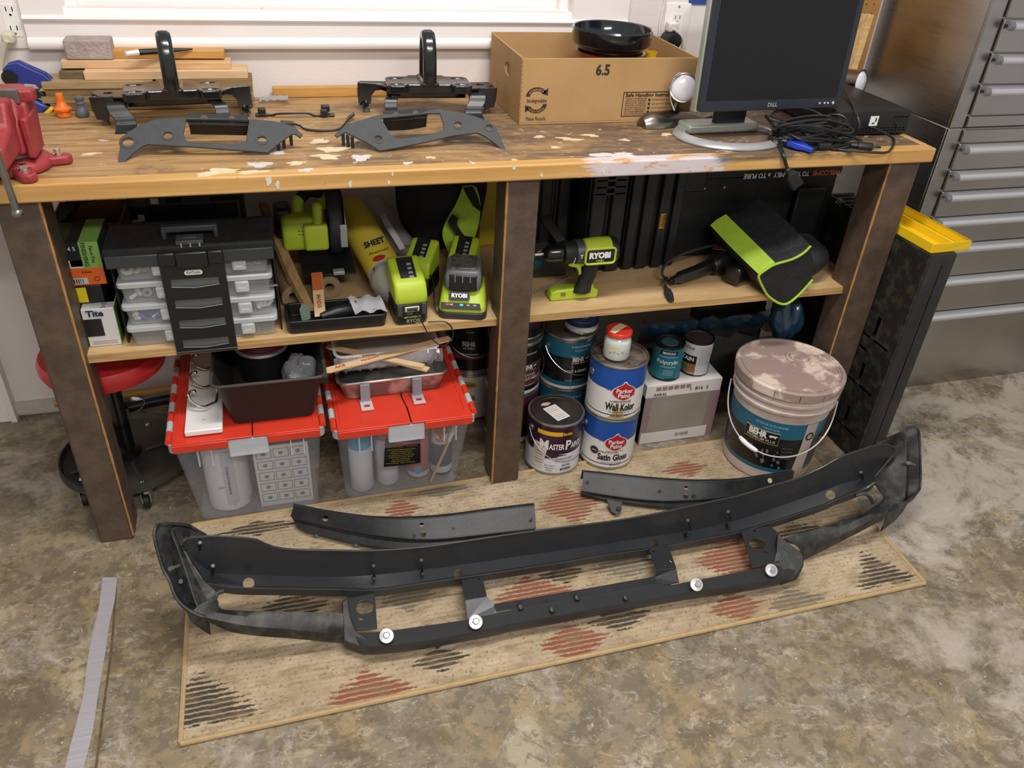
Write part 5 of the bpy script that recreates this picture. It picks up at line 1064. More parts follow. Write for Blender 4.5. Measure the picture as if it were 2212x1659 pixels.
for k in range(5): ctext(t, 'vYsV~'[k], .011, fa+(-.02+.011*k)/.036, .026+.003*(k % 2), .036, M('pencil_grey', '#6d6d70', .6), 0)
# Master Paint can
mx_, my_ = .50, .092; fa2 = face(mx_, my_)+.1; plum = M('label_plum', '#33162e', .35, coat=.2); yel = M('label_yellow', '#dcae20', .4)
mlid = M('dark_can_lid', '#4d4744', .3, .7, col2='#6a5b58', vscale=4)
t = can('plum and white interior paint can with paper tag on lid, by centre leg', mx_, my_, .0085, CRd, CH_, [(0, .42, M('label_cool_white', '#d5d3dc', .4)), (.42, 1, plum)], mlid)
cpatch(t, 'yellow_band', yel, [(CH_*.87, -.055, .045), (CH_*.79, -.055, .045)], fa2, CRd); cpatch(t, 'brand_block', plum, [(CH_*.885, .018, .046), (CH_*.775, .018, .046)], fa2, CRd, lift=.001)
ctext(t, 'Rodda', .013, fa2+.032/CRd, CH_*.83, CRd+.001, yel, .04, width=.026)
cpatch(t, 'plum_swoosh', plum, [(CH_*.45, -.04, .08), (CH_*.40, -.04, .035), (CH_*.36, -.042, .005), (CH_*.33, -.045, -.02)], fa2, CRd, lift=.0008)
ctext(t, 'M', .044, fa2-.032/CRd, CH_*.60, CRd+.0008, pwhite, .03, width=.026); ctext(t, 'ASTER', .026, fa2+.004/CRd, CH_*.575, CRd+.0008, pwhite, .03, width=.044); ctext(t, 'P', .044, fa2+.036/CRd, CH_*.60, CRd+.0008, pwhite, .03, width=.017); ctext(t, 'AINT', .026, fa2+.062/CRd, CH_*.575, CRd+.0008, pwhite, .03, width=.034)
cpatch(t, 'tint_label', M('paper_label', '#c9c2b6', .6), [(CH_*.62, -.062, -.04), (CH_*.50, -.064, -.022), (CH_*.3, -.066, -.028), (CH_*.12, -.067, -.034)], fa2, CRd, lift=.0012)
for i in range(7): cpatch(t, 'tint_line', [grey_p, M('hilite', '#cfc27e', .6), grey_p, grey_p, M('pink_line', '#c99a98', .6), grey_p, grey_p][i], [(CH_*(.56-.055*i), -.058, -.034), (CH_*(.56-.055*i)-.003, -.058, -.034)], fa2, CRd, lift=.0016)
ctext(t, 'INTERIOR PAINT', .009, fa2+.03/CRd, CH_*.33, CRd, black_p, .01, width=.05); ctext(t, 'WATERBORNE ACRYLIC', .005, fa2+.028/CRd, CH_*.28, CRd, grey_p, .01, width=.05); ctext(t, 'SATIN', .010, fa2+.036/CRd, CH_*.19, CRd, black_p, .02, width=.025); cpatch(t, 'voc_bar', black_p, [(CH_*.135, .02, .052), (CH_*.09, .02, .052)], fa2, CRd); ctext(t, 'ZERO VOC', .006, fa2+.036/CRd, CH_*.112, CRd+.0004, pwhite, .02, width=.026)
for i, l in enumerate(('Gloss Level 2', 'White Base', '423601')): ctext(t, l, .007, fa2-.012/CRd, CH_*(.19-.05*i), CRd, black_p, 0, width=(.03, .025, .018)[i])
handle_wire(t, CRd, CH_, fa2-1.05, .085, 1, zear=.80)
lt = MB(); ca, sa = math.cos(.35), math.sin(.35); lt.add([V(x*ca-y*sa-.004, x*sa+y*ca-.006, CH_-.0035) for x, y in ((-.022, -.038), (.022, -.038), (.022, .03), (-.022, .03))], [(0, 1, 2, 3)]); lt.build('paper_tag', pwhite, t)
for i in range(8): lt = MB(); lt.add([V(x*ca-y*sa-.004, x*sa+y*ca-.006, CH_-.003) for x, y in ((-.018, -.032+i*.0075), (.016, -.032+i*.0075), (.016, -.030+i*.0075), (-.018, -.030+i*.0075))], [(0, 1, 2, 3)]); lt.build('tag_line', M('hilite2', '#c6b660', .6) if i in (3, 4) else grey_p, t)
lt = MB(); lt.add([V(-.02+.014*math.cos(a)*(1+.3*math.sin(2*a)), .035+.008*math.sin(a), CH_-.0033) for a in [i*PI/8 for i in range(16)]], [list(range(16))]); lt.build('paint_blot', M('beige_paint', '#c9b6a4', .5), t)
# Behr cans
bblk = M('label_black', '#101214', .35, coat=.2); bteal = M('label_teal', '#1d6079', .38); bplum = M('label_maroon', '#5c2a33', .4)
def behr_badge(t, fa, z, w_, R, sub, slope=0):
    cpatch(t, 'badge', bblk, [(z+w_*.2, -w_/2, w_/2), (z-w_*.2, -w_/2, w_/2)], fa, R, lift=.0014, slope=slope); cpatch(t, 'badge_line', pwhite, [(z+w_*.21, -w_/2, w_/2), (z+w_*.2, -w_/2, w_/2)], fa, R, lift=.0016, slope=slope)
    ctext(t, 'BEHR', w_*.30, fa-w_*.12/R, z+w_*.06, R+.001, pwhite, .05, width=w_*.58, slope=slope); ctext(t, sub, w_*.12, fa, z-w_*.12, R+.001, M('gold_print', '#c8b98a', .4), .01, width=w_*.88, slope=slope)
    m = MB(); bp = [(-.1, 0), (-.09, .05), (-.05, .075), (.02, .07), (.06, .08), (.1, .06), (.105, .035), (.07, .03), (.06, -.04), (.04, -.04), (.035, 0), (-.03, 0), (-.04, -.04), (-.065, -.04), (-.065, -.005)]
    m.add([V((R+slope*(z+b*w_*.9+w_*.06)+.0018)*math.cos(fa+(w_*.33+a*w_*1.2)/R), (R+slope*(z+b*w_*.9+w_*.06)+.0018)*math.sin(fa+(w_*.33+a*w_*1.2)/R), z+b*w_*.9+w_*.05) for a, b in bp], [list(range(len(bp)))]); m.build('bear_mark', pwhite, t, smooth=0)
tx_, ty_ = .585, .262; fa3 = face(tx_, ty_)+.14
t = can('black and teal paint can at the bottom of the stack behind the plum can', tx_, ty_, 0, CRd, CH_, [(0, .06, pwhite), (.06, .2, bteal), (.2, .72, bblk), (.72, 1, bteal)])
ctext(t, 'EXTERIOR SATIN', .009, fa3+.02/CRd, CH_*.86, CRd, pwhite, 0, width=.05)
t = can('black and teal paint can with wire handle, carrying the blue quart can', tx_, ty_, CH_+.0005, CRd, CH_, [(0, .05, pwhite), (.05, .14, bteal), (.14, .66, bblk), (.66, .96, bteal), (.96, 1, tin)])
ctext(t, 'EXTERIOR SATIN ENAMEL', .0075, fa3+.03/CRd, CH_*.85, CRd, pwhite, 0, width=.06); ctext(t, 'ULTRA PURE WHITE', .005, fa3+.03/CRd, CH_*.78, CRd, pwhite, 0, width=.04); behr_badge(t, fa3+.03/CRd, CH_*.585, .062, CRd, 'PREMIUM PLUS'); ctext(t, 'PAINT & PRIMER', .012, fa3+.02/CRd, CH_*.38, CRd, pwhite, .01, width=.07); ctext(t, 'DURABLE - LONG LASTING', .006, fa3+.02/CRd, CH_*.2, CRd, M('gold_print', '#c8b98a', .4), 0, width=.06)
cpatch(t, 'paint_drip', M('lilac_drip', '#5f6a86', .5), [(CH_*.7, .0, .014), (CH_*.5, .004, .010), (CH_*.2, .005, .008), (CH_*.05, .006, .0075)], fa3, CRd, lift=.001)
handle_wire(t, CRd, CH_, fa3-1.0, .075, 1, zear=.76)
rq = (tx_+.028, ty_-.012); fa4 = face(*rq)+.05; qr, qh = .048, .108
qnavy = M('label_navy', '#23406f', .4); t = can('navy quart paint can with beige panel on the teal can', rq[0], rq[1], CH_*2+.001, qr, qh, [(0, .16, pwhite), (.16, 1, qnavy)], tin, name='quart_can')
cpatch(t, 'beige_panel', M('label_beige', '#b7a384', .5), [(qh*.88, -.016, .016), (qh*.50, -.016, .016)], fa4, qr); ctext(t, 'REGAL', .0095, fa4, qh*.68, qr+.0004, navy, .01, width=.024); ctext(t, 'SELECT', .005, fa4, qh*.6, qr+.0004, navy, 0, width=.015); ctext(t, 'EGGSHELL FINISH', .006, fa4, qh*.35, qr, M('pale_blue_print', '#9fb2cf', .5), 0, width=.045); ctext(t, '548 2X', .006, fa4, qh*.09, qr, black_p, 0, width=.02)
ux_, uy_ = .421, .262; fa5 = face(ux_, uy_)+.25
t = can('maroon and black paint can at the bottom of the stack behind the centre leg', ux_, uy_, 0, CRd, CH_, [(0, .1, pwhite), (.1, .4, bblk), (.4, 1, bplum)])
t = can('maroon and black primer paint can stacked behind the centre leg', ux_, uy_, CH_+.0005, CRd, CH_, [(0, .06, pwhite), (.06, .14, bblk), (.14, .28, bplum), (.28, .30, pwhite), (.30, .62, bplum), (.62, .98, bblk), (.98, 1, tin)])
behr_badge(t, fa5+.03/CRd, CH_*.53, .055, CRd, 'ULTRA'); ctext(t, 'INTERIOR FLAT', .008, fa5+.03/CRd, CH_*.80, CRd, pwhite, 0, width=.045); ctext(t, 'STAIN BLOCKING', .009, fa5+.02/CRd, CH_*.40, CRd, pwhite, .01, width=.06); ctext(t, 'PRIMER IN ONE', .009, fa5+.025/CRd, CH_*.345, CRd, pwhite, 0, width=.055); ctext(t, 'LIFETIME WARRANTY', .006, fa5+.03/CRd, CH_*.2, CRd, pwhite, 0, width=.05)
handle_wire(t, CRd, CH_, fa5-.9, .08, 1, zear=.8)
m_ = can('purple-topped paint can on the maroon stack under the shelf', ux_+.01, uy_+.01, CH_*2+.001, CRd*.9, .11, [(0, .3, bblk), (.3, .8, M('label_purple', '#4a2147', .4)), (.8, 1, pwhite)])
sx_, sy2 = .366, .385; sx_ = .262; fa6 = face(.31, .395)
t = can('white paint can lettered in red, under the black can beside the bins', .325, .395, 0, CRd, CH_, [(0, .06, M('label_brick', '#8c2b22', .4)), (.06, 1, M('label_cream', '#cdc6bb', .45))])
f_ = face(.325, .395)
cpatch(t, 'gold_oval', M('label_gold', '#b8863a', .4), [(CH_*(.80+.07*math.cos(a)), -.026*math.sin(a)-.005, .026*math.sin(a)-.005) for a in [PI*i/8 for i in range(9)]], f_, CRd); ctext(t, 'SPANISH', .010, f_-.005/CRd, CH_*.80, CRd+.0005, M('print_brick', '#7d231c', .5), .02, width=.036)
ctext(t, 'COLOR', .024, f_-.012/CRd, CH_*.52, CRd, M('print_brick', '#7d231c', .5), .02, width=.062); cpatch(t, 'red_emblem', M('label_brick', '#8c2b22', .4), [(CH_*.26, -.05, .01), (CH_*.08, -.045, .005)], f_, CRd); cpatch(t, 'corner_mark', M('label_brick', '#8c2b22', .4), [(CH_*.95, -.06, -.045), (CH_*.78, -.06, -.045)], f_, CRd)
t = can('black stain blocking paint can stacked on the white lettered can', .325, .395, CH_+.0005, CRd, CH_, [(0, .06, tin), (.06, .3, bblk), (.3, .42, bplum), (.42, 1, bblk)])
ctext(t, 'BEHR', .020, f_-.005/CRd, CH_*.62, CRd, pwhite, .04, width=.04); ctext(t, 'ULTRA', .008, f_-.005/CRd, CH_*.54, CRd, pwhite, .02, width=.036); ctext(t, 'STAIN BLOCKING', .0075, f_-.005/CRd, CH_*.42, CRd, pwhite, 0, width=.055); ctext(t, 'EXPERT', .007, f_, CH_*.85, CRd, pwhite, 0)
handle_wire(t, CRd, CH_, f_-1.3, .08, 1, zear=.85)
# white and grey tile carton with two quart cans
cxa, cxb, cya, cyb, czh = .778, 1.02, .105, .21, .212
t = thing('tile_carton', 'white and mauve carton with grey front panel behind the blue cans', 'carton', (cxa, cya, 0)); Wc = cxb-cxa; mauve = M('carton_mauve', '#8c7478', .6)
m = MB(); m.bx(0, Wc, 0, cyb-cya, 0, czh); m.build('carton_body', [M('carton_white', '#d5d0cc', .6, var=.04)], t, bevel=.002)
m = MB(); m.bx(.0, Wc+.0006, -.0008, cyb-cya, .0, czh-.042); m.build('side_print', mauve, t)
m = MB(); m.bx(.02, Wc-.035, -.0018, 0, .012, czh-.042); m.build('grey_panel', M('carton_grey', '#8c857a', .55, var=.1, vscale=9), t)
m = MB(); m.bx(.004, Wc-.02, -.0026, 0, .004, .042); m.build('white_label', M('carton_white2', '#cfc9c6', .6), t)
for i in range(11): m = MB(); w2 = random.choice((.0008, .0014, .002)); m.bx(.118+i*.004, .118+i*.004+w2, -.0032, -.002, .018, .030); m.build('barcode_bar', black_p, t, smooth=0)
Fc = lambda x, z: (V(x, -.001, z), V(1, 0, 0), V(0, 0, 1), V(0, -1, 0))
text(t, 'ARRAL', .014, Fc(.045, czh-.034), black_p, .01); text(t, '1  B16  2', .015, Fc(.168, czh-.026), black_p, .02, spacing=1.1)
for i in range(6): m = MB(); m.bx(.03+i*.019, .045+i*.019, -.0012, 0, czh-.02, czh-.008); m.build('carton_icon', mauve, t)
q = (.855, .16); f7 = face(*q)+.1; qr, qh = .0445, .112; ptl = M('label_poly_teal', '#1f7080', .4); zq = czh+.0005
t = can('teal quart can of clear finish with black lid on the carton', q[0], q[1], zq, qr, qh, [(0, 1, ptl)], M('black_lid', '#1c1d1e', .35), M('black_rim', '#141516', .3), name='quart_can')
m = MB(); m.lathe([(.0, qh-.003), (.024, qh-.0035), (.025, qh-.0045)], 32); m.build('lid_label', M('lid_teal', '#33545a', .4), t)
cpatch(t, 'brand_band', black_p, [(qh*.9, -.026, .026), (qh*.77, -.026, .026)], f7, qr); ctext(t, 'MINWAX', .011, f7, qh*.835, qr+.0005, pwhite, .03, width=.038); cpatch(t, 'blue_band', M('label_sky', '#4f8ec4', .4), [(qh*.76, -.028, .028), (qh*.70, -.028, .028)], f7, qr); cpatch(t, 'red_band', M('label_rust', '#8a4632', .4), [(qh*.9, -.045, -.026), (qh*.85, -.045, -.026)], f7, qr)
ctext(t, 'Polycrylic', .018, f7, qh*.57, qr, pwhite, .02, width=.064); ctext(t, 'PROTECTIVE FINISH', .0058, f7+.004/qr, qh*.43, qr, pwhite, 0, width=.045)
for i in range(3): ctext(t, ('Crystal Clear Finish', 'Ultra Fast-Drying', 'Easy Water Clean-Up')[i], .0045, f7+.006/qr, qh*(.33-.06*i), qr, pwhite, 0, width=.03)
cpatch(t, 'gloss_chip', M('label_dk_teal', '#17343a', .4), [(qh*.1, .0, .028), (qh*.045, .0, .028)], f7, qr)
q = (.952, .168); f8 = face(*q)+.05
t = can('white and brown quart can of wood stain with dark lid on the carton', q[0], q[1], zq, qr, qh, [(0, .04, tin), (.04, .34, M('label_woodbrown', '#8f5a34', .45)), (.34, .62, bblk), (.62, 1, M('label_palegrey', '#c3c2c4', .45))], M('stain_lid', '#3a2f2a', .4), M('black_rim', '#141516', .3), name='quart_can')
cpatch(t, 'info_label', M('label_pale', '#bdbfc3', .5), [(qh*.92, .004, .055), (qh*.04, .004, .05)], f8, qr, lift=.0008)
for i in range(12): cpatch(t, 'info_line', grey_p, [(qh*(.86-.045*i), .010, .045), (qh*(.86-.045*i)-.0015, .010, .045)], f8, qr, lift=.0012)
ctext(t, 'STAIN', .018, f8-.026/qr, qh*.5, qr, pwhite, .02, width=.045); cpatch(t, 'green_oval', M('label_green', '#3d6b2c', .5), [(qh*(.24+.09*math.cos(a)), -.03-.012*math.sin(a), -.03+.012*math.sin(a)) for a in [PI*i/8 for i in range(9)]], f8, qr, lift=.001); ctext(t, 'One', .016, f8-.022/qr, qh*.82, qr, black_p, 0, shear=.3)
# ================================================================== five gallon bucket
bx_, by_ = 1.132, -.03; f9 = face(bx_, by_)+.02; bh = .31; br0, br1 = .1255, .137; slope = (br1-br0)/bh
pail = M('pail_white', '#cbbdb5', .5, col2='#b39d92', vscale=9); dirty = M('dirty_lid', '#9a857d', .6, col2='#d6c4b6', vscale=9, thr=(.5, .57), bump=.12, bscale=60)
t = thing('paint_bucket', 'large white five gallon paint bucket with teal and black label', 'bucket', (bx_, by_, .0085))
rz_ = lambda z: br0+slope*z
m = MB(); prof = [(br0*.97, 0), (br0, .006)]; mis = [0, 0]
mats = [pail, bteal, bblk]
for a, b, k in ((.006, .035, 0), (.035, .048, 1), (.048, .155, 2), (.155, .208, 1), (.208, .236, 0)): prof += [(rz_(a)+1e-4, a+1e-4), (rz_(b), b)]; mis += [k, k]
for z, d in ((.238, .007), (.246, .008), (.250, .001), (.262, .001), (.264, .008), (.272, .009), (.276, .001), (.292, .001), (bh, .001)): prof.append((rz_(z)+d, z)); mis.append(0)
mis = mis[:len(prof)-1]; m.lathe(prof, 72, mis=mis, caps=False); m.f.append(list(range(72))[::-1]); m.mi.append(0); m.build('pail', mats, t)
m = MB(); R_l = br1+.011; m.lathe([(.0, bh-.0225), (R_l-.006, bh-.022), (R_l, bh-.02), (R_l+.001, bh+.004), (R_l-.003, bh+.008), (R_l-.010, bh+.008), (R_l-.013, bh+.003), (.0, bh+.003)], 72); lid = m.build('lid', dirty, t); tears = MB()
m = MB(); m.lathe([(R_l-.016, bh+.003), (R_l-.016, bh+.0055), (R_l-.019, bh+.0055), (R_l-.019, bh+.003)], 60, caps=False); m.build('lid_ring', dirty, lid)
sc_ = V(.045, .03, bh+.003); m = MB(); m.lathe([(.036, 0), (.035, .006), (.029, .006), (.0285, .001), (.027, .001), (.026, .010), (.024, .012), (0, .0115)], 36, sc_, caps=False); m.build('spout_cap', dirty, lid)
for k in range(8):
    a = f9-1.5+k*.45; tears.box((R_l*math.cos(a), R_l*math.sin(a), bh-.010), (.012, .0024, .021), Matrix.Rotation(a, 3, 'Z'))
cut(lid, [tears.build('cutter', dirty, t)])
f9l = f9-.12
behr_badge(t, f9l-.01/br0, .152, .092, br0, 'PREMIUM PLUS', slope); 
cpatch(t, 'badge_border', M('gold_line', '#a9905a', .4), [(.152+.021, -.057, .037), (.152-.021, -.057, .037)], f9l, br0, slope=slope, lift=.0008)
ctext(t, 'EXTERIOR SATIN ENAMEL', .0095, f9l+.01/br0, .193, br0, M('label_pale_teal', '#9ec3cf', .5), 0, width=.09, slope=slope); ctext(t, 'MEDIUM BASE', .007, f9l+.01/br0, .181, br0, M('label_pale_teal', '#9ec3cf', .5), 0, width=.045, slope=slope)
cpatch(t, 'side_label', M('label_side', '#b8a9a4', .5), [(.208, .10, .135), (.12, .10, .135), (.035, .095, .135), (.01, .08, .13)], f9l, br0, slope=slope, lift=.001)
m = MB(); m.lathe([(.013, 0), (.013, .001), (.009, .001)], 20, ((rz_(.165)+.0018)*math.cos(f9l+.117/br0), (rz_(.165)+.0018)*math.sin(f9l+.117/br0), .165), (math.cos(f9l+.117/br0), math.sin(f9l+.117/br0), 0), caps=False); m.build('side_seal', bblk, t)
for i in range(4): ctext(t, ('Mildew Resistant', 'Durable Finish', '100% Acrylic', 'Low Odor')[i], .005, f9l+.065/br0, .125-.012*i, br0, grey_p, 0, slope=slope, width=.03)
for k in range(16):
    x, z = random.uniform(-.03, .06), random.uniform(.045, .12); s_ = random.uniform(.002, .007); cpatch(t, 'scuff', M('scuff_grey', '#6d6a68', .6), [(z+s_*1.6, x-.0005, x+.0005), (z+s_*.6, x-s_, x+s_*.6), (z-s_*.4, x-s_*.5, x+s_), (z-s_*1.4, x, x+.001)], f9l, br0, slope=slope, lift=.0012, n=2)
# bail handle hanging in front
ae = f9-1.5; pts = []
for i in range(41):
    s_ = PI*i/40; k = math.sin(s_); ang = ae+s_; z = .235-.125*k**.75+(.0); rr = rz_(z)+.012+.012*k; pts.append(V(rr*math.cos(ang), rr*math.sin(ang), z))
m = MB(); m.tube(pts, .0021, 8); hw = m.build('wire_handle', M('handle_wire', '#cfc8c4', .35, .4), t)
m = MB(); m.tube(pts[12:18], [.0045]+[.0068]*4+[.0045], 12); m.build('handle_grip', white_p, hw)
# ================================================================== blue tarp bundle behind bucket
btarp = M('blue_plastic_bag', '#122a3c', .22, coat=.5, col2='#1d4258', vscale=10, bump=.35, bscale=35)
def crumple(name, label, cat, c, sc, mat, n=18, amp=.18, seed=1, ridges=0):
    rnd = random.Random(seed); m = MB(); rings = []
    ph = [rnd.random()*6 for _ in range(8)]
    for j in range(n+1):
        th = PI*j/n; row = []
        for i in range(2*n):
            a = 2*PI*i/(2*n); k = 1+amp*(.5*math.sin(3*a+ph[0]+2*th)+.4*math.sin(5*a+ph[1]-3*th)+.35*math.sin(4*th+ph[2]+a*2)+.3*math.sin(9*a+ph[3]+4*th)+ridges*math.sin(22*a))
            row.append(Vector((sc[0]*k*math.sin(th)*math.cos(a), sc[1]*k*math.sin(th)*math.sin(a), sc[2]*k*-math.cos(th))))
        rings.append(row)
    m.loft(rings); o = m.build(name, mat, smooth=60); o.location = c; return tag(o, label, cat)
q = P(1738, 705, y=.11); crumple('plastic_bundle', 'crumpled dark blue plastic bundle hanging behind the bucket', 'bag', (1.232, .17, .36), (.042, .055, .075), btarp, 20, .14, 3)
m = MB(); rr = []
for j in range(9):
    s_ = j/8; rr.append([P(1380+350*i/24, 700-35*i/24+s_*42-8*math.sin(s_*PI), y=.30-.12*math.sin(PI*s_))+V(0, .012*math.sin(i*1.7+j), .006*math.sin(i*2.3+j*1.3)) for i in range(25)])
m.loft(rr, closed=False); tag(m.build('blue_tarp', btarp, solid=.002), 'dark blue plastic tarp bunched below the shelf behind the quart cans', 'tarp')
m = MB(); m.bx(1.02, 1.27, .32, .36, 0, .33); m.bx(1.03, 1.26, .30, .321, .03, .30); o = m.build('folded_panel', M('dark_grey_panel', '#3a3936', .6, var=.2, vscale=8), bevel=.01); tag(o, 'dark grey ribbed panel standing behind the bucket', 'panel')
# ================================================================== red-lidded storage bins
def bin_(label, x0, x1, y0, y1, h, tx, ty0, ty1):
    """tapered frosted body, rim and two interlocking red lid flaps"""
    cx = (x0+x1)/2; t = thing('storage_bin', label, 'storage bin', (cx, (y0+y1)/2, 0)); iv = inv_of(t.location)
    def ring(w_, ya, yb, z, r=.02, n=4): return [V(cx+p[0], (ya+yb)/2+p[1], z) for p in rrect(w_, yb-ya, r, n)]
    m = MB(); m.loft([ring(x1-x0, y0, y1, .001), ring(tx-.02, ty0+.012, ty1-.012, h-.03)], caps=False); m.build('body', frost, t, inv=iv)
    m = MB(); m.loft([ring(x1-x0, y0, y1, .001), ring(x1-x0-.03, y0+.015, y1-.015, .0012)], caps=False); m.f.append(list(range(20))[::-1]); m.mi.append(0); m.build('floor_panel', frost, t, inv=iv)
    m = MB(); m.loft([ring(tx-.02, ty0+.012, ty1-.012, h-.03), ring(tx, ty0+.002, ty1-.002, h-.03), ring(tx, ty0, ty1, h-.006), ring(tx-.012, ty0+.006, ty1-.006, h-.006)], caps=False); m.build('rim', frost_edge, t, inv=iv)
    for xx in (cx-.115, cx-.085, cx+.095, cx+.125):
        m = MB(); m.bx(xx-.0015, xx+.0015, ty0+.002, ty0+.016, h-.075, h-.03); m.build('rib', frost_edge, t, inv=iv)
    m = MB(); m.bx(cx-.045, cx+.045, ty0-.004, ty0+.008, h-.055, h-.006); m.build('latch_plate', frost_edge, t, inv=iv, bevel=.003)
    seamx = cx+.012
    for k, (a, b) in enumerate(((cx-tx/2+.012, seamx-.0015), (seamx+.0015, cx+tx/2-.012))):
        f = MB(); zig = [(b if k == 0 else a)+(.006 if j % 2 else -.006)*(1 if 1 < j < 6 else 0) for j in range(8)]
        ys = [ty0-.006+(ty1-ty0)*j/7 for j in range(8)]
        poly = ([(a, ys[0]), (b, ys[0])]+[(z_, y_) for z_, y_ in zip(zig[1:-1], ys[1:-1])]+[(b, ys[-1]), (a, ys[-1])]) if k == 0 else ([(a, ys[0]), (b, ys[0]), (b, ys[-1]), (a, ys[-1])]+[(z_, y_) for z_, y_ in zip(zig[1:-1][::-1], ys[1:-1][::-1])])
        m = MB(); m.prism(poly, h+.002, h0=h-.003); fo = m.build('lid_flap', red_pl, t, inv=iv, bevel=.0015)
        m = MB(); m.bx(a, (cx-.045 if k == 0 else b), ty0-.008, ty0-.003, h-.022, h-.002) if k == 0 else m.bx(cx+.045, b, ty0-.008, ty0-.003, h-.022, h-.002); m.build('flap_lip', red_pl, fo, inv=iv, bevel=.0015)
        xr = a+.012 if k == 0 else b-.012; m = MB(); m.bx(xr-.003, xr+.003, ty0+.02, ty1-.02, h+.0015, h+.005); m.build('flap_rib', red_pl, fo, inv=iv, bevel=.001)
        xe = cx-tx/2+.004 if k == 0 else cx+tx/2-.004
        for j in range(10):
            ya = ty0+.01+j*(ty1-ty0-.02)/10; yb = ya+(ty1-ty0-.02)/10-.002; m = MB(); m.lathe([(.0075, 0), (.0075, yb-ya)], 10, (xe, ya, h-.002), (0, 1, 0)); m.build('hinge_knuckle', red_pl if j % 2 == 0 else frost_edge, t if j % 2 else fo, inv=iv)
    return t
HB = .30
b1 = bin_('frosted storage bin with red lid carrying the hook rack', -.458, -.164, .048, .37, HB, .355, -.022, .40)
b2 = bin_('frosted storage bin with red lid carrying the paint trays', -.091, .208, .053, .35, HB, .352, -.045, .375)
# contents of the first bin
t = thing('drawing_roll', 'rolled instruction poster inside the clear bin', 'poster', (-.385, .12, .004)); m = MB(); m.lathe([(.055, 0), (.055, .20)], 28, caps=False); m.build('paper_roll', M('poster_white', '#d9d8dc', .6, col2='#9a9ea4', vscale=26, thr=(.6, .66)), t, solid=.001)
fa_ = face(-.385, .12); cpatch(t, 'text_panel', M('poster_band', '#b9bcc8', .6), [(.19, -.012, .018), (.02, -.012, .018)], fa_, .0555); ctext(t, 'Downrod Instructions', .010, fa_, .10, .0565, M('print_slate', '#33384a', .6), .02, tilt=-PI/2)
t = thing('instruction_sheet', 'printed sheet of step diagrams pressed against the bin front', 'paper', (-.245, .062, .004)); iv = inv_of((0, 0, 0)); tiltm = Matrix.Rotation(.16, 4, 'X')
sheet = MB(); sheet.bx(-.065, .068, 0, .001, .0, .225); so = sheet.xf(tiltm).build('paper_sheet', M('paper_offwhite', '#d6d4d2', .6), t)
pan = M('panel_line', '#6e7280', .6)
for i in range(3):
    for j in range(5):
        x0, z0 = -.058+i*.041, .018+j*.041; m = MB(); w_, h_ = .036, .03
        for q in ((x0, x0+w_, z0, z0+.0012), (x0, x0+w_, z0+h_, z0+h_+.0012), (x0, x0+.0012, z0, z0+h_), (x0+w_, x0+w_+.0012, z0, z0+h_)): m.bx(q[0], q[1], -.0012, 0, q[2], q[3])
        m.cyl((x0+w_*.5, -.001, z0+h_*.5), (x0+w_*.5, 0, z0+h_*.5), .006, 8); m.xf(tiltm).build('step_diagram', pan if (i+j) % 4 else M('panel_blue', '#5d71a5', .6), t, smooth=0)
# contents of the second bin: spray cans and a brush
def spray(label, x, y, h, cap, body, extra=None):
    t = thing('spray_can', label, 'spray can', (x, y, .004)); r = .031
    m = MB(); m.lathe([(r*.9, 0), (r, .004), (r, h*.70), (r*.93, h*.715)], 28); m.build('can_body', body, t); m = MB(); m.lathe([(r*.97, h*.71), (r*.97, h*.93), (r*.88, h*.985), (r*.6, h)], 28); m.build('cap', cap, t)
    f = face(x, y); cpatch(t, 'label_band', M('spray_silver', '#b9bbc2', .4), [(h*.14, -.05, .05), (h*.05, -.05, .05)], f, r); 
    if extra: extra(t, f, r, h)
    return t
spray('white spray can with light blue cap inside the second bin', -.045, .092, .20, M('cap_blue', '#3f9fcc', .4), M('can_white', '#cfd2da', .4))
spray('white spray can with orange cap beside the blue-capped one', .026, .105, .215, M('cap_orange', '#c76a45', .4), M('can_white', '#cfd2da', .4))
spray('blue spray can inside the bin behind the black label', .075, .20, .16, M('cap_dkblue', '#3d4a86', .4), M('can_blue', '#5560a0', .4))
spray('red spray can inside the bin beside the black label', .113, .115, .17, M('cap_red', '#b5443f', .4), M('can_red', '#b04a4c', .4), lambda t, f, r, h: cpatch(t, 'blue_spot', M('spot_blue', '#5b86b5', .5), [(h*(.2+.09*math.cos(a)), -.012*math.sin(a), .012*math.sin(a)) for a in [PI*i/6 for i in range(7)]], f, r, lift=.001))
def tx(t, f, r, h):
    cpatch(t, 'red_heart', M('heart_red', '#b5413c', .5), [(h*.72, -.022, .022), (h*.62, -.02, .02), (h*.54, -.002, .002)], f, r, lift=.001); cpatch(t, 'cream_band', M('band_cream', '#c9bda8', .5), [(h*.75, -.03, .03), (h*.46, -.03, .03)], f, r); ctext(t, 'TEXT', .012, f, h*.52, r+.001, navy, .02)
spray('navy spray can with red heart label inside the second bin', .178, .115, .24, M('cap_navy', '#2a3048', .4), M('can_navy', '#2c3350', .4), tx)
t = thing('paint_brush', 'thin wooden brush leaning inside the second bin', 'brush', (.16, .066, .004)); m = MB(); m.tube([V(-.02, 0, .002), V(.03, .004, .13)], .004, 8); m.build('handle', M('brush_wood', '#c79a6a', .5), t); m = MB(); m.tube([V(.03, .004, .13), V(.05, .006, .19)], [.005, .009], 8); m.build('bristles', M('bristle_pale', '#d6cfc4', .7), t)
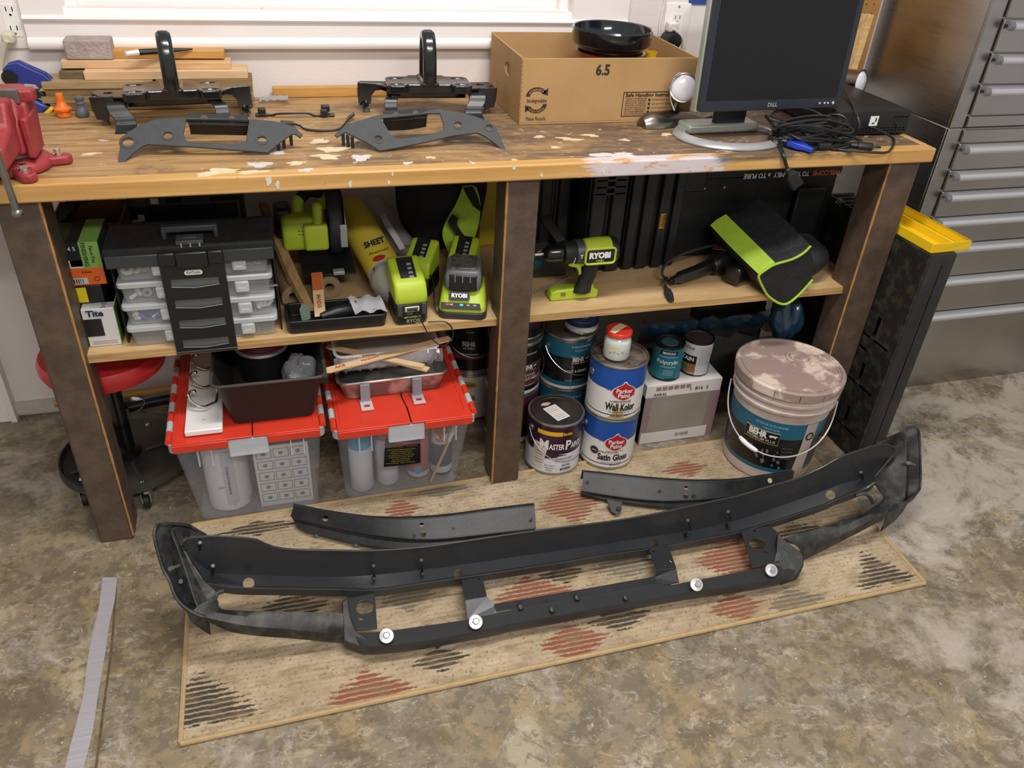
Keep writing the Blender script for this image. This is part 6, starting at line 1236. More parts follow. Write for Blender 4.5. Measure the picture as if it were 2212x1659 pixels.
# black product label on the second bin
tl = MB(); yf = .036-(.036+.033)*(.62)
A = [P(a, b, y=-.012) for a, b in ((832, 948), (908, 943), (909, 1000), (829, 1009))]; dv = (A[1]-A[0]).normalized(); uv = (A[0]-A[3]).normalized(); nv = dv.cross(uv)
t = thing('bin_label', 'black paper label with red lettering on the second bin', 'label', A[3]); iv = inv_of(A[3])
m = MB(); m.add([p+nv*.0 for p in A], [(3, 2, 1, 0)]); m.build('label_sheet', bblk, t, inv=iv, solid=.0006); wl = (A[1]-A[0]).length; hl = (A[0]-A[3]).length
o_ = (A[0]-A[3]); base = lambda s_, h_: (dv*wl*s_+uv*hl*h_+nv*.0008, dv, uv, nv)
text(t, 'contico', .014, base(.53, .85), M('label_scarlet', '#d8333a', .5), .03, width=wl*.46); text(t, 'tuff storage  12 gallon', .006, base(.5, .71), M('label_scarlet', '#d8333a', .5), 0, width=wl*.85)
for i in range(8): text(t, ('FEATURES INTERLOCKING LIDS', 'NESTS WHEN EMPTY', 'STACKS WHEN FULL', 'INDOOR AND OUTDOOR USE', 'WASH WITH MILD SOAP', 'DO NOT OVERLOAD', 'KEEP FROM HEAT', 'MADE IN USA')[i], .0045, base(.48, .60-.068*i), M('label_ochre', '#a99a3f', .5), 0, width=wl*(.8, .6, .65, .75, .7, .5, .55, .85)[i])
# ================================================================== hook rack on first bin
zr = HB+.0055; a = P(400, 945, z=zr); b = P(482, 932, z=zr)
t = thing('hook_rack', 'white wall rack with three curled steel hooks on the first bin', 'hook rack', (a.x, a.y, zr)); wr = b.x-a.x; Lr = .36
m = MB(); m.bx(0, wr, 0, Lr, 0, .015); m.build('board', M('rack_white', '#e7e4e0', .4), t, bevel=.003)
m = MB(); m.lathe([(.004, 0), (.0035, .0012)], 14, (wr*.5, .04, .015)); m.build('screw_cover', M('rack_button', '#c8c2ba', .4), t)
for yk in (.085, .17, .255):
    m = MB(); c = V(wr*.86, yk, .016); hp = [c+V(-.004, .02, .002), c+V(-.012, .0, .012), c+V(-.03, -.012, .014), c+V(-.05, -.008, .024), c+V(-.06, .004, .038), c+V(-.054, .014, .044), c+V(-.047, .014, .042)]; hp = smoothline(hp, 5)
    m.tube(hp, [.003]*(len(hp)-1)+[.003], 8); m.ball(hp[-1], .0055); hk = m.build('hook', chrome, t)
    m = MB(); m.tube(smoothline([c+V(-.004, .02, .002), c+V(.0, .04, .01), c+V(.002, .05, .03)], 5), .003, 8); m.build('upper_prong', chrome, hk)
# dark translucent tub on the first bin
za_ = HB+.021; A = P(502, 915, z=HB+.006); B = P(682, 897, z=HB+.006)
t = thing('plastic_tub', 'smoky brown translucent tub on the first red lid', 'tub', (-.245, .12, HB+.006)); smoke = M('smoke_plastic', '#2b2724', .5, spec=.25); iv = inv_of(t.location)
def ringz(x0, x1, y0, y1, z, r=.02): return [V((x0+x1)/2+p[0], (y0+y1)/2+p[1], z) for p in rrect(x1-x0, y1-y0, r, 4)]
z0 = HB+.006; h_ = .128
m = MB(); m.loft([ringz(-.343, -.152, .022, .27, z0+.0005), ringz(-.345, -.150, .020, .272, z0+.012), ringz(-.366, -.126, -.004, .30, z0+h_-.008), ringz(-.371, -.121, -.010, .305, z0+h_)], caps=False); m.f.append(list(range(20))[::-1]); m.mi.append(0); m.build('tub_wall', smoke, t, inv=iv, solid=.002)
m = MB(); rim = ringz(-.372, -.120, -.011, .306, z0+h_); m.tube(rim, .004, 8, True); m.build('tub_rim', M('smoke_rim', '#4a433d', .25, alpha=.85), t, inv=iv)
t = thing('cable_coil', 'pink cable coiled on a white ring in the smoky tub', 'cable', (-.262, .215, z0+.088)); m = MB()
for k in range(4): m.tube([V((.052-.006*k)*math.cos(a), (.052-.006*k)*math.sin(a), .012+.003*k) for a in [i*PI/16 for i in range(32)]], .003, 6, True)
m.build('coil', M('pink_cable', '#9a4a64', .4), t); m = MB(); m.tube([V(.062*math.cos(a), .062*math.sin(a), .01) for a in [i*PI/16 for i in range(32)]], .005, 8, True); m.build('ring', M('ring_white', '#b7b2ac', .4), t); m = MB(); m.cyl((0, 0, -.07), (0, 0, .0), .055, 24); m.build('spool_core', blk, t)
crumple('plastic_bag', 'crumpled clear bag inside the smoky tub', 'bag', (-.175, .12, z0+.062), (.045, .05, .045), M('crinkle_film2', '#b9bcc0', .15, alpha=.38), 14, .2, 5)
# ================================================================== paint trays and stir sticks on second bin
zt_ = HB+.003; tray_m = M('paint_tray_metal', '#77746e', .35, .6, col2='#c9c6c2', vscale=6, thr=(.5, .6))
def tray(name, label, loc, W_, D_, H_, mat, rimmat, tiltx, legs, inner):
    t = thing(name, label, 'paint tray', loc); t.rotation_euler = (tiltx, 0, .02)
    def rg(w_, d_, z0_, z1_, r=.022): return [V(p[0], p[1], z0_+(z1_-z0_)*(p[1]/d_+.5)) for p in rrect(w_, d_, r, 4)]
    m = MB(); m.loft([rg(W_-.03, D_-.03, 0, H_*.35), rg(W_-.006, D_-.006, H_, H_), rg(W_, D_, H_, H_)], caps=False); m.f.append(list(range(20))[::-1]); m.mi.append(0); m.build('tray_pan', mat, t, solid=.002)
    m = MB(); m.tube(rg(W_, D_, H_, H_), .004, 8, True); m.build('rolled_rim', rimmat, t)
    for k in range(8):
        m = MB(); y = -D_*.1+k*D_*.06; m.bx(-W_*.4, W_*.4, y, y+.006, H_*(.2+.04*k), H_*(.2+.04*k)+.005); m.build('ramp_rib', inner, t, bevel=.002)
    return t
wdry = M('dried_paint_white', '#c9c6c5', .5)
t1 = tray('paint_tray', 'metal paint tray with white residue on the second red lid', (.045, .215, zt_+.003), .275, .30, .05, tray_m, tin, 0, True, wdry)
for xx in (-.075, .055):
    m = MB(); m.bx(xx-.012, xx+.012, -.164, -.152, .0, .052); ft = m.build('leg_strap', M('strap_grey', '#8b9296', .4, .3), t1, bevel=.001)
    m = MB(); m.prism([(xx-.014, -.155), (xx+.014, -.155), (xx+.015, -.20), (xx-.015, -.20)], .003, h0=.0005); cfo = m.build('clip_foot', frost_edge, ft); m = MB(); m.bx(xx-.007, xx+.007, -.188, -.176, -.01, .02); cut(cfo, [m.build('cutter', frost_edge, ft)])
t2 = tray('paint_tray_liner', 'white plastic tray liner bagged in clear film on the metal tray', (.038, .232, zt_+.072), .26, .275, .045, M('liner_grey', '#d2cbc8', .45), M('liner_white', '#efeded', .35), .02, False, M('liner_rib', '#a09a97', .45))
m = MB(); rr = []
for j in range(6):
    s_ = j/5; rr.append([V(-.135+.27*i/30, -.14-.010*math.sin(s_*PI), .045-.040*s_)+V(0, .006*math.sin(i*1.9+j), .004*math.sin(i*2.7+2*j)) for i in range(31)])
m.loft(rr, closed=False); m.build('film_skirt', M('film_bright', '#e6e8ec', .08, alpha=.3), t2)
m = MB(); rr = []
for j in range(7): rr.append([V(.12+.075*i/10, -.02+.09*j/6, .045+.012*math.sin(i*1.3+j*1.1)-.02*i/10) for i in range(11)])
m.loft(rr, closed=False); m.build('film_tail', M('film_bright', '#e6e8ec', .08, alpha=.3), t2)
zk = zt_+.1195
stick = M('stir_stick', '#c9a97c', .6, col2='#d6ba92', stretch=(2, 20, 20), vscale=3)
def stirrer(label, a, b, z0_, z1_, wd=.024, txt=None):
    A = P(*a, z=z0_); B = P(*b, z=z1_); d = (B-A).normalized(); s_ = V(0, 0, 1).cross(d).normalized(); t = thing('stir_stick', label, 'stir stick', A); iv = inv_of(A); n = d.cross(s_)
    m = MB(); A1 = A+d*.012; m.loft([[A-s_*wd*.3, A+s_*wd*.3, A+s_*wd*.3+n*.004, A-s_*wd*.3+n*.004], [A1-s_*wd/2, A1+s_*wd/2, A1+s_*wd/2+n*.004, A1-s_*wd/2+n*.004], [B-s_*wd/2, B+s_*wd/2, B+s_*wd/2+n*.004, B-s_*wd/2+n*.004]]); m.build('stick', stick, t, inv=iv)
    if txt: text(t, txt[0], .014, (d*.04+n*.0045, d, s_, n), M('stick_red', '#b5532e', .6), .03); text(t, txt[1], .011, (d*.115+n*.0045, d, s_, n), M('stick_red', '#b5532e', .6), .02)
stirrer('wooden stir stick with red lettering lying across the tray liner', (700, 804), (972, 732), zk+.001, zk+.008, .022, ('ACE', 'Hardware'))
stirrer('plain wooden stir stick crossing under the lettered one', (706, 750), (915, 793), zk-.006, zk-.006, .018)
stirrer('paint-dipped stir stick pointing at the bin corner', (800, 768), (925, 800), zk-.011, zk-.011, .018)
crumple('rag_bundle', 'dark red plastic-wrapped bundle behind the stir sticks', 'bundle', (.105, .29, zt_+.138), (.075, .055, .042), M('red_wrap', '#6d1d22', .25, coat=.4, col2='#8c3136', vscale=9), 16, .12, 9)
# ================================================================== things on the shelf, left bay
ZS = .5155
def carton(name, label, x0, x1, y0, y1, z0, z1, mat, cat='box'):
    t = thing(name, label, cat, (x0, y0, z0)); m = MB(); m.bx(0, x1-x0, 0, y1-y0, 0, z1-z0); m.build('carton', mat, t, bevel=.0015); return t
def fpatch(t, name, mat, x0, x1, z0, z1, lift=.0008): m = MB(); m.bx(x0, x1, -lift, .0005, z0, z1); return m.build(name, mat, t)
def spatch(t, name, mat, xs, y0, y1, z0, z1, lift=.0008): m = MB(); m.bx(xs-.0005, xs+lift, y0, y1, z0, z1); return m.build(name, mat, t)
gr1, gr2 = M('box_green', '#4f7a34', .5), M('box_lime_green', '#7fae55', .5)
FF = lambda x, z: (V(x, -.0012, z), V(1, 0, 0), V(0, 0, 1), V(0, -1, 0))
bw = M('box_white', '#c9c7c6', .5)
t = carton('fastener_box', 'white fastener box with black window and green side at the stack bottom', -.612, -.547, .078, .24, ZS, .607, bw)
fpatch(t, 'window', M('box_window', '#1d1b1c', .3), .001, .036, .026, .068); text(t, 'Tite', .02, FF(.026, .081), navy, .04, width=.034); fpatch(t, 'fine_print', grey_p, .008, .058, .012, .0132); fpatch(t, 'fine_print', grey_p, .008, .058, .007, .0082)
spatch(t, 'green_side', gr1, .065, .0, .162, 0, .091); spatch(t, 'dark_side_print', M('box_dkgreen', '#22301c', .5), .0655, .02, .08, .01, .08); m = MB(); m.bx(.003, .063, .03, .16, .0913, .0915); m.build('green_top', gr2, t); m = MB(); m.bx(.03, .058, .004, .026, .0913, .0916); m.build('size_sticker', bw, t); text(t, '2-1/2', .012, (V(.044, .015, .0913), V(0, 1, 0), V(-1, 0, 0), V(0, 0, 1)), black_p, .02)
t = carton('fastener_box', 'black and yellow fastener box above the white one', -.665, -.566, .106, .25, .608, .65, M('box_black', '#1a1a1a', .45)); fpatch(t, 'yellow_patch', M('box_yellow', '#e1d21f', .45), .02, .068, .003, .038)
t = carton('fastener_box', 'orange fastener box with barcode in the middle of the stack', -.668, -.553, .106, .25, .6505, .6905, M('box_orange', '#e0661f', .45)); fpatch(t, 'barcode_label', bw, .03, .08, .004, .018)
for i in range(9): fpatch(t, 'barcode_bar', black_p, .036+i*.0042, .036+i*.0042+random.choice((.0012, .002)), .006, .016, .0014)
text(t, '4.35mm', .006, FF(.082, .031), black_p); m = MB(); m.lathe([(.0055, 0), (.0055, .0008), (.0045, .0008)], 16, (.098, -.001, .014), (0, -1, 0), caps=False); m.build('round_mark', black_p, t); spatch(t, 'dark_side', M('box_brown', '#3a241a', .5), .115, 0, .15, 0, .04)
t = carton('fastener_box', 'green and white screw box on top of the orange box', -.668, -.553, .106, .22, .691, .748, M('box_dkgreen2', '#1d3a24', .45)); fpatch(t, 'lime_panel', gr2, .078, .115, .0, .057); fpatch(t, 'black_panel', black_p, .055, .078, .004, .057); fpatch(t, 'white_panel', bw, .03, .078, .0, .018)
text(t, 'FINISHING', .0115, (V(.086, -.0014, .03), V(0, 0, -1), V(1, 0, 0), V(0, -1, 0)), M('dk_green_print', '#1d3a1d', .5), .02); text(t, 'Fas-n-Tite', .0095, (V(.1, -.0014, .03), V(0, 0, -1), V(1, 0, 0), V(0, -1, 0)), M('dk_green_print', '#1d3a1d', .5), .02); text(t, '4 5', .012, FF(.064, .044), bw, .02)
m = MB(); m.bx(.078, .1148, .0, .125, .0572, .0578); m.build('lime_top', gr2, t); m = MB(); m.bx(.055, .078, .0, .125, .0572, .0578); m.build('black_top', black_p, t); spatch(t, 'side_panel', M('box_greygreen', '#3b4a3c', .5), .115, 0, .125, 0, .057)
t = thing('screw_carton', 'open brown screw carton with white flaps behind the green box', 'box', (-.68, .27, ZS)); bb = M('carton_brown', '#6b3f1f', .55); hh = .205
m = MB(); m.bx(0, .15, 0, .004, 0, hh); m.bx(0, .15, .15, .154, 0, hh); m.bx(0, .004, .004, .15, 0, hh); m.bx(.146, .15, .004, .15, 0, hh); m.build('carton_walls', bb, t)
m = MB(); m.bx(.004, .146, .004, .15, 0, hh-.05); m.build('contents', M('dark_contents', '#2e2118', .8, col2='#4a3423', vscale=30), t); text(t, 'Exterior Wood', .0125, FF(.075, hh-.02), M('print_cream', '#d9c4a2', .5), .01); text(t, 'SCREWS', .009, FF(.075, hh-.035), M('print_cream', '#d9c4a2', .5), 0)
for x in (.0, .118): m = MB(); m.prism([(0, 0), (.03, 0), (.028, .05), (.003, .045)], .001, frame((x, .15, hh), (1, 0, 0), (0, .3, 1))); m.build('flap', bw, t)
m = MB(); m.prism([(0, 0), (.09, 0), (.086, .06), (.006, .055)], .001, frame((.03, .152, hh), (1, 0, 0), (0, .3, 1))); m.build('flap', M('carton_brown_in', '#8d6844', .7), t)
t = thing('pipe_clamp', 'dark iron clamp lying on the open brown carton', 'clamp', (-.66, .26, .725)); m = MB(); m.tube([V(0, 0, .004), V(.03, .02, .03), V(.05, .05, .05)], [.014, .016, .012], 8); m.build('jaw', M('dark_iron', '#2b2725', .5, .5), t); m = MB(); m.tube([V(.03, .03, .035), V(.12, .05, .05)], .005, 8); m.ball((.122, .05, .05), .008); m.build('handle', M('dark_iron', '#2b2725', .5, .5), t)
# ------------------------------------------------ clear case organizer
ox0, ox1, oy0, oy1 = -.532, -.208, .051, .196; oz = ZS
t = thing('tool_organizer', 'black portable organizer holding four clear parts cases', 'organizer', (ox0, oy0, oz)); OW, OD = ox1-ox0, oy1-oy0
m = MB(); m.bx(-.004, .0, .03, OD, 0, .225); m.bx(OW, OW+.004, .03, OD, 0, .225); m.bx(0, OW, OD-.004, OD, 0, .225); m.build('shell', blk, t, bevel=.002)
m = MB(); m.bx(-.008, OW+.008, .0, OD, .212, .236); deck = m.build('top_deck', M('dusty_black', '#141415', .7, col2='#222222', vscale=40, bump=.1), t, bevel=.006)
m = MB(); m.bx(-.004, .105, -.006, .012, .195, .222); m.build('hinge_plate', M('organizer_grey', '#2f3336', .5), t, bevel=.002); m = MB(); m.bx(OW-.105, OW+.004, -.006, .012, .195, .222); m.build('hinge_plate', M('organizer_grey', '#2f3336', .5), t, bevel=.002)
hl = []
for k in range(4):
    zc = .008+k*.049; w2 = .048; hl.append([V(.162-w2, -.010, zc-.006), V(.162, -.010, zc-.010), V(.162+w2, -.010, zc-.006), V(.162+w2, -.010, zc+.011), V(.162-w2, -.010, zc+.011)])
pn = plate([V(.098, -.010, -.012), V(.226, -.010, -.012), V(.226, -.010, .222), V(.098, -.010, .222)], hl, 'centre_panel', M('organizer_black', '#141517', .4), t, .005)
for k in range(4):
    zc = .008+k*.049; m = MB(); m.bx(.114, .21, -.0095, -.0085, zc-.01, zc+.012); m.build('panel_window', M('smoke_window', '#6a6d6c', .15, alpha=.5), pn); m = MB(); m.tube([V(.114, -.013, zc-.006), V(.162, -.0135, zc-.0105), V(.21, -.013, zc-.006)], .0013, 6); m.build('window_lip', M('grey_lip', '#6a6e70', .3), pn)
m = MB(); m.prism([(.132, .190), (.195, .190), (.195, .226), (.132, .226)], .012, (V(0, -.005, 0), V(1, 0, 0), V(0, 0, 1), V(0, -1, 0))); m.bx(.098, .132, -.016, -.004, .196, .226); m.bx(.195, .226, -.016, -.004, .196, .226); m.build('latch', M('organizer_black', '#141517', .4), t, bevel=.003)
m = MB(); m.prism(rrect(.036, .011, .005, 4, .162, .180), .0012, (V(0, -.0125, 0), V(1, 0, 0), V(0, 0, 1), V(0, -1, 0))); m.build('name_plate', M('plate_cream', '#c9c5b8', .4), t); text(t, 'ForTools', .0075, (V(.162, -.014, .1805), V(1, 0, 0), V(0, 0, 1), V(0, -1, 0)), black_p, .01, width=.026)
m = MB(); m.bx(.108, .118, .03, .05, .236, .26); m.bx(.21, .22, .03, .05, .236, .26); m.bx(.108, .22, .034, .05, .25, .264); m.build('carry_handle', M('organizer_grey', '#2f3336', .5), t, bevel=.003)
m = MB(); m.bx(.136, .19, .0, .035, .236, .246); m.bx(.15, .178, .008, .02, .246, .25); m.build('handle_latch', M('organizer_grey2', '#43474a', .45), t, bevel=.002)
for k in range(3): m = MB(); m.bx(.145+k*.018, .148+k*.018, -.002, .012, .232, .241); m.build('hinge_pin', silver, t)
m = MB(); m.cyl((.098, -.014, -.011), (.226, -.014, -.011), .0035, 10); m.build('bottom_hinge', blk, t)
clr = M('case_clear', '#cfd2d0', .18, alpha=.28); clr2 = M('case_lid_clear', '#d9dcdb', .18, alpha=.5)
gm = 'clear parts cases in the black organizer'
mix_c = [M('bolt_zinc', '#9b9fa2', .3, .7), M('washer_tan', '#b6ab92', .5), M('plug_white', '#d3d3d1', .5), M('anchor_blue', '#3d4f9a', .5)]
for k in range(4):
    z0 = oz+.002+k*.0525; lab = ['clear parts case at the bottom of the organizer', 'clear parts case holding blue anchors, second from the organizer bottom', 'clear parts case holding a hex nut, third from the organizer bottom', 'clear parts case holding washers and bolts at the organizer top'][k]
    c = thing('parts_case', lab, 'parts case', (ox0+.004, oy0+.004, z0)); CWd = OW-.008; CDp = .125
    m = MB(); m.loft([[V(CWd/2+p[0], CDp/2+p[1], 0) for p in rrect(CWd-.02, CDp-.02, .008, 3)], [V(CWd/2+p[0], CDp/2+p[1], .038) for p in rrect(CWd-.01, CDp-.01, .008, 3)]], caps=False); m.f.append(list(range(16))[::-1]); m.mi.append(0); m.build('case_body', clr, c)
    m = MB(); m.loft([[V(CWd/2+p[0], CDp/2+p[1]-.002, z) for p in rrect(CWd, CDp, .010, 3)] for z in (.037, .050)]); m.build('case_lid', clr2, c, bevel=.003)
    for xx in (.075, .235):
        m = MB(); m.bx(xx, xx+.03, -.004, .006, .010, .037); lt_ = m.build('latch', clr2, c, bevel=.004); m = MB(); m.bx(xx+.007, xx+.023, -.0052, -.003, .019, .023); m.build('latch_ridge', frost_edge, lt_)
    for xx in (.07, .11, .215, .27): m = MB(); m.bx(xx-.0008, xx+.0008, .012, CDp-.012, .002, .034); m.build('divider', clr, c)
    rnd = random.Random(k+20)
    def bit(x, y, kind):
        m = MB()
        if kind == 0: m.cyl((x, y, .006+rnd.random()*.012), (x+rnd.uniform(-.02, .02), y+rnd.uniform(-.01, .012), .008+rnd.random()*.02), .0028, 8); return m.build('bolt', mix_c[0], c)
        if kind == 1: m.lathe([(.013, 0), (.013, .002), (.004, .002)], 18, (x, y, .02), (0, -1, .25), caps=False); return m.build('washer', mix_c[1], c)
        m.lathe([(.005, 0), (.0045, .018)], 10, (x, y, .006), (rnd.uniform(-1, 1), rnd.uniform(-.3, .3), .6)); return m.build('wall_anchor', mix_c[3] if kind == 3 and rnd.random() < .5 else mix_c[2], c)
    if k == 3:
        for i in range(3): bit(.025+i*.016, .022+i*.006, 1)
        for i in range(14): bit(.25+.045*rnd.random(), .025+.02*rnd.random(), 0)
    if k == 2:
        m = MB(); m.lathe([(.011, 0), (.011, .007), (.005, .007)], 6, (.056, .018, .02), (0, -1, .1), caps=False); m.build('hex_nut', M('nut_blue_zinc', '#9fb0bd', .3, .7), c)
        for i in range(8): bit(.28+.025*rnd.random(), .025+.02*rnd.random(), 0)
        bit(.02, .02, 2); bit(.04, .03, 2)
    if k == 1:
        for i in range(12): bit(.02+.045*rnd.random(), .018+.02*rnd.random(), 3)
        for i in range(8): bit(.275+.03*rnd.random(), .025+.02*rnd.random(), 2)
    if k == 0:
        for i in range(7): m = MB(); m.cyl((.275+i*.004, .02, .006), (.285+i*.004, .06, .03), .001, 6); m.build('nail', mix_c[0], c)
        m = MB(); m.bx(.22, .255, .014, .05, .004, .03); m.build('part_packet', M('packet_dark', '#3a4048', .5), c)
# rear black case with clear lids
t = thing('tool_case', 'black case behind the organizer with two clear lids on top', 'tool case', (-.548, .40, ZS)); m = MB(); m.bx(0, .28, 0, .17, 0, .205); m.build('case_body', M('case_navy_black', '#101318', .5), t, bevel=.012)
for x0, x1 in ((.018, .105), (.14, .205)): m = MB(); m.bx(x0, x1, -.002, .07, .19, .222); m.build('clear_lid', M('smoke_lid', '#5a5f63', .2, alpha=.55), t, bevel=.003)
m = MB(); m.bx(.07, .088, -.003, .002, .198, .212); m.build('sticker', pwhite, t); m = MB(); m.lathe([(.013, 0), (.013, .001)], 20, (.03, -.001, .148), (0, -1, 0)); m.bx(.035, .05, -.0006, 0, .155, .172); m.build('round_sticker', M('sticker_mix', '#c9c7b0', .5), t)
# ------------------------------------------------ tubes, tray, saw
g_t = 'brown kraft paper rolls under the circular saw'
for px, py, lab in ((635, 642, 'brown kraft paper roll next to the clear cases'), (712, 622, 'brown kraft paper roll under the saw base plate')):
    r = .0285; c = P(px, py, z=ZS+r+.001); t = thing('paper_roll', lab, 'paper roll', (c.x, c.y, ZS+r+.001)); ax = V(-.10, 1, 0)
    m = MB(); L_ = min(.34, .61-c.y); m.lathe([(.0125, 0), (r, 0), (r, L_), (.0125, L_), (.0125, 0)], 30, (0, 0, 0), ax, caps=False); m.build('wound_paper', kraft, t); m = MB(); m.lathe([(.0125, .004), (.0112, .004), (.0112, L_-.004), (.0125, L_-.004)], 24, (0, 0, 0), ax, caps=False); m.build('core', kraft, t)
tx0, tx1, ty0, ty1 = -.196, .036, .05, .148
t = thing('shallow_tray', 'shallow black tray at the shelf edge holding a tool and screws', 'tray', ((tx0+tx1)/2, (ty0+ty1)/2, ZS)); Wt, Dt = tx1-tx0, ty1-ty0
m = MB(); m.loft([[V(*p, 0) for p in rrect(Wt-.01, Dt-.01, .012)], [V(*p, .034) for p in rrect(Wt, Dt, .014)], [V(*p, .034) for p in rrect(Wt-.012, Dt-.012, .010)], [V(*p, .004) for p in rrect(Wt-.02, Dt-.02, .008)]], caps=False); m.f.append([20*3+i for i in range(20)]); m.mi.append(0); m.f.append(list(range(20))[::-1]); m.mi.append(0); m.build('tray_shell', M('tray_black', '#15171a', .4, var=.1, vscale=30), t, bevel=.002)
t = thing('rotary_tool', 'black handheld tool lying in the shallow tray', 'tool', (-.06, .10, ZS+.006)); m = MB(); m.tube([V(-.055, -.012, .016), V(-.02, .0, .018), V(.02, .008, .018), V(.03, .012, .018)], [.008, .014, .015, .010], 12); m.build('tool_body', blk, t); m = MB(); m.bx(.012, .03, -.002, .016, .03, .042); m.build('switch', M('switch_grey', '#2e3133', .4), t, bevel=.002)
t = thing('screw_bag', 'clear zip bag of screws lying in the shallow tray', 'bag', (-.0, .085, ZS+.036)); m = MB(); rr = []
for j in range(7): rr.append([V(-.05+.075*i/9+.012*j/6, .03-.055*j/6, .004+.005*math.sin(i*1.4+j*.8)+.012*(1-j/6)) for i in range(10)])
m.loft(rr, closed=False); m.build('bag_film', M('film_bright', '#d8dade', .1, alpha=.45), t, solid=.0008)
for k in range(5): m = MB(); m.cyl((.0+k*.006, -.012+k*.002, .0), (.012+k*.006, -.018, .004), .0016, 6); m.build('screw', chrome, t)
t = thing('wood_strip', 'rough split wood strip leaning over the kraft rolls', 'wood strip', P(660, 660, y=.14)); iv = inv_of(t.location)
A = P(568, 442, y=.50); B = P(632, 600, y=.2); C = P(668, 668, y=.125); m = MB(); rings = []
for p, w_ in ((A, .011), (A.lerp(B, .5), .013), (B, .014), (C, .012)): rings.append([p+V(-w_, 0, -.004), p+V(w_, 0, -.006), p+V(w_, 0, .006), p+V(-w_*.6, 0, .008)])
m.loft(rings); m.build('strip', M('rough_wood', '#8d6d45', .75, col2='#b8935f', stretch=(14, 3, 14), vscale=3, bump=.3), t, inv=iv)
t = thing('stir_stick', 'stir stick stamped in red leaning into the shallow tray', 'stir stick', P(692, 680, y=.11)); iv = inv_of(t.location); A = P(684, 590, y=.19); B = P(692, 684, y=.1); d = (B-A).normalized(); s_ = V(1, -.2, 0); s_ = (s_-d*s_.dot(d)).normalized(); n = s_.cross(-d)
m = MB(); m.loft([[p+s_*.013*a+n*.002*b for a, b in ((-1, -1), (1, -1), (1, 1), (-1, 1))] for p in (A, B)]); m.build('stick', stick, t, inv=iv, bevel=.001); m = MB(); m.loft([[p+s_*.012*a+n*(.0028+.001*b) for a, b in ((-1, -1), (1, -1), (1, 1), (-1, 1))] for p in (A, A.lerp(B, .4))]); m.build('orange_label', M('stick_orange', '#b35a22', .5), t, inv=iv)
text(t, 'MADE', .013, (iv @ (A.lerp(B, .66)+n*.0026), d, s_*1.0, n), M('stick_red', '#b5532e', .6), .03)
t = thing('paint_chip', 'small green paint chip standing at the tray edge', 'paint chip', P(660, 690, y=.07)); m = MB(); m.prism([(-.010, -.02), (.010, -.016), (.012, .012), (-.002, .022), (-.011, .008)], .0012, frame((0, 0, .018), (.95, .2, 0), (.15, .5, .85))); m.build('chip', M('chip_green', '#3e5244', .5), t)
# circular saw
t = thing('circular_saw', 'lime green circular saw resting on the kraft rolls', 'circular saw', (-.095, .23, ZS+.06)); iv = inv_of(t.location); limed = lime
zp = ZS+.0615
a = P(655, 600, z=zp); b = P(772, 598, z=zp)
m = MB(); m.bx(a.x, b.x, a.y, a.y+.22, zp, zp+.004); m.build('base_plate', M('saw_plate', '#2a2c2e', .4, .5), t, inv=iv, bevel=.001)
yc_ = a.y+.07
def sbox(px0, px1, py0, py1, y, d, name, mat, bev=.008):
    A = P(px0, py1, y=y); B = P(px1, py0, y=y); m = MB(); m.bx(A.x, B.x, y, y+d, min(A.z, B.z), max(A.z, B.z)); return m.build(name, mat, t, inv=iv, bevel=bev, seg=3)
mhs = sbox(614, 692, 470, 546, yc_, .09, 'motor_housing', lime, .012); vh = MB(); sbox(660, 708, 486, 545, yc_-.018, .05, 'gear_cover', lime, .008); sbox(597, 628, 452, 516, yc_+.03, .07, 'battery_pack', blk, .012)
for i in range(4): c = P(646+(i % 2)*7, 500+(i//2)*7, y=yc_-.0005); vh.box(c, (.005, .016, .003))
cut(mhs, [vh.build('cutter', lime, t, inv=iv)])
hp = [P(645, 470, y=yc_+.05), P(645, 432, y=yc_+.07), P(662, 415, y=yc_+.09), P(690, 418, y=yc_+.10), P(702, 450, y=yc_+.09)]
m = MB(); m.tube(smoothline(hp, 5), .015, 12); m.build('rear_handle', lime, t, inv=iv); m = MB(); m.tube(smoothline([h+V(.003, -.004, .004) for h in hp[1:4]], 5), .0155, 12); m.build('rubber_grip', blk, t, inv=iv)
m = MB(); m.cyl(P(686, 495, y=yc_), P(685, 448, y=yc_+.01), .0125, 16); m.ball(P(685, 447, y=yc_+.01), .0128); m.build('front_knob', lime, t, inv=iv)
bc_ = V(-.052, yc_+.075, zp+.092); m = MB(); m.lathe([(.02, -.016), (.088, -.016), (.092, -.010), (.092, .010), (.088, .016), (.02, .016)], 40, bc_, (1, 0, 0)); m.build('blade_guard', M('guard_grey', '#35373a', .42, .3, var=.12, vscale=14), t, inv=iv)
m = MB(); m.lathe([(.0, .018), (.084, .018), (.084, .020), (0, .020)], 40, bc_+V(.004, 0, -.012), (1, 0, 0)); m.build('blade', steel, t, inv=iv); m = MB(); m.lathe([(.0, .02), (.02, .02), (.02, .026), (0, .026)], 24, bc_, (1, 0, 0)); m.build('blade_bolt', M('guard_grey', '#35373a', .42, .3, var=.12, vscale=14), t, inv=iv)
m = MB(); c = P(742, 510, y=bc_.y-.09); m.bx(c.x-.008, c.x+.010, c.y-.002, c.y+.004, c.z-.03, c.z+.03); m.build('lever', silver, t, inv=iv, bevel=.002); c = P(732, 588, z=zp+.008); m = MB(); m.bx(c.x-.014, c.x+.014, c.y-.01, c.y+.01, zp+.004, zp+.014); m.build('bevel_bracket', silver, t, inv=iv, bevel=.002)
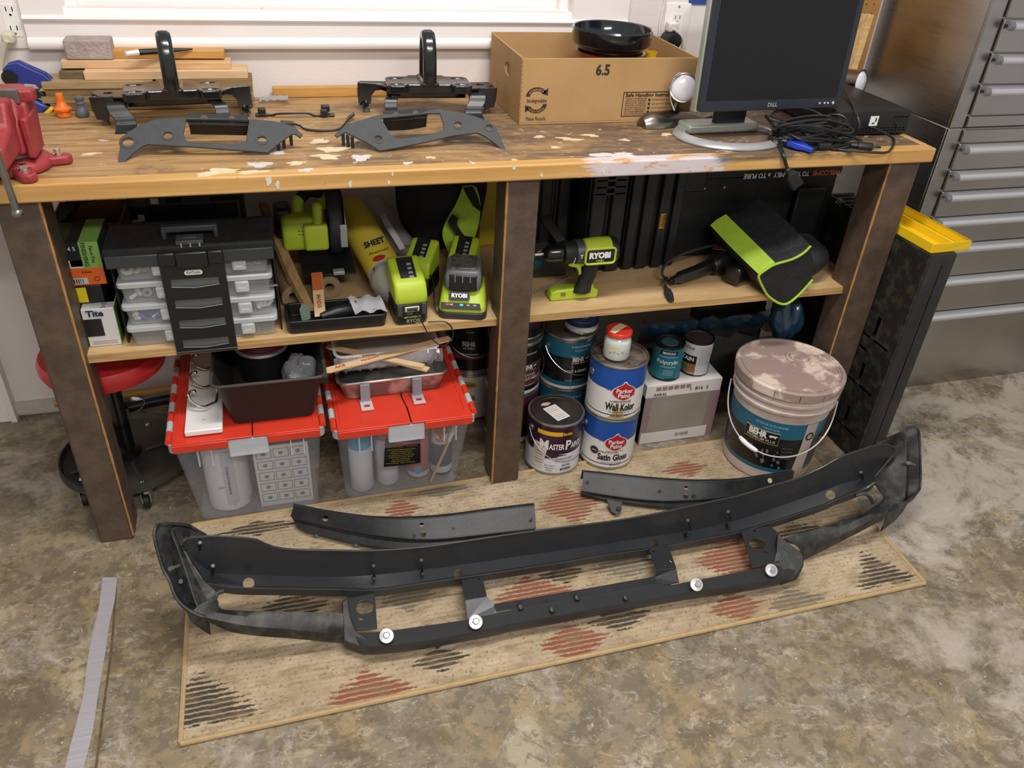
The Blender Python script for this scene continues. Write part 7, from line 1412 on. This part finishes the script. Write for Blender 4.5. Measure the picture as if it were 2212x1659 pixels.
# yellow roll in bag, bubble wrap, white strip
t = thing('paper_joint_tape', 'yellow printed roll bagged in clear plastic beside the saw', 'roll', (.03, .25, ZS)); iv = inv_of(t.location); A = V(.062, .19, ZS+.056); B = V(.0, .47, ZS+.128); ax = B-A
m = MB(); m.lathe([(.0, 0), (.044, 0), (.045, .004), (.045, ax.length)], 32, A, ax); m.build('roll', M('roll_yellow', '#d0ba3c', .5), t, inv=iv); m = MB(); m.lathe([(.0456, .004), (.0456, .018)], 32, A, ax, caps=False); m.build('navy_band', navy, t, inv=iv)
u = ax.normalized(); nrm = (V(-.15, -.35, 1)-u*V(-.15, -.35, 1).dot(u)).normalized(); sd = u.cross(nrm)
o_ = A+u*.09+nrm*.0462; text(t, 'SHEET', .030, (iv @ o_, sd, u, nrm), navy, .03, shear=.2, width=.055); text(t, 'Premium', .014, (iv @ (A+u*.055+nrm*.0462), sd, u, nrm), black_p, 0, shear=.2); m = MB(); m.add([A+u*(.032+.010*math.cos(a))+sd*(-.008+.016*math.sin(a))+nrm*.0468 for a in [i*PI/6 for i in range(12)]], [list(range(12))]); m.build('red_mark', M('mark_red', '#a83226', .5), t, inv=iv)
m = MB(); k0 = A-u*.085+V(.012, 0, -.004); rings = []
for s2, r in ((.02, .0475), (-.005, .050), (-.03, .049), (-.055, .040), (-.075, .022), (-.088, .008), (-.10, .010), (-.118, .016)):
    c = A+u*s2+V(.014*max(0, -s2*8), 0, -.10*max(0, -s2-.05)); rings.append([c+(sd*math.cos(a)+nrm*math.sin(a))*r*(1+.07*math.sin(7*a+s2*90)) for a in [i*2*PI/28 for i in range(28)]])
m.loft(rings, caps=False); m.build('plastic_bag', M('bag_film', '#cfd0d2', .14, alpha=.5), t, inv=iv); q = A-u*.09+V(.010, 0, -.004); m = MB(); m.lathe([(.010, -.003), (.011, 0), (.010, .003)], 14, q, u); m.build('tie', M('tie_yellow', '#c9bf6a', .5), t, inv=iv)
t = thing('bubble_wrap_roll', 'roll of clear bubble wrap leaning at the back of the shelf', 'bubble wrap', (.06, .40, ZS)); iv = inv_of(t.location); A = P(880, 585, y=.36); A.z = max(A.z, ZS+.04); B = P(805, 445, y=.54); m = MB(); rings = []; d = (B-A).normalized(); s_ = V(0, 1, 0).cross(d).normalized(); n = d.cross(s_)
for i in range(25):
    c = A.lerp(B, i/24); rings.append([c+(s_*math.cos(a)+n*math.sin(a))*(.034+.003*((i+int(a*3)) % 2)) for a in [k*2*PI/30 for k in range(30)]])
m.loft(rings, caps=False); m.build('wrap', M('bubble_film', '#b9bcc0', .12, alpha=.42, bump=.4, bscale=160), t, inv=iv, smooth=25)
m = MB(); A = P(870, 540, y=.32); B = P(832, 478, y=.40); d = B-A; m.loft([[p+V(-.008, 0, 0), p+V(.008, 0, .004), p+V(.008, .05, .004), p+V(-.008, .05, 0)] for p in (A, B)]); tag(m.build('white_trim_strip', M('strip_white', '#c9c6c4', .5), bevel=.001), 'short white plastic strip lying against the bubble wrap', 'strip')
# black and lime tool bag
fab = M('black_fabric', '#0d0e10', .85, bump=.3, bscale=90, var=.2, vscale=20); limef = M('lime_fabric', '#9fbe34', .75, var=.12, vscale=20, bump=.25, bscale=120)
bag = crumple('tool_bag', 'upright black and lime green fabric tool bag behind the batteries', 'bag', (.245, .43, .692), (.125, .085, .153), fab, 20, .06, 11)
def cloth(rows, name, mat, par, off=(0, 0, 0)):
    m = MB(); m.loft([smoothline([P(a, b, y=y) for a, b, y in r], 5) for r in rows], closed=False); return m.build(name, mat, par, inv=Matrix.Translation(par.location).inverted(), solid=.002)
cloth([[(1000, 402, .345), (985, 440, .338), (962, 480, .335), (956, 510, .335), (968, 545, .33)], [(1020, 400, .335), (1018, 430, .322), (1005, 470, .318), (992, 510, .318), (985, 550, .315)], [(1030, 405, .335), (1038, 440, .322), (1035, 480, .32), (1025, 515, .318), (1015, 540, .315)]], 'lime_panel', limef, bag)
cloth([[(1000, 405, .32), (1010, 425, .312), (1022, 445, .312)], [(1020, 402, .32), (1030, 420, .312), (1042, 460, .315)]], 'dark_strap', fab, bag); cloth([[(978, 462, .315), (968, 480, .312), (980, 500, .306), (1000, 528, .304)], [(990, 472, .313), (988, 485, .308), (1000, 505, .305), (1015, 522, .304)]], 'dark_strap', fab, bag)
m = MB(); m.bx(.36, .44, .47, .5, ZS, .80); m.prism([(0, 0), (.055, .02), (.03, .07), (.0, .06)], .03, (V(.42, .46, .70), V(1, 0, 0), V(0, 0, 1), V(0, -1, 0))); tag(m.build('yellow_case', M('case_yellow', '#c2a91e', .5), bevel=.003), 'yellow case edge showing behind the centre leg', 'case')
# batteries and charger
grey_b = M('battery_grey', '#6c6e70', .4); bblack = M('battery_black', '#1a1c1d', .4, var=.1, vscale=30)
def battery(label, loc, rz, s_=1.0, words=False):
    t = thing('battery_pack', label, 'battery', loc, rz); w_, d_, h_ = .080*s_, .105*s_, .085*s_
    m = MB(); m.loft([[V(*p, z) for p in rrect(w_*k, d_*k, .014, 3)] for z, k in ((0, .92), (.01, 1), (h_*.62, 1), (h_*.66, .94))]); m.build('pack_body', bblack, t, bevel=.002)
    m = MB(); prof = [(-d_*.5, h_*.62), (-d_*.53, h_*.9), (-d_*.40, h_*1.22), (d_*.32, h_*1.62), (d_*.5, h_*1.55), (d_*.5, h_*.66)]; m.loft([[V(x, a, b) for a, b in prof] for x in (-w_*.48, w_*.48)]); m.build('lime_cover', lime, t, bevel=.008, seg=3)
    n = V(0, -.49, .87); up = V(0, .87, .49); o = V(0, -d_*.03, h_*1.44); m = MB(); m.prism([(-w_*.24, -.034), (w_*.24, -.034), (w_*.24, .034), (-w_*.24, .034)], .0012, (o, V(1, 0, 0), up, n)); m.build('cover_label', black_p, t)
    for i in range(4): m = MB(); m.prism([(.002, -.026+i*.012), (.012, -.026+i*.012), (.012, -.020+i*.012), (.002, -.020+i*.012)], .0018, (o, V(1, 0, 0), up, n)); m.build('label_icon', grey_p, t)
    m = MB(); m.bx(-w_*.22, w_*.22, -d_*.53, -d_*.48, h_*.42, h_*.58); m.build('release_button', M('release_grey', '#b5b5ae', .4), t, bevel=.002); m = MB(); m.bx(-w_*.16, w_*.16, -d_*.535, -d_*.48, h_*.45, h_*.55); m.build('button_inset', M('inset_dark', '#3d3f3e', .5), t)
    for sx in (-1, 1): m = MB(); m.bx(sx*w_*.36-.006, sx*w_*.36+.006, -d_*.53, -d_*.45, h_*.30, h_*.66); m.build('latch_rib', M('inset_dark', '#3d3f3e', .5), t, bevel=.002)
    if words:
        f = lambda x, z: (V(x, -d_*.503, z), V(1, 0, 0), V(0, 0, 1), V(0, -1, 0)); text(t, 'RYOBI', .0125, f(.004, h_*.13), grey_p, .03); text(t, '40V LITHIUM', .007, f(.0, h_*.25), lime, .02); text(t, '5000', .007, f(-.006, h_*.36), grey_p, 0); text(t, '4AH', .006, f(.014, h_*.04), lime, .03)
    return t
battery('lime topped battery pack overhanging the shelf edge beside the black tray', (.090, .102, ZS), .06, 1.0, True)
battery('lime topped battery pack behind the front one, below the black bag', (.150, .232, ZS+.001), -.5, .9)
battery('lime topped battery pack behind the charger', (.258, .228, ZS+.001), -.45, .9)
t = thing('battery_charger', 'lime charger with a grey and black battery docked on it', 'charger', (.232, .112, ZS), -.28); w_, d_ = .118, .125
m = MB(); m.loft([[V(*p, 0) for p in rrect(w_, d_, .02, 3)], [V(*p, .018) for p in rrect(w_, d_, .02, 3)]]); m.build('foot_base', M('charger_grey', '#2c2d2e', .5), t, bevel=.003)
m = MB(); m.loft([[V(p[0], p[1], .018) for p in rrect(w_*.98, d_*.98, .02, 3)], [V(p[0]*.98, p[1], .030) for p in rrect(w_*.98, d_*.98, .02, 3)], [V(p[0]*.9, p[1]*.72+.014, .060) for p in rrect(w_*.98, d_*.98, .02, 3)], [V(p[0]*.86, p[1]*.66+.016, .066) for p in rrect(w_*.98, d_*.98, .02, 3)]]); m.build('lime_shell', lime, t, bevel=.002)
nf = V(0, -.78, .62).normalized(); uf = V(0, .62, .78).normalized(); o = V(0, -d_*.425, .045); m = MB(); m.prism(rrect(.05, .02, .003, 3), .0015, (V(-.008, -d_*.37, .056), V(1, 0, 0), uf, nf)); m.build('brand_panel', black_p, t); text(t, 'RYOBI', .0135, (V(-.008, -d_*.37, .056)+nf*.0016, V(1, 0, 0), uf, nf), white_p, .04)
m = MB(); m.prism([(-.048, -.012), (.048, -.012), (.044, .004), (-.050, .004)], .0012, (V(-.002, -d_*.452, .038), V(1, 0, 0), uf, nf)); m.build('light_panel', black_p, t)
for x, c in ((-.036, '#b5322a'), (-.026, '#b58c8a'), (-.002, '#19d39a'), (.014, '#8c8c86'), (.03, '#8c8c86')): m = MB(); m.prism(rrect(.008, .004, .001, 2), .002, (V(x, -d_*.452, .037), V(1, 0, 0), uf, nf)); m.build('status_light', M('led_'+c[1:], c, .3, emit=1.2 if c == '#19d39a' else .6 if c == '#b5322a' else 0), t)
t2 = thing('docked_battery', 'grey and black battery docked on the lime charger', 'battery', (.234, .120, ZS+.067), -.28)
m = MB(); m.loft([[V(p[0], p[1], z) for p in rrect(.088*k, .10*k, .012, 3)] for z, k in ((0, .95), (.012, 1), (.036, 1), (.05, .9))]); m.build('battery_shell', grey_b, t2, bevel=.003); m = MB(); m.bx(-.034, .034, -.0515, -.03, .0, .042); m.build('front_grip', bblack, t2, bevel=.004); m = MB(); m.bx(-.03, .03, -.036, .042, .049, .054); m.build('top_label', M('label_iridescent', '#5a5a62', .25, .4, col2='#8a8580', vscale=60), t2, bevel=.001)
for k in range(3): m = MB(); m.bx(-.02+k*.018, -.017+k*.018, -.054, -.05, .024, .044); m.build('grip_rib', grey_b, t2)
text(t2, '6Ah', .010, (V(.004, .032, .0545), V(1, 0, 0), V(0, 1, 0), V(0, 0, 1)), grey_p, .03); m = MB(); m.bx(.0445, .0455, -.03, .03, .012, .026); m.build('side_label', bblack, t2)
cable([V(.13, .20, ZS+.05), V(.165, .17, ZS+.06), V(.158, .10, ZS+.012), V(.175, .075, ZS+.004)], .002, 'thin black charger cord looping between the batteries')
cable([V(.10, .040, ZS+.045), V(.118, .030, ZS+.004), V(.135, .028, ZS-.03), V(.165, .03, ZS-.055), V(.19, .034, ZS-.03), V(.175, .038, ZS+.004), V(.13, .045, ZS+.006)], .0015, 'thin black wire drooping over the shelf edge below the battery')
# ================================================================== right bay of the shelf
t = thing('cordless_drill', 'lime green cordless drill standing upright near the centre leg', 'drill', (.515, .105, ZS)); yd = .0
zb_ = .134
m = MB(); m.lathe([(.026, -.015), (.031, -.010), (.033, .02), (.033, .055), (.029, .066), (.015, .069)], 32, (.03, 0, zb_), (1, 0, 0)); m.build('motor_housing', lime, t, bevel=.002)
m = MB(); m.lathe([(.029, .055), (.0335, .056), (.0335, .066), (.030, .074), (.02, .077)], 28, (.03, 0, zb_), (1, 0, 0)); m.build('rear_cap', bblack, t)
m = MB(); m.lathe([(.030, -.035), (.031, -.015)], 32, (.03, 0, zb_), (1, 0, 0)); m.build('gear_case', M('gear_grey', '#56585a', .35, .5), t)
m = MB(); m.lathe([(.024, -.068), (.0285, -.065), (.0285, -.037), (.027, -.034)], 20, (.03, 0, zb_), (1, 0, 0)); col_ = m.build('clutch_ring', bblack, t)
for k in range(10): a = PI+.2+k*.26; m = MB(); m.box((.03-.042, .0289*math.cos(a), zb_+.0289*math.sin(a)), (.002, .002, .003)); m.build('clutch_mark', white_p, col_)
m = MB(); m.lathe([(.010, -.118), (.014, -.114), (.021, -.104), (.0215, -.07), (.019, -.067)], 24, (.03, 0, zb_), (1, 0, 0)); m.build('chuck', blk_gloss, t); m = MB(); m.cyl((.03-.118, 0, zb_), (.03-.138, 0, zb_), .0035, 6); m.build('bit', chrome, t)
m = MB(); rings = []
for s_, cx_, wx, wy in ((0, .045, .021, .018), (.2, .046, .022, .019), (.5, .042, .021, .018), (.8, .034, .021, .017), (1, .03, .024, .018)):
    z = .112-.09*s_; rings.append([V(cx_-.004+p[0], p[1], z) for p in [(wx*math.cos(a), wy*math.sin(a)) for a in [i*PI/8 for i in range(16)]]])
m.loft(rings); m.build('grip', M('grip_black', '#17181a', .6, bump=.2, bscale=300), t)
m = MB(); m.prism([(.06, .112), (.012, .112), (-.02, .104), (-.018, .098), (.004, .092), (.012, .07), (.018, .074), (.016, .094), (.05, .105)], .016, (V(0, .008, 0), V(1, 0, 0), V(0, 0, 1), V(0, -1, 0))); m.build('trigger_frame', lime, t, bevel=.003); m = MB(); m.bx(.0, .018, -.007, .007, .076, .092); m.build('trigger', bblack, t, bevel=.003)
m = MB(); m.prism([(-.058, .004), (-.054, 0), (.068, 0), (.072, .004), (.072, .022), (.06, .028), (.052, .05), (.045, .05), (.02, .03), (-.04, .028), (-.055, .022)], .034, (V(0, .034, 0), V(1, 0, 0), V(0, 0, 1), V(0, -1, 0)), h0=0); m.build('base_foot', lime, t, bevel=.006); m = MB(); m.bx(-.03, -.017, -.0008, .001, .012, .022); m.build('foot_badge', M('badge_olive', '#6d7a1d', .4), t)
m = MB(); m.bx(.015, .086, -.0345, -.026, zb_-.018, zb_+.016); lp_ = m.build('name_plate', black_p, t, bevel=.003); m = MB(); m.tube([V(x, -.034, z) for x, z in [(p[0]+.052, p[1]+zb_-.001) for p in rrect(.078, .040, .008, 3)]], .003, 6, True); m.build('plate_border', lime, t)
text(t, 'RYOBI', .021, (V(.050, -.0348, zb_+.001), V(1, 0, 0), V(0, 0, 1), V(0, -1, 0)), white_p, .06, width=.056); text(t, 'ONE+', .008, (V(.052, -.0348, zb_-.013), V(1, 0, 0), V(0, 0, 1), V(0, -1, 0)), lime, .03)
text(t, 'T', .012, (V(.003, -.0325, zb_), V(1, 0, 0), V(0, 0, 1), V(0, -1, 0)), white_p, .03)
# loose metal behind the drill
t = thing('hand_plane', 'grey metal plane with teal knob behind the drill', 'hand plane', (.46, .26, ZS)); m = MB(); A = P(1172, 465, y=.34)-t.location; B = P(1212, 522, y=.26)-t.location; m.loft([[p+V(-.012, 0, 0), p+V(.012, 0, .004), p+V(.012, .02, .004), p+V(-.012, .02, 0)] for p in (A, B)]); m.build('iron', steel, t); m = MB(); m.prism([(-.03, 0), (.09, 0), (.075, .05), (.04, .085), (.0, .08), (-.03, .03)], .05, (V(0, .03, 0), V(1, 0, 0), V(0, 0, 1), V(0, -1, 0))); m.build('body', M('plane_grey', '#4c4b47', .5, .4), t, bevel=.006); m = MB(); m.ball((-.005, -.03, .05), .017); m.build('knob', M('knob_teal', '#1c6a78', .4), t)
m = MB(); m.cyl(P(1154, 632, z=ZS+.003), P(1232, 598, z=ZS+.003), .0026, 8); tag(m.build('metal_rod', M('rod_pale', '#a9a59c', .4, .5)), 'thin pale rod lying on the shelf behind the drill', 'rod')
# ribbed black tool cases standing on edge
csm = M('case_black', '#131516', .5, bump=.12, bscale=300, var=.15, vscale=20)
def ribbed(label, x0, x1, y0, y1, h, lean, ribs, extra=None):
    t = thing('tool_case', label, 'tool case', (x0, y0, ZS)); W_ = x1-x0
    sh_ = Matrix.Identity(4)
    m = MB(); m.bx(0, W_, .008, y1-y0, 0, h); shl = m.build('case_shell', csm, t, bevel=.008)
    for i, (a, b, d) in enumerate(ribs): m = MB(); m.bx(a*W_, b*W_, -d, .01, .006, h-.006); m.build('rib', csm, t, bevel=.004)
    m = MB(); m.bx(W_*.5-.0012, W_*.5+.0012, .0, .016, -.01, h+.01); cut(shl, [m.build('cutter', csm, t)])
    if extra: extra(t, W_, h)
    return t
def vents(t, W_, h):
    for k in range(3): m = MB(); m.bx(W_*.1, W_*.9, -.008, .002, h-.06-k*.018, h-.054-k*.018); m.build('vent_bar', M('vent_grey', '#2d3032', .45), t, bevel=.001)
def dlabel(t, W_, h):
    c = P(1431, 478, y=.238)-t.location; m = MB(); m.box((c.x, c.y+.002, c.z), (.017, .004, .045)); m.build('label_plate', M('label_dewalt', '#d6a619', .45), t, bevel=.001); text(t, 'DEWALT', .009, (V(c.x+.003, c.y-.0005, c.z), V(0, 0, -1), V(1, 0, 0), V(0, -1, 0)), black_p, .03, width=.036); text(t, 'DW317K', .006, (V(c.x-.0045, c.y-.0005, c.z), V(0, 0, -1), V(1, 0, 0), V(0, -1, 0)), black_p, 0, width=.03)
ribbed('plain black tool case standing in the dark behind the drill', .485, .585, .34, .58, .31, 0, [(.1, .4, .004), (.6, .9, .004)])
ribbed('black ribbed tool case with vent bars behind the drill', .595, .70, .245, .56, .32, 0, [(.04, .42, .008), (.58, .96, .008)], vents)
ribbed('black ribbed tool case with small yellow label', .708, .868, .248, .56, .32, 0, [(.02, .2, .008), (.26, .46, .010), (.56, .74, .010), (.82, .98, .006)], dlabel)
t = thing('tool_case', 'large black case with upside-down slogan under the bench top', 'tool case', (.88, .30, ZS)); m = MB(); m.bx(0, .502, 0, .27, 0, .33); m.build('case_shell', csm, t, bevel=.01); m = MB(); m.bx(.06, .502, -.012, .002, .232, .32); m.build('lid_flange', csm, t, bevel=.006)
m = MB(); m.bx(.0, .07, -.014, .002, .20, .33); m.build('hinge_block', blk, t, bevel=.004)
for px, py in ((1522, 407), (1565, 405)): c = P(px, py, y=.284)-t.location; m = MB(); m.ball((c.x, c.y, c.z), .004); m.build('rivet', silver, t)
a = P(1858, 374, y=.286)-t.location; b = P(1608, 376, y=.286)-t.location; a.x = min(a.x, .496); ln = a.x-b.x; zz = (a.z+b.z)/2
words = [('WELCOME', '#d2603f', .0, .30), ('TO THE FAMILY', '#d8d8d4', .33, .70), ('\u00bb TO PURE', '#d8d8d4', .73, 1.0)]
for s_, c, f0, f1 in words: text(t, s_, .019, (V(a.x-ln*(f0+f1)/2, -.0128, zz), V(-1, 0, 0), V(0, 0, -1), V(0, -1, 0)), M('slogan_'+c[1:], c, .5), .04, width=ln*(f1-f0))
text(t, 'FUN', .014, (V(a.x-.02, -.0128, zz+.022), V(-1, 0, 0), V(0, 0, -1), V(0, -1, 0)), M('slogan_d2603f', '#d2603f', .5), .03)
t = thing('parts_organizer', 'black organizer box with dim olive lettering beside the end leg', 'organizer', (1.14, .30, ZS)); m = MB(); m.bx(.10, .19, -.03, -.014, 0, .2); m.build('organizer_body', csm, t, bevel=.004); A = P(1792, 432, y=.262); u = V(.80, 0, -.60); text(t, 'STOREHOUSE', .026, (P(1828, 452, y=.262)-t.location, u, V(.6, 0, .8), V(0, -1, 0)), M('olive_print', '#8a8454', .6), .03, width=.105)
# grinder
t = thing('angle_grinder', 'black corded grinder lying in front of the tool cases', 'grinder', P(1540, 590, z=ZS)); iv = inv_of(t.location); gbk = M('grinder_black', '#141414', .3, coat=.3)
A = P(1452, 606, z=ZS+.022); B = P(1535, 575, z=ZS+.03); C = P(1572, 560, z=ZS+.04)
m = MB(); m.tube([A, A.lerp(B, .12), A.lerp(B, .2), B], [.010, .011, .017, .019], 16); m.build('handle', gbk, t, inv=iv); m = MB(); m.tube([B, B.lerp(C, .4), C+V(.02, .02, -.002)], [.024, .034, .034], 14); m.build('motor_body', gbk, t, inv=iv)
c = P(1590, 590, z=ZS+.03); m = MB(); m.box(c, (.05, .05, .05), Matrix.Rotation(.5, 3, 'Z')); hd = m.build('vent_head', gbk, t, inv=iv, bevel=.010, seg=3)
vh = MB()
for k in range(6): vh.box(c+Matrix.Rotation(.5, 3, 'Z') @ V(-.018+k*.007, -.026, 0), (.0025, .02, .03), Matrix.Rotation(.5, 3, 'Z'))
cut(hd, [vh.build('cutter', gbk, t, inv=iv)])
m = MB(); q = P(1555, 535, z=ZS+.074); m.box(q, (.04, .03, .002), Matrix.Rotation(-.5, 3, 'Z')); m.build('label', M('grinder_label', '#3a2420', .5), t, inv=iv)
cab2 = M('rubber_cord', '#242526', .6)
cable([A, P(1442, 605, z=ZS+.012), P(1430, 590, z=ZS+.03), P(1445, 565, z=ZS+.05), P(1500, 540, y=.2), P(1570, 525, y=.235)], .004, None, 'cord', par=t, iv=iv, mat=cab2)
a = P(1437, 618, z=ZS+.008); b = P(1450, 648, z=ZS+.008); m = MB(); d = b-a; m.tube([a, a+d*.3, a+d*.35, a+d*.7, b], [.004, .006, .010, .011, .008], 8); m.build('plug', cab2, t, inv=iv); cable([P(1440, 600, z=ZS+.006), P(1436, 608, z=ZS+.02), a], .004, None, 'cord', par=t, iv=iv, mat=cab2)
# lime and black duffel
base = P(1690, 600, z=ZS); base = V(1.10, .12, ZS); t = thing('duffel_bag', 'black duffel bag with lime stripe and piping spilling over the shelf edge', 'bag', base); iv = inv_of(base)
yF = .035
pf = [(1638, 594), (1651, 583), (1673, 570), (1710, 559), (1735, 545), (1750, 530), (1756, 560), (1754, 603), (1730, 630), (1710, 648), (1695, 656), (1679, 653), (1660, 640), (1651, 628), (1640, 606)]
Fp = [P(a, b, y=yF) for a, b in pf]
off = P(1550, 476, y=.24)-P(1655, 581, y=yF)
m = MB(); rings = []
for s_ in (0, .15, .4, .7, 1.0):
    k = 1+.05*math.sin(PI*s_); cen = sum(Fp, V(0, 0, 0))/len(Fp); R_ = []
    for i, p in enumerate(Fp):
        q = cen+(p-cen)*k+off*s_; q = V(q.x, q.y+.0, max(q.z, ZS+.002 if q.y > .05 else q.z)); R_.append(q)
    rings.append(R_)
bagf = M('duffel_black', '#17191c', .65, var=.25, vscale=14, bump=.25, bscale=70); limeb = M('duffel_lime', '#9fbe34', .6, var=.06, vscale=30, bump=.15, bscale=160)
m.loft(rings); m.build('bag_body', bagf, t, inv=iv)
m = MB(); cs = [Fp[0], Fp[1], Fp[2]]; cen = sum(Fp, V(0, 0, 0))/len(Fp); rows = []
for s_ in (0.0, .2, .4, .6, .8, 1.0):
    k = 1.03+.05*math.sin(PI*s_); rows.append([cen+(p-cen)*k+off*s_+V(0, -.003, .004) for p in cs])
m.loft(rows, closed=False); m.build('lime_stripe', limeb, t, inv=iv, solid=.003)
m = MB(); m.tube(smoothline([Fp[k]+V(0, -.003, 0) for k in (5, 4, 3, 2, 1, 0, 14, 13, 12, 11, 10, 9, 8, 7)], 3), .0034, 8); m.build('piping', limeb, t, inv=iv)
m = MB(); n_ = 16; rings = []; rnd = random.Random(4)
for j in range(n_+1):
    th = PI*j/n_; rings.append([V(1.185+.095*math.sin(th)*math.cos(a)*(1+.08*math.sin(3*a+th*2)), .15+.085*math.sin(th)*math.sin(a)*(1+.08*math.sin(4*a)), ZS+.058-.057*math.cos(th)*(1+.06*math.sin(5*a))) for a in [i*2*PI/28 for i in range(28)]])
m.loft(rings); m.build('side_pocket', bagf, t, inv=iv)
m = MB(); st_ = smoothline([P(1690, 500, y=.2), P(1730, 515, y=.16), P(1765, 540, y=.13), P(1790, 565, y=.12)], 5); m.strip([p+V(0, 0, .0) for p in st_], [p+V(.012, -.012, -.012) for p in st_]); m.build('carry_strap', fab, t, inv=iv, solid=.003)
